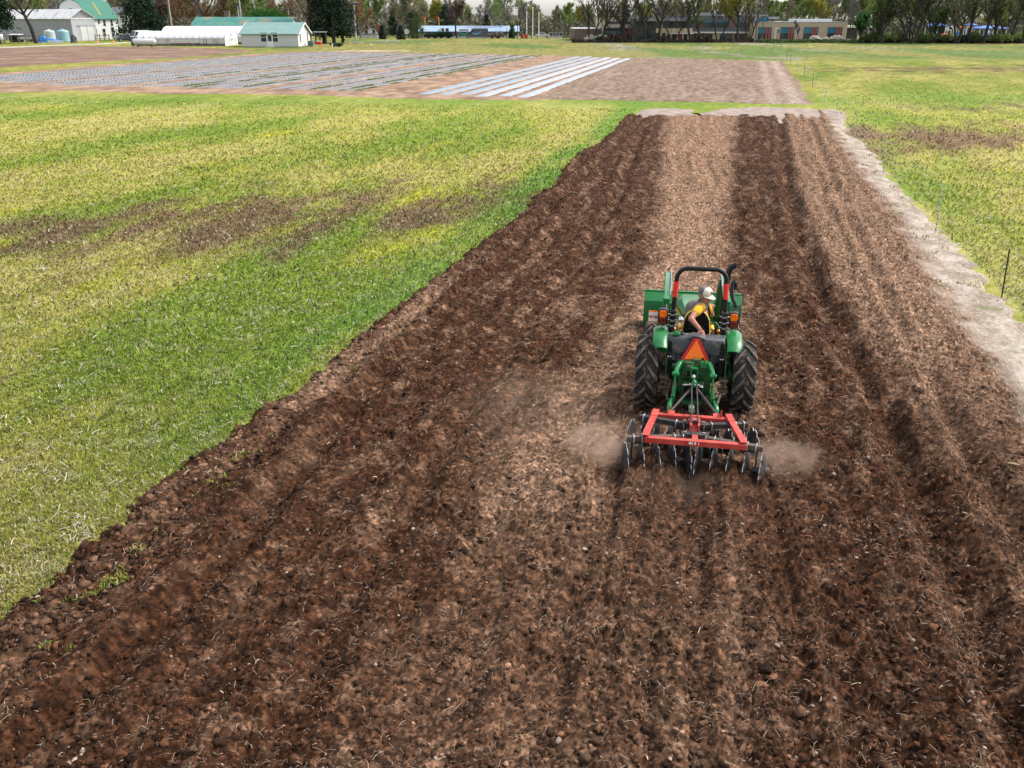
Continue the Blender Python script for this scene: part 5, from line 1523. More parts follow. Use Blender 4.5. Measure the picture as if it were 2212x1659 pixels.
def window(par, x, z, w, h, face='f', W=0, Dp=0, frame=M_TRIM, glass=M_GLS, name='window', mull=1, trans=1, t=.10):
    """opening centred at x along the wall, sill height z"""
    o = bpy.data.objects.new(name, None); COL.objects.link(o); o.parent = par
    if face == 'f': o.location = (x, 0, z)
    elif face == 'r': o.location = (W, x, z); o.rotation_euler = (0, 0, math.pi / 2)
    elif face == 'l': o.location = (0, x, z); o.rotation_euler = (0, 0, -math.pi / 2)
    m = MB(); b = max(.06, w * .07)
    m.bb(-w / 2 - b, -w / 2, -.07, .05, -b, h + b); m.bb(w / 2, w / 2 + b, -.07, .05, -b, h + b); m.bb(-w / 2, w / 2, -.07, .05, -b, 0); m.bb(-w / 2, w / 2, -.07, .05, h, h + b)
    for k in range(1, mull): m.bb(-w / 2 + w * k / mull - b * .35, -w / 2 + w * k / mull + b * .35, -.05, -.005, 0, h)
    for k in range(1, trans): m.bb(-w / 2, w / 2, -.055, -.008, h * k / trans - b * .35, h * k / trans + b * .35)
    m.build('frame', frame, o)
    g = MB(); g.bb(-w / 2 + .002, w / 2 - .002, -.025, .02, .002, h - .002); g.build('pane', glass, o)
    return o

def door(par, x, w, h, face='f', W=0, mat=None, name='door', glass=False, z=0):
    o = bpy.data.objects.new(name, None); COL.objects.link(o); o.parent = par
    if face == 'f': o.location = (x, 0, z)
    elif face == 'r': o.location = (W, x, z); o.rotation_euler = (0, 0, math.pi / 2)
    m = MB(); m.bb(-w / 2, w / 2, -.06, .02, .03, h); m.build('leaf', mat or M_TRIM, o)
    m = MB(); m.bb(-w / 2 - .11, -w / 2 - .005, -.09, .02, 0, h + .1); m.bb(w / 2 + .005, w / 2 + .11, -.09, .02, 0, h + .1); m.bb(-w / 2 - .005, w / 2 + .005, -.09, .02, h + .005, h + .1); m.build('frame', M_TRIM, o)
    if glass:
        m = MB(); m.bb(-w * .34, w * .34, -.075, -.055, h * .48, h * .93); m.build('pane', M_GLS, o)
    m = MB(); m.ell((w * .38, -.09, h * .47), .05); m.build('handle', M_RIB, o)
    return o

def walls(par, W, Dp, eave, ridge, axis, mat, name='wall', gambrel=None):
    """closed shell with gables; axis is the direction of the ridge"""
    m = MB()
    if axis == 'x':
        prof = [(0, 0), (0, eave), (Dp / 2, ridge), (Dp, eave), (Dp, 0)]
        if gambrel: prof = [(0, 0), (0, eave), (Dp * gambrel[0], gambrel[1]), (Dp / 2, ridge), (Dp * (1 - gambrel[0]), gambrel[1]), (Dp, eave), (Dp, 0)]
        m.prism([Vector((0, y, z)) for y, z in prof], (W, 0, 0))
    else:
        prof = [(0, 0), (0, eave), (W / 2, ridge), (W, eave), (W, 0)]
        m.prism([Vector((x, 0, z)) for x, z in prof], (0, Dp, 0))
    return m.build(name, mat, par)

def roof(par, W, Dp, eave, ridge, axis, mat, oh=.35, th=.14, name='roof', gambrel=None, trim=None):
    m = MB()
    def slab(prof):
        up = [(a, b + th) for a, b in prof]
        pts = prof + up[::-1]
        if axis == 'x': m.prism([Vector((-oh, a, b)) for a, b in pts], (W + 2 * oh, 0, 0))
        else: m.prism([Vector((a, -oh, b)) for a, b in pts], (0, Dp + 2 * oh, 0))
    span = Dp if axis == 'x' else W
    sl = (ridge - eave) / (span / 2)
    if gambrel:
        sl = (gambrel[1] - eave) / (span * gambrel[0])
        slab([(-oh, eave - sl * oh * .6 + .02), (span * gambrel[0], gambrel[1] + .02), (span / 2, ridge + .02), (span * (1 - gambrel[0]), gambrel[1] + .02), (span + oh, eave - sl * oh * .6 + .02)])
    else:
        slab([(-oh, eave - sl * oh + .02), (span / 2, ridge + .02), (span + oh, eave - sl * oh + .02)])
    r = m.build(name, mat, par)
    if trim:
        t = MB()
        for k in ((-oh - .06, -oh), (W + oh, W + oh + .06)) if axis == 'x' else ((-oh - .06, -oh), (Dp + oh, Dp + oh + .06)):
            prof = [(-oh, eave - sl * oh - .12), (span / 2, ridge - .12), (span + oh, eave - sl * oh - .12), (span + oh, eave - sl * oh + th + .05), (span / 2, ridge + th + .05), (-oh, eave - sl * oh + th + .05)]
            if axis == 'x': t.prism([Vector((k[0], a, b)) for a, b in prof], (k[1] - k[0], 0, 0))
            else: t.prism([Vector((a, k[0], b)) for a, b in prof], (0, k[1] - k[0], 0))
        t.build('verge_board', trim, par)
    return r

def site(xd, D): return (xat(xd, D), D, 0)

# --- white cabin with pale green roof
D = 195; x0, x1 = xat(523, D), xat(645, D); W = x1 - x0; ev = zat(73.2, D); rd = zat(49.5, D + 6)
b = thing('white_cabin', 'small white cabin with a pale green roof and a door between two windows', 'cabin', (x0, D, 0))
walls(b, W, 12, ev, rd, 'x', M_SID); roof(b, W, 12, ev, rd, 'x', M_TEALP, .4, .12, trim=M_TRIM)
k = W / 122.
for xx in ((1209 - 935) * .1831, (1325 - 935) * .1831): window(b, xx * k, 1.05, 2.6 * .55, 1.75, mull=1, trans=2)
door(b, (1271 - 935) * .1831 * k, 1.1, 2.45, glass=True)
for yy in (2.2, 9.2): window(b, yy, 1.0, .7, 1.8, 'r', W, trans=1)
m = MB(); m.bb(-.05, W + .05, -.06, 12.06, 0, .14); m.build('foundation', M_PLY, b)
m = MB(); m.bb((1271 - 935) * .1831 * k - .9, (1271 - 935) * .1831 * k + .9, -1.3, -.07, 0, .12); m.build('doorstep', M_TAN, b)
for xx in (.9, W - .9): m = MB(); m.cyl((xx, 4.6, rd - 1.1), (xx, 4.6, rd - .3), .09, 8); m.build('roof_vent', M_PLY, b)
m = MB(); m.box((W * .485, -.12, ev - .25), (.18, .2, .2)); m.build('porch_lamp', M_CHIM, b)
a = thing('air_conditioner', 'dark air conditioning unit beside the right wall of the white cabin', 'air conditioner', (x1 + 1.2, D + 6.5, 0))
m = MB(); m.bb(-.55, .55, -.55, .55, .1, 1.05); m.build('casing', M_SGRY, a, bevel=.05)
m = MB(); m.lathe([(.42, 1.05), (.42, 1.1), (.1, 1.12), (0, 1.12)], (0, 0, 0), 'z', 16); m.build('fan_grille', M_BLACK, a)
m = MB(); m.bb(-.6, .6, -.6, .6, 0, .1); m.build('pad', M_TAN, a)

# --- old long building with green roof behind
D = 236; x0, x1 = xat(420, D), xat(628, D); W = x1 - x0; ev = zat(57, D); rd = zat(38, D + 5)
b = thing('old_farm_building', 'long low building with a patchy green roof behind the greenhouses', 'farm building', (x0, D, 0))
walls(b, W, 10, ev, rd, 'x', M_WHT); roof(b, W, 10, ev, rd, 'x', M_TEALO, .5, .15)
m = MB(); m.bb(W * .30 - .6, W * .30 + .6, 5.3, 6.3, rd - .5, rd + 1.3); m.build('chimney', M_BRK, b); m = MB(); m.bb(W * .30 - .7, W * .30 + .7, 5.2, 6.4, rd + 1.3, rd + 1.55); m.build('chimney_cap', M_SGRY, b)
for i in range(7): window(b, W * (i + .5) / 7, 1.2, 1.3, 1.3)

# --- hoop greenhouses
def greenhouse(label, D, xl, xr, ytop, ybase, depth, nr, skirt):
    x0, x1 = xat(xl, D), xat(xr, D); L = x1 - x0; H = zat(ytop, D + depth / 2)
    g = thing('hoop_greenhouse', label, 'greenhouse', (x0, D, 0))
    def arc(r, n=12, k=1.0): return [(depth / 2 - math.cos(a) * depth / 2 * k, (skirt + (H - skirt) * math.sin(a) ** .85) * k if a not in (0, math.pi) else skirt) for a in [math.pi * i / n for i in range(n + 1)]]
    A = arc(1)
    m = MB(); rings = [[Vector((x, y, z)) for y, z in [(0, skirt)] + A[1:-1] + [(depth, skirt)]] for x in np.linspace(0, L, 12)]
    m.loft(rings, cap=False, closed=False); m.build('film_cover', M_POLY, g, smooth=60)
    m = MB(); m.bb(0, L, -.04, .04, .0, skirt); m.bb(0, L, depth - .04, depth + .04, 0, skirt); build_each(m, 'side_wall', M_TIN, g)
    m = MB(); m.bb(-.02, L + .02, -.09, -.042, 0, .5); m.build('base_board', M_PLY, g)
    m = MB(); m.bb(0, L, -.085, -.02, skirt - .06, skirt + .06); m.build('roll_bar_rail', M_RIB, g)
    for i in range(nr):
        x = L * i / (nr - 1); m = MB()
        pts = [(x, -.06, .1)] + [(x, y + (y - depth / 2) * .012, z * 1.006 + .01) for y, z in A]
        m.tube([Vector(p) for p in pts[:len(pts) // 2 + 3]], .045, 5); m.build('hoop', M_RIB, g)
    for x, nm in ((0.0, 'end_wall'), (L, 'end_wall')):
        m = MB(); m.prism([Vector((x - .03, y, z)) for y, z in [(0, 0)] + A + [(depth, 0)]], (.06, 0, 0)); m.build(nm, M_POLY, g)
    m = MB(); m.bb(L + .035, L + .12, depth * .36, depth * .64, .1, H * .62); m.build('end_door', M_TRIM, g)
    m = MB(); m.bb(L + .125, L + .16, depth * .42, depth * .58, H * .34, H * .5); m.bb(L + .035, L + .1, depth * .44, depth * .56, H * .66, H * .8); build_each(m, 'vent_panel', M_RIB, g)
    m = MB(); m.bar((L + .3, depth * .18, 0), (L + .08, depth * .30, H * .6), .1, .1); m.bar((L + .3, depth * .82, 0), (L + .08, depth * .7, H * .6), .1, .1); build_each(m, 'brace', M_TRIM, g)
    return g
greenhouse('white hoop greenhouse with vertical ribs in front of the taller one', 204, 299, 487, 67.0, 100, 9.5, 15, 1.5)
greenhouse('tall white hoop greenhouse running behind the cabin', 217, 352, 545, 56.5, 98, 9, 13, 1.6)

# --- grey shed with white door, rotated towards the right
D = 250; sx, sy, _ = site(160, D)
b = thing('grey_shed', 'long grey shed with a pale tin roof and white double doors', 'shed', (sx, sy, 0), math.radians(52))
W, Dp, ev, rd = 6.6, 60, zat(39.5, D), zat(20.5, D + 2)
walls(b, W, Dp, ev, rd, 'y', M_GRYW); roof(b, W, Dp, ev, rd, 'y', M_TIN, .4, .15)
m = MB(); m.bb(.02, W - .02, -.12, -.0, 0, ev - .1); m.build('front_boarding', pmat('sunlit_grey_boards', (.40, .41, .44), (.46, .465, .49), scale=1, rough=.8, stretch=(3, 3, .2)), b)  # paler copy of the shed grey: sunlight on the gable put into the colour
m = MB(); m.bb(-.1, W + .1, -.2, -.125, ev - .25, ev + .1); m.build('fascia', M_TRIM, b)
for x in (3.05, 4.95):
    m = MB(); m.bb(x - .88, x + .88, -.2, -.13, .05, ev * .66); m.build('door', M_WHT, b)
m = MB(); m.bb(1.3, 6.4, -.26, -.205, ev * .665, ev * .69); m.build('door_rail', M_GRYW, b)

# --- white barn with green gambrel roof
D = 268; sx, sy, _ = site(201, D)
b = thing('gambrel_barn', 'big white barn with a green gambrel roof', 'barn', (sx, sy, 0), math.radians(65))
W, Dp = 9.5, 13.5; ev = zat(39, D); gm = zat(6.5, D + 3); rd = zat(-3, D + 6)
walls(b, W, Dp, ev, rd, 'x', M_WHT, gambrel=(.22, gm)); roof(b, W, Dp, ev, rd, 'x', M_TEAL, .45, .16, gambrel=(.22, gm))
sl = (gm - ev) / (Dp * .22)
m = MB(); m.prism([Vector((W * .42, -.30, ev - .12)), Vector((W * .50, -.30, ev - .12)), Vector((W * .50, Dp * .22 - .02, gm + .22)), Vector((W * .42, Dp * .22 - .02, gm + .22))], (0, -.05, .03)); m.build('ochre_strip', M_STRP, b)
m = MB(); m.box((W * .3, Dp * .46, rd + .2), (.9, .6, .5), None, 0, (.5, .5)); m.build('roof_vane', M_AMBER, b)
for i, (xx, w, h) in enumerate(((.8, .7, .8), (3.0, .7, 1.0), (4.9, .8, 1.6), (7.5, .8, 1.6))): window(b, xx, ev - .5 - h, w, h, trans=2)
for xx in (1.3, 4.3, 7.4): window(b, xx, .7 if xx < 7 else .3, 1.0, 2.1 if xx < 7 else 2.9, trans=2)
window(b, Dp * .5, ev + 1.0, 1.3, 1.5, 'l', frame=M_GRYW)

# --- farmhouse behind the barn
D = 300; x0 = xat(247, D); W = 4.5
b = thing('farmhouse', 'white farmhouse with a dark roof peeping out behind the barn', 'house', (x0, D, 0), math.radians(10))
ev = zat(30, D); rd = zat(17, D + 5)
walls(b, W, 10, ev, rd, 'x', M_WHT); roof(b, W, 10, ev, rd, 'x', M_DKROOF, .4, .2)
for xx in (1.6, 3.4):
    for z in (1.2, 4.4): window(b, xx, z, .8, 1.9, trans=2)
m = MB(); m.bb(W, W + 2.2, 1, 5, 2.6, 2.8); m.build('porch_roof', M_DKROOF, b); m = MB(); m.cyl((W + 2.0, 1.2, 0), (W + 2.0, 1.2, 2.6), .12, 8); m.build('porch_post', M_TRIM, b)

# --- long white building with pale blue roof
D = 292; x0, x1 = xat(905, D), xat(1120, D); W = x1 - x0; ev = zat(69, D); rd = zat(57, D + 12)
b = thing('white_utility_building', 'long low white building with a pale blue metal roof', 'building', (x0, D, 0))
walls(b, W, 26, ev, rd, 'x', M_WHT); roof(b, W, 26, ev, rd, 'x', M_BLUER, .3, .18, trim=M_BLUET)
m = MB(); m.bb(-.3, W + .3, -.36, -.25, ev - .28, ev + .1); m.build('gutter', M_BLUET, b)
for X in (1310, 1357, 1410, 1562, 1615, 1665, 1745, 1850): window(b, (X - 923) * .2197 * W / 215 + 0, ev - 1.05, 2.6, .75, frame=M_TRIM)
for X in (955, 1157, 1202): window(b, (X - 923) * .2197 * W / 215, 1.0, .95, 1.7)
door(b, (1130 - 923) * .2197 * W / 215, 1.1, 2.3)
for yy in (4, 10, 20): window(b, yy, ev - 1.0, 1.6, .8, 'r', W)

# --- small house with pyramid roof and red chimney
D = 292; x0, x1 = xat(782, D), xat(816, D); W = x1 - x0; ev = zat(74, D); rd = zat(63, D)
b = thing('small_house', 'tiny white house with a grey hipped roof and a red chimney', 'house', (x0, D, 0))
m = MB(); m.bb(0, W, 0, W, 0, ev); m.build('wall', M_WHT, b)
m = MB(); m.add([(-.5, -.5, ev), (W + .5, -.5, ev), (W + .5, W + .5, ev), (-.5, W + .5, ev), (W / 2, W / 2, rd + .3)], [(0, 1, 4), (1, 2, 4), (2, 3, 4), (3, 0, 4), (3, 2, 1, 0)]); m.build('roof', pmat('grey_hip_roof', (.11, .108, .10), (.15, .145, .135), scale=1, rough=.8), b)
window(b, W * .3, .9, .9, 1.4); window(b, W * .78, .9, .9, 1.4); door(b, W * .54, .9, 2.0)
m = MB(); m.bb(W - .6, W + .2, W * .5, W * .5 + .8, ev - .2, rd + 1.4); m.build('chimney', M_CHIM, b)

# --- school: tan wing with four large windows
D = 246; x0, x1 = xat(1624, D), xat(1826, D); W = x1 - x0; top = zat(48.6, D); K = W / (1845 - 655)
b = thing('school_wing', 'low tan school wing with four large blue and black windows', 'school', (x0, D, 0))
m = MB(); m.bb(0, W, 0, 26, 0, top); m.build('wall', M_TAN, b)
m = MB(); m.bb(W - .02, W + .02, -.01, 26, 0, top - .02); m.build('end_wall', M_TANL, b)  # lighter sheet over the tan wall: sunlit side put into the colour
m = MB(); m.bb(-.1, W + .1, -.1, 26.1, top, top + .18); m.build('parapet_cap', M_LGRY, b)
zz = lambda Y, Dd=246: zat(Y * .1709, Dd)
def big_window(par, X0, X1, Y0, Y1, x_off=655, K=K, D=246, fins=((.57, .68), (.78, .90))):
    w_ = (X1 - X0) * K; h0, h1 = zz(Y1, D), zz(Y0, D)
    o = bpy.data.objects.new('window', None); COL.objects.link(o); o.parent = par; o.location = ((X0 - x_off) * K, 0, h0); H = h1 - h0
    m = MB(); m.bb(0, w_, -.05, .02, 0, H * .52); m.build('lower_pane', M_GLS, o)
    m = MB(); m.bb(0, w_, -.05, .02, H * .525, H); m.build('upper_pane', M_TGLS, o)
    m = MB(); m.bb(-.12, 0, -.12, .03, -.1, H + .1); m.bb(w_, w_ + .12, -.12, .03, -.1, H + .1); m.bb(0, w_, -.12, .03, H, H + .1)
    for i in range(1, 5): m.bb(w_ * i / 5 - .03, w_ * i / 5 + .03, -.08, -.052, 0, H)
    m.build('frame', M_SGRY, o)
    m = MB(); m.bb(-.12, w_ + .12, -.2, .03, -.22, -.1); m.build('sill', M_LGRY, o)
    for a_, c_ in fins: m = MB(); m.bb(w_ * a_, w_ * c_, -.30, -.082, 0, H); m.build('red_fin', M_FINR, o)
    m = MB(); m.bb(-.05, w_ + .05, -.06, .02, -h0 + .02, -.22); m.build('brick_panel', M_BRK, o)
for X0, X1 in ((725, 888), (1012, 1177), (1305, 1477), (1608, 1782)): big_window(b, X0, X1, 347, 493)
for X0, X1, Y0, y in ((865, 1158, 270, 6), (1375, 1840, 238, 12)): m = MB(); m.bb((X0 - 655) * K, (X1 - 655) * K, y, y + 8, top + .1, zz(Y0, 256)); m.build('roof_clerestory', M_TRIM, b)
m = MB(); m.bb((695 - 655) * K, (868 - 655) * K, 3, 11, top, zz(185, 250)); tw = m.build('stair_tower', M_LGRY, b)
window(b, (805 - 655) * K, top + .1, 2.4, 1.2, frame=M_SGRY, glass=M_TGLS).location.y = 2.96
m = MB(); m.bb((868 - 655) * K, (1003 - 655) * K, 2, 9, zz(240, 250), zz(210, 250)); m.build('tower_canopy', M_LGRY, b)
m = MB(); m.cyl(((930 - 655) * K, 3, top), ((930 - 655) * K, 3, zz(240, 250)), .14, 8); m.build('canopy_post', M_SGRY, b)
# --- entrance canopy at the right end
x0, x1 = xat(1838, 250), xat(1880, 250); c = thing('entrance_canopy', 'flat white canopy on slim posts at the right end of the school', 'canopy', (x0, 250, 0)); W2 = x1 - x0; h = zz(350, 250)
m = MB(); m.bb(0, W2, 0, 9, h, h + .55); m.build('roof_slab', M_TRIM, c)
for xx, yy in ((W2 - .6, .5), (W2 - .6, 8.5)): m = MB(); m.cyl((xx, yy, 0), (xx, yy, h), .13, 8); m.build('post', M_LGRY, c)
m = MB(); m.bb(.2, W2 * .62, 5, 5.3, 0, h - .1); m.build('back_wall', M_BRKD, c)

# --- school: grey two storey wing
D = 250; x0, x1 = xat(1493, D), xat(1626, D); W = x1 - x0; K3 = W / (1626 - 1493.)
dd = lambda X: (1134 + .1953 * X - 1493) * K3
zq = lambda Y, Dd=D: zat(Y * .1953, Dd)
b = thing('grey_school_block', 'two storey slate grey school block with teal and red windows', 'school', (x0, D, 0))
lo = zq(362)
m = MB(); m.bb(0, W, .0, 24, lo, zq(172)); m.build('upper_wall', M_SGRY, b)
m = MB(); m.bb(.1, W - .1, .6, 23, 0, lo); m.build('lower_wall', M_TANL, b)
m = MB(); m.bb(-.1, W + .1, -.35, .0, lo - .1, lo + .25); m.build('string_course', M_TRIM, b)
m = MB(); m.bb(W * .54, W * .72, -.05, -.0, zq(305), zq(215)); m.build('brick_infill', M_BRK, b)
def band(par, xa, xb, za, zb, D_, reds, tealtop=True, y=0):
    o = bpy.data.objects.new('window', None); COL.objects.link(o); o.parent = par; o.location = (xa, y, za); w_, H = xb - xa, zb - za
    m = MB(); m.bb(0, w_, -.06, .02, 0, H * (.72 if tealtop else 1)); m.build('pane', M_GLS, o)
    if tealtop: m = MB(); m.bb(0, w_, -.06, .02, H * .725, H); m.build('upper_pane', M_TGLS, o)
    m = MB(); m.bb(-.1, 0, -.1, .02, 0, H); m.bb(w_, w_ + .1, -.1, .02, 0, H); m.bb(-.1, w_ + .1, -.1, .02, -.1, 0); m.bb(-.1, w_ + .1, -.1, .02, H, H + .1)
    n_ = max(2, int(w_ / 1.5))
    for i in range(1, n_): m.bb(w_ * i / n_ - .04, w_ * i / n_ + .04, -.09, -.062, 0, H)
    m.build('frame', M_SGRY, o)
    for r_ in reds: m = MB(); m.bb(w_ * r_ - .22, w_ * r_ + .22, -.2, -.092, 0, H); m.build('red_fin', M_FINR, o)
band(b, dd(1885), dd(2255) - .4, zq(305), zq(228), D, (.12, .56)); band(b, W * .745, W * .97, zq(305), zq(228), D, (.6,))
band(b, dd(1968), dd(2070), zq(440), zq(378), D, (.7,), False, .6); band(b, dd(2160), dd(2220), zq(455), zq(378), D, (), True, .6); band(b, W * .70, W * .88, zq(455), zq(378), D, (.8,), False, .6)
m = MB(); m.bb(dd(1840) - 3, dd(1895), .55, 1, 0, lo); m.bb(W * .55, W * .68, .55, .9, 0, lo - .1); build_each(m, 'brick_pier', M_BRK, b)
m = MB(); m.bb(W * .15, W * .45, 6, 12, zq(172), zq(140)); m.build('roof_plant', M_LGRY, b)
m = MB(); m.bb(W * .03, W * .12, 5, 9, zq(172), zq(160)); m.bb(W * .5, W * .56, 5, 9, zq(172), zq(155)); build_each(m, 'roof_unit', M_TRIM, b)

# --- school: dark glazed middle block
D = 246; x0, x1 = xat(1368, D), xat(1493, D); W = x1 - x0; dm = lambda X: (X - 1200) / 640. * W
b = thing('glazed_school_block', 'two storey dark glazed school block with a white fascia', 'school', (x0, D, 0))
m = MB(); m.bb(0, W, 0, 24, 0, zq(200)); m.build('wall', M_BRKD, b)
m = MB(); m.bb(W * .02, W - .02, -.7, 24.2, zq(232), zq(196)); m.build('fascia', M_LGRY, b)
m = MB(); m.bb(W * .1, W * .95, 3, 18, zq(196), zq(170)); m.build('roof_parapet', M_SGRY, b)
band(b, dm(1440), dm(1835), zq(308), zq(236), D, (), False)
band(b, dm(1230), dm(1420), zq(450), zq(240), D, (), False)
m = MB(); m.bb(dm(1440), W, -.5, -.0, zq(362), zq(312)); m.build('balcony_band', M_TANL, b)
for X in (1500, 1555, 1610, 1680, 1740, 1800): m = MB(); m.bb(dm(X) - .22, dm(X) + .22, -.75, -.3, 0, zq(232) if X == 1500 else zq(312)); m.build('column', M_TAN, b)
m = MB(); m.bb(dm(1560), W + .2, -1.6, -.52, zq(372), zq(364)); m.build('canopy', M_TRIM, b)
for X0, X1 in ((1450, 1490), (1580, 1660), (1690, 1780)): band(b, dm(X0), dm(X1), .3, zq(385), D, (.3,) if X0 > 1500 else (), X0 < 1500)

# --- school: left block, tan above, grey band, brick below
D = 250; x0, x1 = xat(1300, D), xat(1368, D); W = x1 - x0; dl = lambda X: (X - 850) / 350. * W
b = thing('tan_school_block', 'tan and grey school block half hidden behind bare trees', 'school', (x0, D, 0))
m = MB(); m.bb(0, W, 0, 20, 0, zq(312)); m.build('lower_wall', M_BRKD, b)
m = MB(); m.bb(W * .0, W, 4, 20, zq(312), zq(192)); m.build('upper_wall', M_TAN, b)
m = MB(); m.bb(0, W * .08, -.4, 2, 0, zq(192)); m.build('corner_pier', M_TANL, b)
m = MB(); m.bb(W * .08, W, -.8, 5, zq(310), zq(285)); m.build('roof_edge', M_LGRY, b)
band(b, dl(900), dl(1195), zq(262), zq(242), D, (), False, 4); band(b, dl(900), dl(1060), .3, zq(345), D, (.5,), True)
m = MB(); m.bb(dl(1110), W, -.1, -.0, zq(372), zq(318)); m.build('red_panel', M_FINR, b)
# --- low brick block further left
D = 256; x0, x1 = xat(1240, D), xat(1300, D); W = x1 - x0
b = thing('brick_block', 'plain windowless brown brick block with a white roof edge', 'building', (x0, D, 0))
m = MB(); m.bb(0, W, 0, 18, 0, zq(320, D)); m.build('wall', M_BRK, b); m = MB(); m.bb(-.1, W + .1, -.12, 18.1, zq(320, D), zq(312, D)); m.build('roof_edge', M_TRIM, b)
D = 285; x0, x1 = xat(1188, D), xat(1214, D); W = x1 - x0
b = thing('low_white_shed', 'low white shed left of the brown brick block', 'shed', (x0, D, 0))
m = MB(); m.bb(0, W, 0, 8, 0, zq(400, D)); m.build('wall', M_WHT, b); m = MB(); m.bb(-.2, W + .2, -.3, 8.2, zq(400, D), zq(394, D)); m.build('roof', M_LGRY, b)
for i in range(4): window(b, W * (i + .5) / 4, .6, 1.2, 1.0)
x0, x1 = xat(1214, D), xat(1248, D); W = x1 - x0
b = thing('dark_fence_screen', 'dark slatted screen between the white shed and the brick block', 'fence', (x0, D, 0))
m = MB()
for i in range(12): m.bb(W * i / 12 + .05, W * (i + 1) / 12 - .05, -.04, .04, 0, zq(403, D))
m.build('slats', M_BRKD, b); m = MB(); m.bb(0, W, .045, .12, .5, .65); m.bb(0, W, .045, .12, 1.8, 1.95); build_each(m, 'rail', M_BRKD, b)
# ================================================================== VEHICLES, TANKS, POLES AND OTHER SMALL THINGS
M_VANW = pmat('white_van_paint', (.60, .60, .60), rough=.3, coat=.4)
M_NAVY = pmat('dark_blue_paint', (.012, .018, .035), (.016, .022, .04), rough=.28, coat=.5)
M_BLKV = pmat('charcoal_van_paint', (.010, .013, .020), rough=.3, coat=.4)
M_CYAN = pmat('light_blue_graphic', (.10, .38, .62), rough=.5)
M_TYRE = pmat('car_tyre', (.012, .012, .012), rough=.9)
M_TANKB = pmat('aqua_tank_plastic', (.20, .36, .40), (.25, .41, .44), scale=.8, rough=.45)
M_TANKW = pmat('pale_tank_plastic', (.36, .45, .47), (.42, .5, .51), scale=.8, rough=.45)
M_TARP = pmat('blue_tarpaulin', (.01, .14, .48), (.02, .19, .58), scale=1.5, rough=.4, bump=.5, bscale=2, dist=.2)
M_WOODG = pmat('grey_fence_wood', (.16, .14, .12), (.21, .19, .165), scale=3, rough=.9)
M_CONE = pmat('orange_cone', (.85, .12, .02), rough=.5)
M_POLE = pmat('grey_pole', (.33, .335, .34), (.4, .4, .4), rough=.6)
M_DPOLE = pmat('dark_pole', (.05, .045, .04), rough=.7)

def wheel(par, x, y, r, w):
    o = bpy.data.objects.new('wheel', None); COL.objects.link(o); o.parent = par; o.location = (x, y, r)
    m = MB(); m.lathe([(r * .6, -w / 2), (r * .95, -w / 2), (r, -w * .3), (r, w * .3), (r * .95, w / 2), (r * .6, w / 2)], (0, 0, 0), 'y', 20, closed=True); m.build('tyre', M_TYRE, o, smooth=40)
    m = MB(); m.lathe([(0, -w * .42), (r * .5, -w * .4), (r * .61, -w * .46), (r * .61, w * .46), (r * .5, w * .4), (0, w * .42)], (0, 0, 0), 'y', 16); m.build('rim', M_POLE, o, smooth=30)

def body_loft(par, prof, wdt, mat, name='body', tumble=.12, zt=1.2):
    """side profile (x, z) extruded across with rounded sides"""
    m = MB(); rings = []
    for t, ins in ((-1, .10), (-.92, .0), (.92, .0), (1, .10)):
        ring = []
        for x, z in prof:
            k = max(0, z - zt) * tumble
            ring.append(Vector((x, t * (wdt / 2 - k), z)))
        rings.append(ring)
    m.loft(rings); return m.build(name, mat, par, smooth=30, bevel=.05)

def van(name, label, loc, rz, L, H, mat, group=None, graphic=False):
    o = thing(name, label, 'van', loc, rz)
    prof = [(-L / 2, .35), (-L / 2, .55), (-L / 2 + .02, H - .15), (-L / 2 + .12, H), (L / 2 - 2.3, H), (L / 2 - 1.7, H - .12), (L / 2 - .95, 1.25), (L / 2 - .12, 1.02), (L / 2, .85), (L / 2, .35)]
    body_loft(o, prof, 2.0, mat)
    for x in (-L / 2 + 1.1, L / 2 - .95):
        for s in (-1, 1): wheel(o, x, s * .93, .36, .24)
    m = MB(); m.add([(L / 2 - 1.66, -.80, H - .2), (L / 2 - .98, -.86, 1.33), (L / 2 - .98, .86, 1.33), (L / 2 - 1.66, .80, H - .2)], [(0, 1, 2, 3)]); g = m.build('windscreen', M_GLS, o); g.location = (.05, 0, .05)
    for s in (-1, 1):
        m = MB(); m.prism([Vector((x, s * .955, z)) for x, z in ((L / 2 - 2.3, 1.35), (L / 2 - 1.2, 1.35), (L / 2 - 1.65, H - .35), (L / 2 - 2.3, H - .35))], (0, s * .04, 0)); m.build('side_window', M_GLS, o)
        m = MB(); m.box((L / 2 - .02, s * .72, .82), (.08, .35, .2)); m.build('headlight', M_SILVER, o)
        m = MB(); m.box((L / 2 - 1.15, s * 1.1, 1.4), (.12, .2, .28)); m.build('mirror', M_BLACK, o)
    m = MB(); m.box((L / 2 + .01, 0, .62), (.06, 1.3, .28)); m.build('grille', M_BLACK, o)
    m = MB(); m.box((L / 2, 0, .42), (.12, 1.9, .16)); m.build('bumper', M_BLACK, o)
    if graphic:
        for s in (-1, 1):
            m = MB(); P = []
            for i in range(13):
                t = i / 12; x = -.5 + 2.6 * t - 1.1; z = 1.62 - .42 * math.sin(math.pi * t) + .12 * t; wv = .05 + .13 * math.sin(math.pi * t) ** .8
                P.append((x, z, wv))
            up = [Vector((x * -s if s < 0 else x * -1, s * 1.003, z + w_)) for x, z, w_ in P]; dn = [Vector((x * -s if s < 0 else x * -1, s * 1.003, z - w_)) for x, z, w_ in P]
            m.prism(up + dn[::-1], (0, s * .006, 0))
            xe = up[-1].x; m.prism([Vector((xe - .3, s * 1.003, 1.95)), Vector((xe + .12, s * 1.003, 1.92)), Vector((xe + .02, s * 1.003, 1.52))], (0, s * .006, 0))
            build_each(m, 'curved_arrow', M_CYAN, o)
    return o
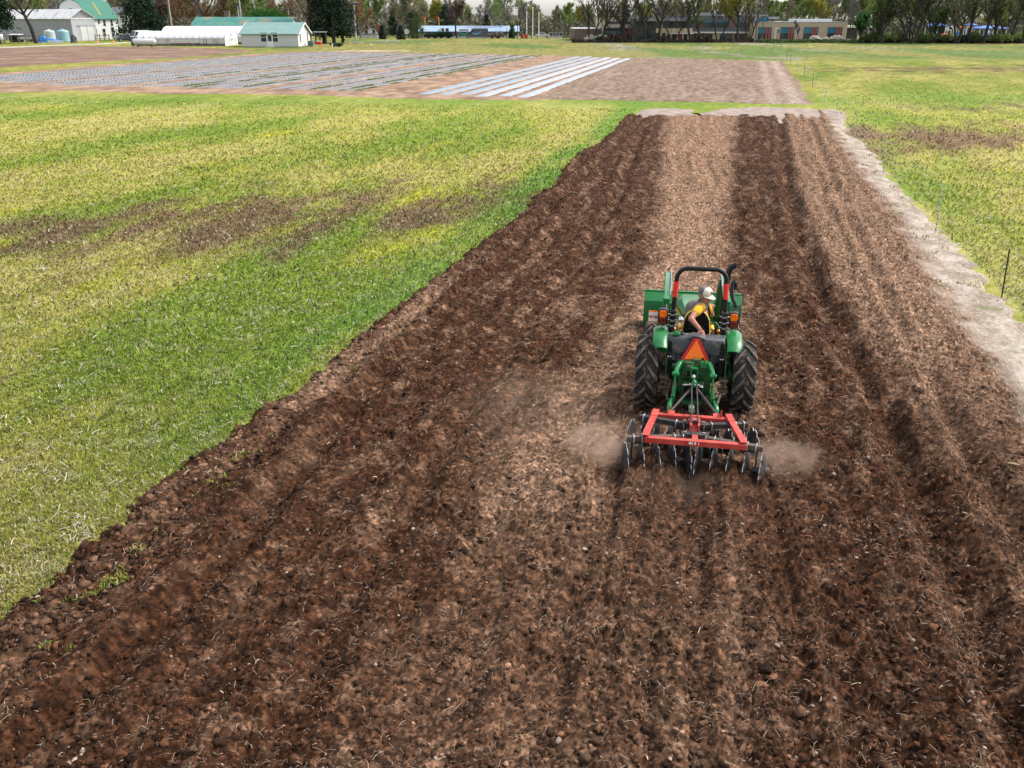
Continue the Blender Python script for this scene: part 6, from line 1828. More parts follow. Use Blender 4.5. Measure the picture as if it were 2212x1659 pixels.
D = 248; van('delivery_van', 'white high roofed van parked beside the dark pickup', (xat(301, D), D, 0), math.radians(-125), 5.8, 2.65, M_VANW)
D = 285; van('delivery_van', 'dark van with a blue curved arrow in front of the long white building', (xat(1031, D), D, 0), math.radians(182), 6.6, 2.75, M_BLKV, graphic=True)

D = 243; t = thing('pickup_truck', 'dark blue pickup truck parked near the farmhouse', 'pickup', (xat(276, D), D, 0), math.radians(-150))
body_loft(t, [(-2.8, .5), (-2.8, 1.1), (-.7, 1.12), (-.55, 1.75), (.55, 1.75), (1.25, 1.15), (2.6, 1.02), (2.75, .8), (2.75, .5)], 1.95, M_NAVY, tumble=.2, zt=1.15)
for x in (-1.8, 1.75):
    for s in (-1, 1): wheel(t, x, s * .9, .39, .26)
m = MB(); m.add([(.6, -.72, 1.72), (1.2, -.8, 1.2), (1.2, .8, 1.2), (.6, .72, 1.72)], [(0, 1, 2, 3)]); m.build('windscreen', M_GLS, t).location = (.04, 0, .03)
for s in (-1, 1):
    m = MB(); m.prism([Vector((x, s * .885, z)) for x, z in ((-.48, 1.2), (.95, 1.2), (.5, 1.68), (-.42, 1.68))], (0, s * .02, 0)); m.build('side_window', M_GLS, t)
    m = MB(); m.box((2.74, s * .7, .88), (.08, .36, .18)); m.build('headlight', M_SILVER, t)
m = MB(); m.box((2.78, 0, .6), (.12, 1.9, .2)); m.build('bumper', M_SILVER, t)
m = MB(); m.box((2.76, 0, .85), (.06, .9, .22)); m.build('grille', M_BLACK, t)
# distant parked cars
def small_car(label, xd, D, mat, rz):
    c = thing('parked_car', label, 'car', (xat(xd, D), D, 0), rz)
    body_loft(c, [(-2.2, .35), (-2.25, .8), (-1.6, .95), (-1.1, 1.42), (.35, 1.42), (1.05, .98), (2.1, .82), (2.2, .35)], 1.75, mat, tumble=.35, zt=.95)
    for x in (-1.35, 1.35):
        for s in (-1, 1): wheel(c, x, s * .8, .31, .2)
    for s in (-1, 1):
        m = MB(); m.prism([Vector((x, s * .79, z)) for x, z in ((-1.3, 1.0), (.8, 1.0), (.3, 1.36), (-1.0, 1.36))], (0, s * .03, 0)); m.build('side_window', M_GLS, c)
small_car('pale silver car parked between the flagpoles and the low white shed', 1172, 296, M_POLE, .1)
small_car('white car beside the barn wall behind the pickup truck', 262, 262, M_VANW, 1.2)

# water tanks
def tank(label, xd, D, r, H, mat):
    o = thing('water_tank', label, 'water tank', (xat(xd, D), D, 0))
    m = MB(); prof = [(r * .98, 0), (r, .1)]
    for i in range(8):
        z = .1 + (H - .5) * (i + .5) / 8; prof += [(r, z - .1), (r * 1.012, z), (r, z + .1)]
    prof += [(r, H - .35), (r * .9, H - .1), (r * .45, H + .1), (0, H + .14)]
    m.lathe(prof, (0, 0, 0), 'z', 36); m.build('shell', mat, o, smooth=35)
    m = MB(); m.lathe([(.32, H + .05), (.32, H + .28), (.2, H + .34), (0, H + .34)], (0, 0, 0), 'z', 16); m.build('lid', M_TANKW, o, smooth=35)
    m = MB(); m.tube([(0, -r - .02, .3), (0, -r - .25, .3), (0, -r - .28, .15)], .06, 8); m.build('outlet', M_BLACK, o)
tank('pale upright water tank, the one nearer the tree trunk', 110, 246, 1.35, 2.65, M_TANKW)
tank('aqua upright water tank, the one nearer the shed door', 139, 241, 1.45, 2.75, M_TANKB)
# tarp heap
D = 236; o = thing('tarp_heap', 'heap under a bright blue tarpaulin beside the water tanks', 'tarp', (xat(107, D), D, 0))
nx, ny = 40, 22; X, Y = np.meshgrid(np.linspace(-3.2, 3.2, nx), np.linspace(-1.5, 1.5, ny))
Z = 1.35 * np.exp(-((X + 1.6) / 1.3) ** 2) + .75 * np.exp(-((X - .9) / 1.8) ** 2); Z = Z * sst(1.5, .7, np.abs(Y)) * sst(3.2, 2.5, np.abs(X)) + .12 * fbm(X * 1.3, Y * 1.3, 801, 3) * sst(3.2, 2.8, np.abs(X)) + .02
npmesh('sheet', np.stack([X, Y, Z], -1).reshape(-1, 3), gridfaces(ny, nx), M_TARP, parent=o, smooth=True)
# stump
D = 231; o = thing('tree_stump', 'dark broken tree stump at the corner of the grey shed', 'stump', (xat(160, D), D, 0))
m = MB(); m.tube([(0, 0, 0), (.1, 0, .5), (-.05, 0, 1.2), (.1, .05, 1.8)], [1.0, .72, .6, .35], 9); m.tube([(.2, 0, .3), (.6, -.1, .9), (.7, -.1, 1.4)], [.4, .3, .12], 7); m.build('trunk', M_DPOLE, o, smooth=60)
# propane tank
D = 199; o = thing('propane_tank', 'white horizontal gas tank with a green end by the greenhouse', 'gas tank', (xat(313, D), D, 0), math.radians(4))
m = MB(); L = 2.5; r = .62
m.lathe([(0, -L), (r * .55, -L + .08), (r * .9, -L + .3), (r, -L + .6), (r, L - .6), (r * .9, L - .3), (r * .55, L - .08), (0, L)], (0, 0, 1.0), 'x', 24); m.build('vessel', M_VANW, o, smooth=60)
m = MB(); m.lathe([(r * 1.03, -L + .3), (r * 1.04, -L - .06), (0, -L - .08)], (0, 0, .8), 'x', 20); m.build('green_end', pmat('green_drum', (.02, .13, .07), rough=.5), o, smooth=40)
for x in (-1.4, 1.4): m = MB(); m.bb(x - .15, x + .15, -.4, .4, 0, .45); m.build('saddle', M_PLY, o)
m = MB(); m.cyl((0, 0, 1.6), (0, 0, 1.85), .2, 12); m.build('valve_dome', M_POLE, o)
# cones
for lab, xd, D in (('orange traffic cone on the farm road nearer the grey shed', 211, 222), ('orange traffic cone on the farm road nearer the pickup truck', 246, 224)):
    o = thing('traffic_cone', lab, 'cone', (xat(xd, D), D, 0), 0, 'traffic cones on the farm road')
    m = MB(); m.lathe([(.24, .06), (.20, .1), (.05, .92), (0, .92)], (0, 0, 0), 'z', 14); m.build('cone_body', M_CONE, o, smooth=50)
    m = MB(); m.bb(-.32, .32, -.32, .32, 0, .06); m.build('base', M_CONE, o)
    m = MB(); m.lathe([(.168, .34), (.14, .52)], (0, 0, 0), 'z', 14); m.build('white_band', M_TRIM, o)
# wooden rail fence by the barn, wire fence with posts at the far left, white picket fence
def railfence(label, xa, xb, D, H, n, rails, mat, name='wooden_fence', rw=.14):
    x0, x1 = xat(xa, D), xat(xb, D); o = thing(name, label, 'fence', (x0, D, 0)); L = x1 - x0
    for i in range(n): m = MB(); x = L * i / (n - 1); m.bb(x - .1, x + .1, -.1, .1, 0, H + .1 + .1 * ((i * 7) % 3)); m.build('post', mat, o)
    for z in rails: m = MB(); m.bar((0, -.13, z * H), (L, -.13, z * H + .05), .05, rw); m.build('rail', mat, o)
    return o
f_ = railfence('grey wooden rail fence in front of the white barn', 207, 237, 252, 1.5, 4, (.4, .85), M_WOODG)
railfence('weathered post fence at the left edge under the big tree', -20, 104, 228, 1.7, 9, (.35, .9), M_WOODG, rw=.08)
x0, x1 = xat(104, 227), xat(138, 227); o = thing('picket_fence', 'low white picket fence below the water tanks', 'fence', (x0, 227, 0)); L = x1 - x0
for i in range(20): m = MB(); x = L * i / 19; m.prism([Vector((x - .05, 0, .05)), Vector((x + .05, 0, .05)), Vector((x + .05, 0, .62)), Vector((x, 0, .72)), Vector((x - .05, 0, .62))], (0, .03, 0)); m.build('picket', M_TRIM, o)
for z in (.2, .5): m = MB(); m.bb(-.1, L + .1, .032, .07, z, z + .07); m.build('rail', M_TRIM, o)
# junk at the left edge
D = 236; o = thing('wrapped_bale', 'white wrapped round bale at the left edge of the yard', 'bale', (xat(4, D), D, .0), .3)
m = MB(); m.lathe([(.3, -.75), (.85, -.7), (.95, -.5), (.95, .5), (.85, .7), (.3, .75)], (0, 0, .93), 'x', 20); m.build('wrap', M_POLY, o, smooth=50)
D = 238; o = thing('animal_shelter', 'small dark open shelter beside the white bale', 'shelter', (xat(33, D), D, 0))
m = MB(); m.bb(-1.3, -1.2, 0, 1.8, 0, 1.7); m.bb(1.2, 1.3, 0, 1.8, 0, 1.7); m.bb(-1.2, 1.2, 1.7, 1.8, 0, 1.7); build_each(m, 'wall', M_DPOLE, o); m = MB(); m.box((0, .8, 1.78), (3.0, 2.3, .1), rotm(.06, 0, 0)); m.build('roof', M_TIN, o)
D = 239; o = thing('farm_trailer', 'flat pale trailer standing between the shelter and the blue tarp', 'trailer', (xat(62, D), D, 0))
m = MB(); m.bb(-2.2, 2.2, -.9, .9, .65, .8); m.bb(-2.2, 2.2, -.95, -.9, .8, 1.15); m.build('bed', M_TIN, o)
for s in (-1, 1): wheel(o, .3, s * .8, .36, .2)
m = MB(); m.bar((2.2, 0, .6), (3.4, 0, .5), .1, .1); m.build('drawbar', M_DPOLE, o)
D = 207; 
for lab, xd, w, mt in (('red field implement by the long greenhouse', 392, 2.2, M_FINR), ('rusty wheeled tool by the long greenhouse, next to two stakes', 427, .7, M_CHIM)):
    o = thing('field_implement', lab, 'implement', (xat(xd, D - 4), D - 4, 0))
    m = MB(); m.bar((-w, 0, .55), (w, 0, .6), .12, .12); m.bar((0, -.5, .5), (0, .6, .7), .1, .1); m.build('frame', mt, o)
    for x in np.linspace(-w * .9, w * .9, 4): m = MB(); m.tube([(x, 0, .55), (x, .2, .3), (x, .05, .02)], .05, 6); m.build('tine', M_DPOLE, o)
for lab, xd, h in (('dark stake by the greenhouse end, left one of the pair', 441.5, 1.5), ('dark stake by the greenhouse end, right one of the pair', 447, 1.45)):
    o = thing('stake', lab, 'stake', (xat(xd, 202), 202, 0), 0, 'stakes by the greenhouse end'); m = MB(); m.cyl((0, 0, 0), (0, 0, h), .09, 8); m.build('pole', M_DPOLE, o)
# garden shelter under the cedars
D = 222; o = thing('wooden_pergola', 'small wooden shelter with thick posts under the dark cedars', 'pergola', (xat(694, D), D, 0))
for x in (-1.2, -.2, 1.2): m = MB(); m.cyl((x, 0, 0), (x, 0, 2.55), .2, 8); m.build('post', M_DPOLE, o)
m = MB(); m.box((-.1, .3, 2.62), (3.2, 1.8, .12), rotm(.05, 0, 0)); m.build('roof', M_TIN, o)
D = 217; o = thing('picnic_cooler', 'red and white cooler on the grass by the wooden shelter', 'cooler', (xat(689, D), D, 0))
m = MB(); m.bb(-.55, .55, -.35, .35, 0, .6); m.build('box', M_REFL, o, bevel=.05); m = MB(); m.bb(-.57, .57, -.37, .37, .6, .75); m.build('lid', M_TRIM, o, bevel=.05)
for lab, xd, D, h, mt in (('short white pipe standing in the grass near the cabin', 718, 195, .75, M_TRIM), ('short orange stake at the corner of the plastic rows', 692, 187, .6, M_CONE), ('short white pipe in the hay grass right of the cedars', 801, 204, .6, M_TRIM)):
    o = thing('marker_pipe', lab, 'marker', (xat(xd, D), D, 0)); m = MB(); m.cyl((0, 0, 0), (0, 0, h), .13, 8); m.build('tube', mt, o)
for lab, x0, x1, yd in (('long pale board lying in the grass right of the cedars', 806, 838, 92.0), ('short pale board lying in the grass left of the others', 760, 783, 93.2), ('pale board lying beyond the long one', 832, 862, 91.2)):
    gx, gy = gpt((x0 + x1) / 2, yd); L = (x1 - x0) / FPX * gy * CP
    o = thing('timber_board', lab, 'board', (gx, gy, 0), .04); m = MB(); m.bb(-L / 2, L / 2, -.35, .35, .02, .28); m.build('plank', M_SID, o)

# poles
def pole(name, label, cat, xt, yt, D, r, mat, top=None, group=None, xb=None):
    xb = xt if xb is None else xb
    o = thing(name, label, cat, (xat(xb, D), D, 0), 0, group); H = zat(yt, D) if yt > -40 else 9.6 + (-40 - yt) * .1
    m = MB(); m.tube([(0, 0, 0), (0, 0, H)], [r, r * .7], 8); m.build('shaft', mat, o, smooth=50)
    if top == 'flood':
        m = MB(); m.bb(-1.7, 1.7, -.1, .1, H - .5, H - .3); m.build('crossarm', M_DPOLE, o)
        for x in (-1.4, -.7, .0, .7, 1.4): m = MB(); m.box((x, -.25, H - .12), (.5, .35, .5), rotm(.5, 0, 0)); m.build('flood_lamp', M_SGRY, o)
    if top == 'arm':
        m = MB(); m.bb(-1.6, 1.6, -.1, .1, H - .4, H - .22); m.build('crossarm', M_DPOLE, o)
        for x in (-1.4, -.6, .6, 1.4): m = MB(); m.cyl((x, 0, H - .22), (x, 0, H + .02), .07, 6); m.build('insulator', M_SGRY, o)
    if top == 'ball': m = MB(); m.ell((0, 0, H), .2, 10, 6); m.build('finial', M_TRIM, o)
    return o
pole('floodlight_pole', 'tall grey floodlight pole right of the dark cedars', 'light pole', 768, 6, 262, .28, M_POLE, 'flood', xb=769)
pole('light_pole', 'tall pale pole between the big evergreen and the barn', 'pole', 375, -20, 262, .24, M_POLE, None)
pole('light_pole', 'tall pale pole behind the old building left of the green tree', 'pole', 526, -10, 262, .24, M_POLE, None)
pole('utility_pole', 'short utility pole with crossarm close to a taller pale pole', 'utility pole', 521, 12, 268, .2, M_POLE, 'arm')
pole('utility_pole', 'grey utility pole with crossarm beside the round green tree', 'utility pole', 557, 8, 268, .22, M_POLE, 'arm')
pole('utility_pole', 'thin utility pole between the green tree and the cedars', 'utility pole', 628, 18, 268, .18, M_POLE, 'arm')
for lab, xd, yt, D in (('white flagpole at the right end of the long white building, leftmost of three', 1137.5, 26, 288), ('tallest white flagpole, middle one of three', 1150.5, 17, 288), ('white flagpole rightmost of three, standing clear of the building', 1163.5, 28, 288)):
    pole('flagpole', lab, 'flagpole', xd, yt, D, .17, M_TRIM, 'ball', 'flagpoles by the long white building')
for lab, xd, yt in (('dark bare post in front of the long white building', 1118, 41), ('dark bare post between the white flagpoles', 1148, 44), ('short grey lamp post in front of the long white building', 1095, 60)):
    pole('bare_post', lab, 'post', xd, yt, 284, .13, M_DPOLE)
for lab, xd, yt in (('dark lamp post in front of the school, left of the first big window', 1631, 36), ('dark lamp post standing before the first big school window', 1644.5, 42), ('dark lamp post at the right end of the school, left one of two', 1832.5, 37), ('dark lamp post at the right end of the school, right one of two', 1837.5, 41.5)):
    o = pole('lamp_post', lab, 'lamp post', xd, yt, 238, .13, M_DPOLE, None, 'dark lamp posts along the school'); m = MB(); m.cyl((0, 0, 0), (0, 0, .75), .38, 12); m.build('concrete_foot', M_TRIM, o)
o = thing('sign_board', 'white sign frame on a post in front of the school', 'sign', (xat(1673, 236), 236, 0)); H = zat(60.5, 236)
m = MB(); m.cyl((0, 0, 0), (0, 0, H), .12, 8); m.build('post', M_TRIM, o); m = MB(); m.bb(-.2, 1.0, -.06, .06, H - .15, H); m.build('arm', M_TRIM, o); m = MB(); m.bb(.5, .95, -.08, .08, H - 1.2, H - .2); m.build('panel', M_SGRY, o)
o = thing('road_sign', 'round pale road sign on a post between two small conifers', 'sign', (xat(879, 272), 272, 0)); H = zat(66.5, 272)
m = MB(); m.cyl((0, 0, 0), (0, 0, H), .09, 6); m.build('post', M_POLE, o); m = MB(); m.lathe([(0, -.04), (.75, -.04), (.75, .04), (0, .04)], (0, -.12, H - .2), 'y', 20); m.build('disc', M_SID, o)
for lab, xd in (('orange goalpost upright with a red flag, left one behind the white building', 919, ), ('orange goalpost upright with a red flag, right one behind the white building', 949)):
    o = pole('goalpost_upright', lab, 'goalpost', xd, 37, 316, .16, pmat('orange_goal_paint', (.75, .33, .02), rough=.5), None, 'goalpost uprights behind the white building')
    H = zat(37, 316); m = MB(); m.box((-.45, 0, H - .1), (.9, .05, .55)); m.build('flag', M_REFL, o)
o = thing('notice_kiosk', 'small red and green kiosk beside the dark van', 'kiosk', (xat(1002, 285), 285, 0)); m = MB(); m.bb(-1.2, 1.2, -.3, .3, .5, 1.5); m.build('board', M_TEALO, o); m = MB(); m.bb(-1.4, 1.4, -.45, .45, 2.1, 2.5); m.build('roof', M_CHIM, o)
for x in (-1.1, 1.1): m = MB(); m.cyl((x, 0, 0), (x, 0, 2.1), .1, 6); m.build('post', M_TRIM, o)
for lab, xd in (('brown cow statue by the right end of the white building, left one', 1128), ('brown rusty barrel by the right end of the white building', 1137)):
    o = thing('rusty_drum', lab.replace('brown cow statue', 'rusty brown drum'), 'drum', (xat(xd, 283), 283, 0)); m = MB(); m.lathe([(.5, 0), (.5, 1.2), (.42, 1.25), (0, 1.25)], (0, 0, 0), 'z', 14); m.lathe([(.53, .4), (.53, .46)], (0, 0, 0), 'z', 14); m.build('shell', M_FINR, o, smooth=40)

# playground at the far right
M_BLUEC = pmat('blue_shade_roof', (.015, .09, .34), (.02, .12, .42), scale=1, rough=.6)
M_BLUEP = pmat('blue_play_plastic', (.02, .10, .55), rough=.4)
def pavilion(label, xa, xb, yr, ye, D, dep):
    x0, x1 = xat(xa, D), xat(xb, D); W = x1 - x0; o = thing('shade_pavilion', label, 'pavilion', (x0, D, 0)); e, r = zat(ye, D), zat(yr, D)
    m = MB(); i = min(W, dep) * .5
    m.add([(0, 0, e), (W, 0, e), (W, dep, e), (0, dep, e), (i, dep / 2, r), (W - i + .01, dep / 2, r), (0, 0, e - .15), (W, 0, e - .15), (W, dep, e - .15), (0, dep, e - .15)], [(0, 1, 5, 4), (1, 2, 5), (2, 3, 4, 5), (3, 0, 4), (9, 8, 7, 6), (0, 6, 7, 1), (1, 7, 8, 2), (2, 8, 9, 3), (3, 9, 6, 0)]); m.build('roof', M_BLUEC, o)
    n = max(2, int(W / 4) + 1)
    for k in range(n):
        for y in (.5, dep - .5): m = MB(); x = .5 + (W - 1) * k / (n - 1); m.cyl((x, y, 0), (x, y, e), .12, 8); m.build('post', M_TRIM, o)
    return o
pavilion('blue hipped shade roof on white posts, the left one in the playground', 2010, 2044, 48, 55, 262, 6)
pavilion('long blue shade roof on white posts, the right one in the playground', 2111, 2176, 55, 61, 262, 6)
pavilion('small blue shade roof behind the trees, the middle one in the playground', 2092, 2107, 49, 54, 268, 4)
for lab, xd, yt in (('white fan shaped backboard on a pole, left one of the pair', 2045, 60), ('white fan shaped backboard on a pole, right one of the pair', 2053, 57.5)):
    o = thing('basketball_hoop', lab, 'basketball hoop', (xat(xd, 252), 252, 0), 0, 'basketball hoops in the playground'); H = zat(yt + 5, 252)
    m = MB(); m.cyl((0, .5, 0), (0, .5, H), .1, 8); m.bar((0, .5, H - .1), (0, .05, H + .1), .1, .1); m.build('post', M_TRIM, o)
    m = MB(); P = [(-.75, -.35), (.75, -.35)] + [(1.0 * math.cos(a), .0 + .65 * math.sin(a)) for a in np.linspace(.1, math.pi - .1, 9)]; m.prism([Vector((x, 0, H + .2 + z)) for x, z in P], (0, .06, 0)); m.build('backboard', M_TRIM, o)
    m = MB(); m.lathe([(.23, 0), (.26, 0), (.26, .03), (.23, .03)], (0, -.3, H + .0), 'z', 14, closed=True); m.build('hoop_ring', M_CONE, o)
D = 258; o = thing('climbing_frame', 'blue and orange climbing frame with a slide in the playground', 'play equipment', (xat(2078, D), D, 0))
for x in (-2, -.6, .8, 2.2):
    for y in (0, 1.6): m = MB(); m.cyl((x, y, 0), (x, y, 3.2), .09, 8); m.build('post', M_TRIM, o)
m = MB(); m.bb(-2.1, 2.3, 0, 1.6, 1.2, 1.32); m.build('deck', M_BRKD, o); m = MB(); m.bb(-2, -.6, -.05, .05, 1.35, 2.1); m.bb(.9, 2.2, -.05, .05, 1.35, 2.1); build_each(m, 'side_panel', M_BLUEP, o)
m = MB(); m.loft([[Vector((-2.1 - t * 2.4, .4, 1.35 - 1.25 * t)), Vector((-2.1 - t * 2.4, 1.2, 1.35 - 1.25 * t)), Vector((-2.1 - t * 2.4, 1.25, 1.55 - 1.25 * t)), Vector((-2.1 - t * 2.4, .35, 1.55 - 1.25 * t))] for t in (0, .5, 1)]); m.build('slide', M_BLUEP, o)
m = MB(); m.ell((-.5, .8, 3.3), (.5, .5, .25)); m.ell((1.6, .8, 3.3), (.4, .4, .2)); build_each(m, 'canopy_knob', M_CONE, o)
D = 256; o = thing('spring_rider', 'orange play drum beside the left pavilion', 'play equipment', (xat(2038, D), D, 0)); m = MB(); m.lathe([(.3, .2), (.75, .5), (.8, 1.2), (.6, 1.7), (0, 1.8)], (0, 0, 0), 'z', 14); m.build('drum', M_CONE, o, smooth=50); m = MB(); m.cyl((0, 0, 0), (0, 0, .3), .2, 8); m.build('stand', M_DPOLE, o)
D = 257; o = thing('play_tube', 'blue upright play tube under the long blue roof', 'play equipment', (xat(2129, D), D, 0)); m = MB(); m.lathe([(.5, 0), (.62, .4), (.6, 2.0), (.45, 2.5), (.2, 2.7), (0, 2.7)], (0, 0, 0), 'z', 14); m.build('tube', M_BLUEP, o, smooth=50); m = MB(); m.ell((0, -.5, 2.1), (.3, .2, .3)); m.build('porthole', M_TRIM, o)
D = 255; x0, x1 = xat(2150, D), xat(2162, D); o = thing('play_barrier', 'row of short white bars at the right end of the playground', 'barrier', (x0, D, 0))
for k in range(7): m = MB(); x = (x1 - x0) * k / 6; m.cyl((x, 0, 0), (x, 0, 1.3), .07, 6); m.build('bar', M_TRIM, o)
for z in (.2, 1.2): m = MB(); m.bb(0, x1 - x0, -.04, .04, z, z + .08); m.build('rail', M_BLUEP, o)
m = MB(); m.bb(xat(2030, 250), xat(2125, 250), 249.6, 250.4, 0, .9); o = m.build('play_area_kerb', M_BRK); tag(o, 'low brown kerb along the front of the playground', 'kerb')
# ================================================================== TREES
M_BARK = pmat('grey_brown_bark', (.11, .09, .078), (.17, .145, .125), scale=3, rough=.95, stretch=(4, 4, .6))
M_BARKD = pmat('dark_bark', (.022, .018, .016), (.04, .033, .028), scale=3, rough=.95, stretch=(4, 4, .6))
M_BARKG = pmat('pale_grey_bark', (.13, .12, .11), (.19, .175, .16), scale=3, rough=.95, stretch=(4, 4, .6))
LM = dict(spring=leafmat('spring_green_leaves', (.12, .175, .045), (.19, .24, .075), .5), yellow=leafmat('yellow_green_leaves', (.20, .20, .03), (.29, .26, .05), .5),
          bud=leafmat('olive_grey_buds', (.15, .15, .08), (.21, .20, .12), .6), rust=leafmat('rusty_brown_buds', (.17, .10, .05), (.24, .145, .07), .6),
          ever=leafmat('dark_evergreen_sprays', (.010, .026, .014), (.022, .045, .022), .7, .1), green=leafmat('fresh_green_leaves', (.022, .082, .014), (.045, .13, .025), .6),
          cedar=leafmat('brownish_cedar_sprays', (.020, .026, .016), (.050, .042, .024), .6, .1), twig=leafmat('grey_twigs', (.135, .115, .10), (.19, .165, .145), .6, .05), plum=leafmat('plum_buds', (.075, .042, .04), (.11, .07, .06), .6),
          white=leafmat('white_blossom', (.5, .47, .43), (.6, .57, .52), .6), dkgreen=leafmat('dark_green_leaves', (.04, .068, .018), (.075, .11, .03), .6))  # dkgreen: darker leaf green for field edge trees, hedge and verge

HT = {}
def tree_mesh(seed, H, spread, tr, leaf, nleaf, lsize, bark, stems=1, first=.28, up=.55, twigs=2, levels=3, droop=0, crown='tips', limb_r=.5, width=1.0, nlimb=11):
    rg = random.Random(seed); nr = np.random.default_rng(seed)
    trunk = MB(); tips = []
    def grow(p, d, L, r, lv):
        n = 4 if lv == 0 else 3
        pts = [p]; q = p; dd = d.copy()
        for i in range(n):
            dd = (dd + Vector((rg.gauss(0, .13), rg.gauss(0, .13), rg.gauss(0, .07) + (.06 if lv else .0) - droop * lv * .08))).normalized()
            q = q + dd * L / n; pts.append(q)
        rad = [r * (1 - .8 * i / n) + .012 for i in range(n + 1)]
        trunk.tube(pts, rad, 7 if lv == 0 else (5 if lv == 1 else 3), cap=False)
        if lv >= levels - 1:
            for i in range(1, n + 1): tips.append((pts[i], dd))
        if lv >= levels: return
        k = (nlimb if lv == 0 else (5 if lv == 1 else twigs))
        for i in range(k):
            t = (first + (1 - first) * (i + rg.random()) / k) if lv == 0 else .25 + .75 * (i + rg.random()) / k
            f = min(t * n, n - .001); a = pts[int(f)].lerp(pts[int(f) + 1], f - int(f))
            az = i * 2.399 + rg.random() * 1.0; 
            base = dd if lv else Vector((0, 0, 1))
            s = base.orthogonal().normalized(); s2 = base.cross(s)
            side = s * math.cos(az) + s2 * math.sin(az)
            u = up * (1 - .3 * (1 - t)) if lv == 0 else .75
            nd = (side * (1 - u) + base * u + Vector((0, 0, .12 - droop * .3))).normalized()
            nL = (spread * (1.1 - .55 * t) * (.8 + .4 * rg.random())) if lv == 0 else L * (.42 + .2 * rg.random())
            grow(a, nd, nL, rad[int(f)] * (limb_r if lv == 0 else .55) + .008, lv + 1)
    for sidx in range(stems):
        if stems == 1: d = Vector((rg.gauss(0, .04), rg.gauss(0, .04), 1)).normalized(); p = Vector((0, 0, -.1)); grow(p, d, H, tr, 0)
        else:
            a = sidx * 6.283 / stems + rg.random() * .6; d = Vector((math.cos(a) * .38, math.sin(a) * .38, 1)).normalized()
            grow(Vector((math.cos(a) * tr * .6, math.sin(a) * tr * .6, -.1)), d, H * (.8 + .25 * rg.random()), tr * .62, 0)
    tm = trunk.mesh('trunk', bark)
    P = np.array([tuple(t[0]) for t in tips]); n = nleaf
    idx = nr.integers(0, len(P), n); sg = spread * .085 * width
    # clumps: some tips carry much more than others
    wgt = nr.random(len(P)) ** 2.2; wgt /= wgt.sum(); idx = nr.choice(len(P), n, p=wgt)
    C = P[idx] + nr.normal(size=(n, 3)) * sg * np.array([1, 1, .8])
    lm = leaf_mesh(C, lsize, nr, leaf)
    HT[tm.name] = float(np.percentile(C[:, 2], 98))
    return tm, lm

def leaf_mesh(C, lsize, nr, leaf, drop=.0, flat=0):
    n = len(C); s = lsize * (.5 + nr.random(n))
    a = nr.normal(size=(n, 3)); a /= np.linalg.norm(a, axis=1)[:, None]
    b = np.cross(a, nr.normal(size=(n, 3))); b /= np.linalg.norm(b, axis=1)[:, None]
    a = a * s[:, None] * .5; b = b * s[:, None] * (.28 + .22 * nr.random(n))[:, None]
    v = np.stack([C - a, C + b * .9, C + a, C - b * .9], 1).reshape(-1, 3)
    f = np.arange(n)[:, None] * 4 + np.array([[0, 1, 2, 3]])
    me = bpy.data.meshes.new('crown'); me.vertices.add(n * 4); me.vertices.foreach_set('co', v.astype(np.float32).ravel())
    me.loops.add(n * 4); me.loops.foreach_set('vertex_index', f.astype(np.int32).ravel()); me.polygons.add(n)
    me.polygons.foreach_set('loop_start', np.arange(0, n * 4, 4, dtype=np.int32)); me.polygons.foreach_set('loop_total', np.full(n, 4, np.int32))
    me.materials.append(leaf); me.update(calc_edges=True)
    return me

def conifer_mesh(seed, H, R, leaf, n, lsize, bark, columnar=.5, base=.03):
    nr = np.random.default_rng(seed); m = MB(); m.tube([(0, 0, -.1), (0, 0, H * .5), (0, 0, H * .97)], [R * .11, R * .07, .03], 7)
    cl = 160; z = base * H + (H * (1 - base)) * nr.random(cl) ** 1.15
    t = z / H; prof = np.where(t < .25, .75 + t, (1 - t) ** columnar * 1.05 + .03)
    a = nr.random(cl) * 6.283; rr = R * prof * (.45 + .6 * nr.random(cl) ** .6)
    cc = np.stack([np.cos(a) * rr, np.sin(a) * rr, z], 1)
    for k in range(0, cl, 4): m.tube([(0, 0, max(.1, cc[k, 2] - .25 * rr[k])), tuple(cc[k])], [.06, .02], 3, cap=False)
    i = nr.integers(0, cl, n); C = cc[i] + nr.normal(size=(n, 3)) * R * np.array([.17, .17, .11]) 
    C[:, 2] = np.clip(C[:, 2] - .25 * np.hypot(*(C[:, :2] - cc[i][:, :2] * .6).T) * .3, .05, None)
    return m.mesh('trunk', bark), leaf_mesh(C, lsize, nr, leaf)

def bush_mesh(seed, R, H, leaf, n, lsize, bark, base=.05):
    nr = np.random.default_rng(seed); m = MB(); cl = 60
    d = nr.normal(size=(cl, 3)); d /= np.linalg.norm(d, axis=1)[:, None]; d[:, 2] = np.abs(d[:, 2]) * 1.0
    rr = (.55 + .5 * nr.random(cl)); cc = d * rr[:, None] * np.array([R, R, H * .62]) + np.array([0, 0, H * .32])
    for k in range(0, cl, 3): m.tube([(0, 0, -.05), tuple(cc[k] * .5), tuple(cc[k])], [.12, .07, .02], 4, cap=False)
    i = nr.integers(0, cl, n); C = cc[i] + nr.normal(size=(n, 3)) * np.array([R, R, H * .5]) * .16; C[:, 2] = np.clip(C[:, 2], base, None)
    return m.mesh('stem', bark), leaf_mesh(C, lsize, nr, leaf)

def place(name, label, meshes, x, y, rz=0, sc=1.0, group=None, cat='tree', sz=None):
    o = thing(name, label, cat, (x, y, 0), rz, group); o.scale = (sc, sc, sz or sc)
    a = bpy.data.objects.new(meshes[0].name.split('.')[0], meshes[0]); COL.objects.link(a); a.parent = o
    b = bpy.data.objects.new('crown', meshes[1]); COL.objects.link(b); b.parent = o
    return o

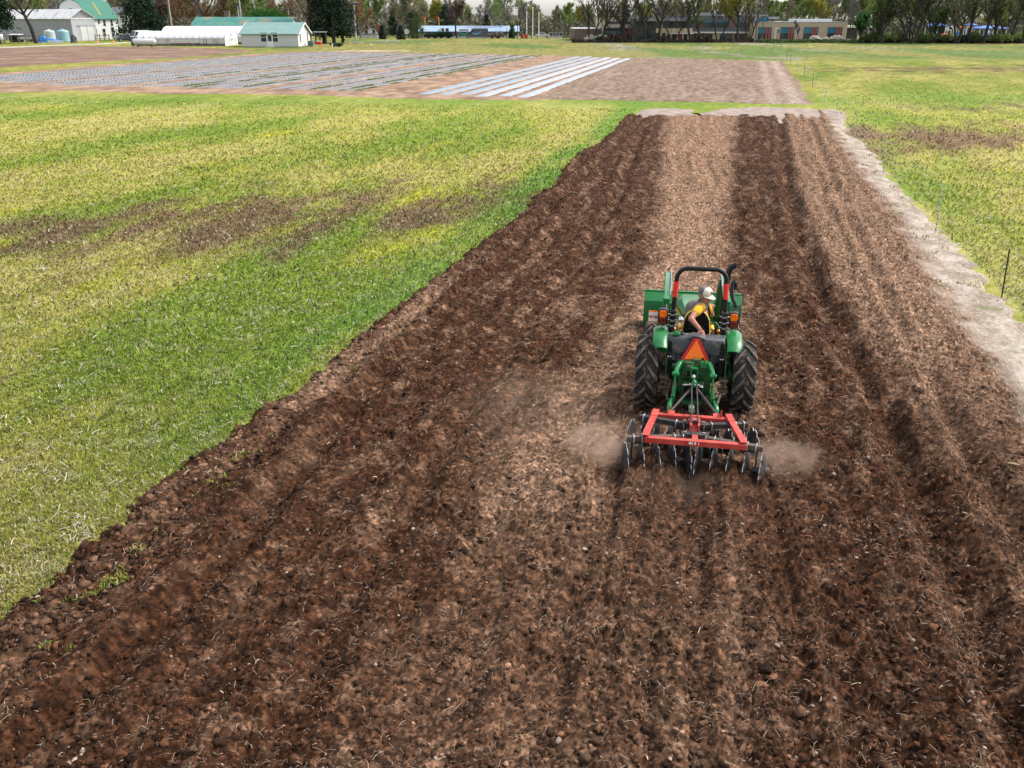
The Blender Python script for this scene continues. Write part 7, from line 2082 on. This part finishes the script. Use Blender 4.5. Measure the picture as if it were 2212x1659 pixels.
# --- single trees one can tell apart
D = 226; place('spring_tree', 'large broad tree with thin spring leaves at the left, in front of the grey shed', tree_mesh(901, 15.5, 8.5, .5, LM['spring'], 9000, .42, M_BARKD, first=.34, up=.42, nlimb=13), xat(79, D), D)
D = 222; place('evergreen_tree', 'dark evergreen cut off by the left edge of the view', conifer_mesh(902, 13, 4.6, LM['ever'], 6500, .5, M_BARKD, .7, .3), xat(-2, D), D)
D = 262; place('evergreen_tree', 'wide dark evergreen between the white barn and the pale pole', conifer_mesh(903, 11.5, 5.6, LM['ever'], 9000, .5, M_BARKD, .55), xat(310, D), D)
D = 266; place('evergreen_tree', 'low dark evergreen at the right foot of the wide one', conifer_mesh(933, 6.5, 3.6, LM['ever'], 3500, .5, M_BARKD, .55), xat(342, D), D)
D = 258; place('bare_tree', 'big bare dark tree behind the old building with a patchy roof', tree_mesh(904, 15, 9.0, .62, LM['twig'], 1500, .35, M_BARKD, first=.3, up=.5, nlimb=12), xat(453, D), D)
D = 262; place('round_green_tree', 'round bright green tree behind the old building', bush_mesh(905, 6.2, 8.2, LM['green'], 8000, .5, M_BARKD), xat(586, D), D)
D = 230; place('bare_tree', 'tall bare tree with forked limbs behind the cabin gable', tree_mesh(906, 15, 8.0, .55, LM['twig'], 1200, .3, M_BARK, first=.25, up=.62, nlimb=12), xat(668, D), D)
D = 238; place('bare_tree', 'bare tree leaning left behind the round green tree', tree_mesh(936, 13, 7.5, .42, LM['twig'], 1000, .3, M_BARK, first=.3, up=.5), xat(652, D), D)
for i, (xd, D, h, r, lab) in enumerate(((700, 229, 13.5, 3.6, 'dark cedar left of the tallest one by the wooden shelter'), (722, 226, 15, 4.2, 'tallest dark cedar in the clump right of the cabin'), (741, 231, 12, 3.4, 'dark cedar at the right edge of the clump'))):
    place('cedar_tree', lab, conifer_mesh(910 + i, h, r, LM['cedar'] if i != 1 else LM['ever'], 7500, .45, M_BARKD, .45, .16), xat(xd, D), D, group='cedars right of the cabin')
for i, (xd, D, h, k, lab) in enumerate(((372, 285, 10, 'plum', 'plum brown budding tree right of the dark evergreen'), (405, 280, 10.5, 'rust', 'rusty orange budding tree behind the greenhouses'), (492, 284, 10, 'rust', 'rusty budding tree left of the round green tree'), (780, 288, 8.5, 'rust', 'broad rusty budding tree beside the floodlight pole'), (858, 300, 11, 'bud', 'broad olive budding tree behind the road sign'), (1077, 305, 12.5, 'spring', 'round olive green tree above the long white building'), (545, 282, 10, 'spring', 'pale green tree between two utility poles'))):
    place('budding_tree', lab, tree_mesh(920 + i, h, h * .55, .3, LM[k], 3800, .45, M_BARK, first=.22, up=.5), xat(xd, D), D)
D = 288; place('plum_tree', 'dark plum coloured tree in front of the long white building', tree_mesh(930, 9.2, 3.6, .32, LM['plum'], 2200, .35, M_BARKD, first=.35, up=.45), xat(987, 284), 284)
place('evergreen_tree', 'dark evergreen behind the roof of the long white building', conifer_mesh(931, 9.5, 3.0, LM['ever'], 3500, .45, M_BARKD, .5), xat(964, 322), 322)
for i, (xd, D, h, r, lab) in enumerate(((826, 272, 3.6, 1.1, 'small conifer beside the tiny white house'), (866, 268, 3.6, 1.15, 'small round conifer left of the road sign'), (902, 280, 7.2, 2.2, 'dense dark shrub at the left end of the long white building'), (1106, 284, 4.0, 1.0, 'small yellow green conifer before the long white building'), (890, 290, 7.0, 2.4, 'dark conifer behind the road sign'))):
    place('small_conifer', lab, conifer_mesh(940 + i, h, r, LM['dkgreen'] if i in (3, 2) else LM['ever'], 1500, .32, M_BARKD, .6), xat(xd, D), D)
SH = [bush_mesh(950 + i, 1.6, 1.7, LM[k], 700, .3, M_BARKD) for i, k in enumerate(('dkgreen', 'ever', 'white', 'twig'))]
for i, (xd, D, k, s, lab) in enumerate(((926, 285, 1, .9, 'dark clipped shrub near the left end of the white building'), (940, 285, 0, 1.0, 'green shrub second along the white building'), (953, 285, 1, 1.0, 'dark low shrub left of the plum coloured tree'), (968, 285, 1, 1.1, 'dark low shrub next to the plum coloured tree'),
        (1064, 284, 3, 1.0, 'grey twiggy shrub right of the dark van'), (1076, 284, 3, 1.2, 'tall grey twiggy shrub below the white building windows'), (720, 199, 0, .5, 'small green shrub by the air conditioner'), (733, 197, 1, .45, 'small dark green shrub in the grass by the cabin'),
        (1279, 238, 2, 1.0, 'white flowering shrub at the brown brick block'), (1302, 238, 2, 1.05, 'white flowering shrub at the corner pier'), (1761, 238, 2, .9, 'white flowering shrub below the third school window'), (1806, 238, 2, .95, 'white flowering shrub below the fourth school window'), (1782, 238, 2, .7, 'small white flowering shrub between two school windows'), (1298, 236, 0, .9, 'green shrub between the two white flowering ones'))):
    place('shrub', lab, SH[k], xat(xd, D), D, i, s, cat='shrub')
place('young_tree', 'thin young tree between the second and third school windows', tree_mesh(955, 4.6, 1.2, .1, LM['twig'], 500, .22, M_BARKD, first=.3, up=.7), xat(1724, 240), 240)
# row of trees in front of the school
row = [(1276, 238, 'twig', 12, 5.5, 2, 'bare tree with two leaning trunks before the brown brick block'), (1300, 237, 'bud', 11, 4.2, 1, 'slim budding tree right of the leaning bare one'), (1325, 235, 'twig', 12.5, 5.0, 2, 'bare twin trunk tree before the tan block'), (1341, 238, 'plum', 12, 4.0, 1, 'dark ivy clad tree before the tan block'),
       (1352, 236, 'twig', 12, 4.2, 1, 'bare tree at the joint of tan and glazed blocks'), (1392, 236, 'spring', 13, 4.5, 1, 'pale green tree before the left of the glazed block'), (1372, 237, 'twig', 10, 4, 2, 'low bare tangle of a tree left of the glazed block'), (1420, 236, 'bud', 13, 4.6, 1, 'budding tree before the middle of the glazed block'), (1454, 235, 'twig', 13.5, 4.8, 2, 'bare tree before the glazed entrance'),
       (1492, 234, 'twig', 14, 5.2, 1, 'dark straight bare tree at the corner of the grey block'), (1550, 234, 'yellow', 14, 6.0, 2, 'yellow green twin tree before the grey school block'), (1592, 235, 'yellow', 13, 5.0, 1, 'yellow green tree right of the twin one'), (1618, 237, 'bud', 11, 4.5, 2, 'budding tree at the right end of the grey block'), (1510, 236, 'spring', 9, 3, 1, 'slim green tree left of the grey block windows')]
for i, (xd, D, k, h, sp, st, lab) in enumerate(row):
    place('bare_tree' if k in ('twig', 'plum') else 'budding_tree', lab, tree_mesh(960 + i, h, sp, .33, LM[k], 2200 if k == 'yellow' else (800 if k in ('spring', 'bud') else 420), .4 if k == 'yellow' else .33, M_BARKD, stems=st, first=.22, up=.55, twigs=3), xat(xd, D), D)
# right hand trees on the field edge
right = [(1905, 226, 'dkgreen', 14, 5, 1, 'ivy green tree right of the entrance canopy', .4), (1898, 229, 'dkgreen', 8, 3.5, 2, 'bushy dark green tree before the entrance canopy', .4), (1966, 224, 'dkgreen', 11.5, 7.0, 4, 'wide willow like tree with many leaning stems', .45), (2068, 223, 'bud', 14, 6, 2, 'tall budding twin tree before the backboards', .45), (2091, 225, 'bud', 13, 5, 1, 'budding tree right of the tall twin one', .45),
         (2123, 224, 'twig', 13, 5, 1, 'dark bare tree before the long blue roof', .4), (2146, 228, 'yellow', 9, 3.2, 1, 'yellow green young tree above the long blue roof', .4), (2178, 226, 'dkgreen', 13, 5.5, 2, 'dark green tree right of the long blue roof', .45), (2208, 224, 'dkgreen', 15, 6, 1, 'big dark tree cut off by the right edge', .45), (1858, 236, 'green', 5.5, 2.6, 1, 'small bright green tree at the entrance canopy', .4), (2016, 228, 'dkgreen', 9, 4, 2, 'dark bushy tree left of the left pavilion', .4)]
for i, (xd, D, k, h, sp, st, lab, ls) in enumerate(right):
    place('willow_tree' if st == 4 else 'field_tree', lab, tree_mesh(980 + i, h, sp, .4, LM[k], 1900 if k != 'twig' else 600, ls, M_BARKD, stems=st, first=.16 if st > 1 else .25, up=.55), xat(xd, D), D)
HB = [bush_mesh(990 + i, 2.2, 2.2, LM[k], 900, .36, M_BARKD) for i, k in enumerate(('dkgreen', 'spring', 'cedar'))]
rg = random.Random(5)
hx = [1880, 1920, 1938, 1990, 2003, 2022, 2038, 2056, 2078, 2097, 2112, 2132, 2146, 2160, 2172, 2188, 2203, 2220]
for i, xd in enumerate(hx):
    D = 226 + rg.random() * 5; place('hedge_bush', 'low tangled bush in the hedge line at the edge of the right field', HB[i % 3], xat(xd, D), D, i, .75 + .35 * rg.random(), 'bushes in the right hedge line', 'bush')

# --- woods behind everything: trees of six kinds, copied
PROTO = []
spec = [('bare_tree', 'twig', 1500, .38, M_BARK, .62, 'bare grey tree in the woods beyond the fields'), ('bare_tree', 'twig', 1300, .38, M_BARKG, .7, 'bare grey tree in the woods beyond the fields'), ('bare_tree', 'bud', 1700, .42, M_BARK, .6, 'olive budding tree in the woods beyond the fields'),
        ('budding_tree', 'bud', 2400, .5, M_BARK, .55, 'olive budding tree in the woods beyond the fields'), ('budding_tree', 'spring', 2800, .5, M_BARK, .58, 'pale green leafing tree in the woods beyond the fields'), ('budding_tree', 'spring', 2200, .5, M_BARKG, .65, 'pale green leafing tree in the woods beyond the fields'),
        ('budding_tree', 'rust', 2400, .5, M_BARK, .52, 'rusty budding tree in the woods beyond the fields'), ('budding_tree', 'yellow', 2400, .5, M_BARK, .55, 'yellow green leafing tree in the woods beyond the fields')]
for i, (nm, k, nl, ls, bk_, up_, lab) in enumerate(spec):
    PROTO.append((nm, lab, tree_mesh(1000 + i, 14, 4.6, .26, LM[k], nl, ls, bk_, first=.35, up=up_, twigs=3, nlimb=12)))
PE = conifer_mesh(1020, 12, 3.0, LM['ever'], 3500, .5, M_BARKD, .5, .1)
rg = random.Random(11)
N = 0
for rowi, (D0_, n) in enumerate(((318, 66), (338, 64), (362, 60), (392, 56))):
    for i in range(n):
        xd = -60 + 2340 * (i + rg.random()) / n; D = D0_ + rg.uniform(-9, 9)
        if rowi == 0 and 880 < xd < 1150: D += 18
        r = rg.random()
        if 380 < xd < 700: wts = (.16, .12, .16, .2, .12, .04, .16, .04)
        elif xd > 1200: wts = (.2, .12, .14, .14, .16, .1, .03, .11)
        else: wts = (.2, .17, .17, .14, .13, .1, .07, .02)
        k = rg.choices(range(8), wts)[0]
        nm, lab, ms = PROTO[k]
        # crest line of the woods as in the photograph: low gap in the middle
        top = 14 - 30 * math.exp(-((xd - 620) / 420) ** 2) * 0
        want = np.interp(xd, [-60, 300, 420, 700, 900, 985, 1060, 1130, 1200, 1262, 1320, 1420, 1560, 1640, 1700, 1800, 2300], [-22, -20, -6, -2, 0, 2, 6, 8, 14, 20, 12, 2, -6, -4, -4, -14, -26]) + rg.uniform(-5, 9)
        hgt = zat(want, D)
        s = max(.4, hgt / HT.get(ms[0].name, 12.5))
        if rg.random() < .03: nm, lab, ms = 'evergreen_tree', 'dark evergreen standing among the far woods', PE; s *= .9
        place(nm, lab, ms, xat(xd, D), D, rg.random() * 6.28, s, 'trees of the woods beyond the fields', sz=s * rg.uniform(.92, 1.08)); N += 1
# undergrowth closing the foot of the woods, one mass
nr = np.random.default_rng(77); n = 90000
xx = (nr.random(n) - .5) * 520; yy = 322 + nr.random(n) * 95; zz_ = nr.random(n) ** 1.6 * 6.5 * (.6 + .5 * fbm(xx * .08, yy * .08, 78, 3))
C = np.stack([xx, yy, np.abs(zz_)], 1)
me = leaf_mesh(C, .9, nr, leafmat('woodland_undergrowth', (.075, .068, .05), (.12, .118, .07), .15, .1)); me.name = 'undergrowth'
o = bpy.data.objects.new('undergrowth', me); COL.objects.link(o); tag(o, 'tangled brown and green undergrowth of the far woods', 'undergrowth', kind='stuff')
# far canopy behind the nearest rows
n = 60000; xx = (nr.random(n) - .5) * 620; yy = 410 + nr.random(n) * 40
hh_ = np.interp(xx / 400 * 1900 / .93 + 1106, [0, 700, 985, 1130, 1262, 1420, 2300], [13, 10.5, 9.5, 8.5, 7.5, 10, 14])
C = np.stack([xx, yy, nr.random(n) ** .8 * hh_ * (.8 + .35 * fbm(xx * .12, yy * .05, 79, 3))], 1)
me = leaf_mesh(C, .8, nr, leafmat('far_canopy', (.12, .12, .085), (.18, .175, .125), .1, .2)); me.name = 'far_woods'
o = bpy.data.objects.new('far_woods', me); COL.objects.link(o); tag(o, 'hazy mass of the farther woods', 'woods', kind='stuff')
# dark brush along the field edge before the school
n = 11000; xx = nr.uniform(xat(1235, 236), xat(1640, 236), n); yy = 235 + nr.normal(size=n) * 1.2; t_ = (xx - xx.min()) / np.ptp(xx)
C = np.stack([xx, yy, nr.random(n) ** 2.2 * (.6 + 1.5 * sst(-.1, .5, fbm(xx * .18, xx * 0, 81, 3)))], 1)
me = leaf_mesh(C, .4, nr, leafmat('dark_brush', (.035, .027, .022), (.07, .058, .042), .3, .05)); me.name = 'brush'
o = bpy.data.objects.new('brush', me); COL.objects.link(o); tag(o, 'dark tangled brush along the field edge before the school', 'brush', kind='stuff')
n = 9000; xx = nr.uniform(xat(1640, 232), xat(2300, 232), n); yy = 231 + nr.normal(size=n) * 1.0
C = np.stack([xx, yy, nr.random(n) ** 2 * .8], 1)
me = leaf_mesh(C, .4, nr, LM['dkgreen']); me.name = 'verge'; o = bpy.data.objects.new('verge', me); COL.objects.link(o); tag(o, 'dark green weedy verge along the right field edge', 'verge', kind='stuff')
# ================================================================== DUST
def dust(label, c, r, dens, seed, rot=0):
    nr = np.random.default_rng(seed); V_, F_ = ico2()
    V2 = V_ * (1 + .12 * nr.normal(size=(len(V_), 1))) * np.array(r)
    m = bpy.data.materials.new('dust_volume'); m.use_nodes = True; nt = m.node_tree; nt.nodes.remove(nt.nodes['Principled BSDF'])
    pv = nt.nodes.new('ShaderNodeVolumePrincipled'); pv.inputs['Color'].default_value = (.74, .56, .43, 1); pv.inputs['Anisotropy'].default_value = .2
    tc = nt.nodes.new('ShaderNodeTexCoord'); nz = nt.nodes.new('ShaderNodeTexNoise'); nz.inputs['Scale'].default_value = 2.0; nz.inputs['Detail'].default_value = 5; nz.inputs['Distortion'].default_value = 2.5
    mp = nt.nodes.new('ShaderNodeMapping'); mp.inputs['Scale'].default_value = (1, 1.4, 1); mp.inputs['Location'].default_value = (seed, 0, 0)
    nt.links.new(tc.outputs['Object'], mp.inputs[0]); nt.links.new(mp.outputs[0], nz.inputs['Vector'])
    mr = nt.nodes.new('ShaderNodeMapRange'); mr.inputs[1].default_value = .42; mr.inputs[2].default_value = .72; mr.inputs[3].default_value = 0; mr.inputs[4].default_value = 1; nt.links.new(nz.outputs['Fac'], mr.inputs[0])
    # fade towards the rim of the puff
    dv = nt.nodes.new('ShaderNodeVectorMath'); dv.operation = 'DIVIDE'; dv.inputs[1].default_value = r; nt.links.new(tc.outputs['Object'], dv.inputs[0])
    ln = nt.nodes.new('ShaderNodeVectorMath'); ln.operation = 'LENGTH'; nt.links.new(dv.outputs[0], ln.inputs[0])
    fa = nt.nodes.new('ShaderNodeMapRange'); fa.interpolation_type = 'SMOOTHSTEP'; fa.inputs[1].default_value = .15; fa.inputs[2].default_value = .9; fa.inputs[3].default_value = 1; fa.inputs[4].default_value = 0; nt.links.new(ln.outputs['Value'], fa.inputs[0])
    mu = nt.nodes.new('ShaderNodeMath'); mu.operation = 'MULTIPLY'; nt.links.new(mr.outputs[0], mu.inputs[0]); nt.links.new(fa.outputs[0], mu.inputs[1])
    m2 = nt.nodes.new('ShaderNodeMath'); m2.operation = 'MULTIPLY'; m2.inputs[1].default_value = dens; nt.links.new(mu.outputs[0], m2.inputs[0]); nt.links.new(m2.outputs[0], pv.inputs['Density'])
    nt.links.new(pv.outputs[0], nt.nodes['Material Output'].inputs['Volume'])
    o = npmesh('dust', V2, F_, m, corner=3)
    lx_, ly_, lz_ = c; cc, ss = math.cos(-TR_YAW), math.sin(-TR_YAW)
    o.location = (TR_O[0] + lx_ * cc - ly_ * ss, TR_O[1] + lx_ * ss + ly_ * cc, lz_); o.rotation_euler = (0, 0, -TR_YAW)
    return tag(o, label, 'dust', kind='stuff')
dust('pale dust blowing off the left end of the disc harrow', (-1.22, -2.1, .30), (.75, .7, .40), 3.6, 3)
dust('thin dust hanging low left of the tractor', (-2.3, -1.0, .30), (1.7, 1.9, .42), .4, 5)
dust('pale dust blowing off the right end of the disc harrow', (1.15, -2.05, .26), (.7, .6, .34), 3.0, 8)
dust('light dust behind the disc harrow', (0, -2.8, .12), (1.3, .6, .26), .8, 9)
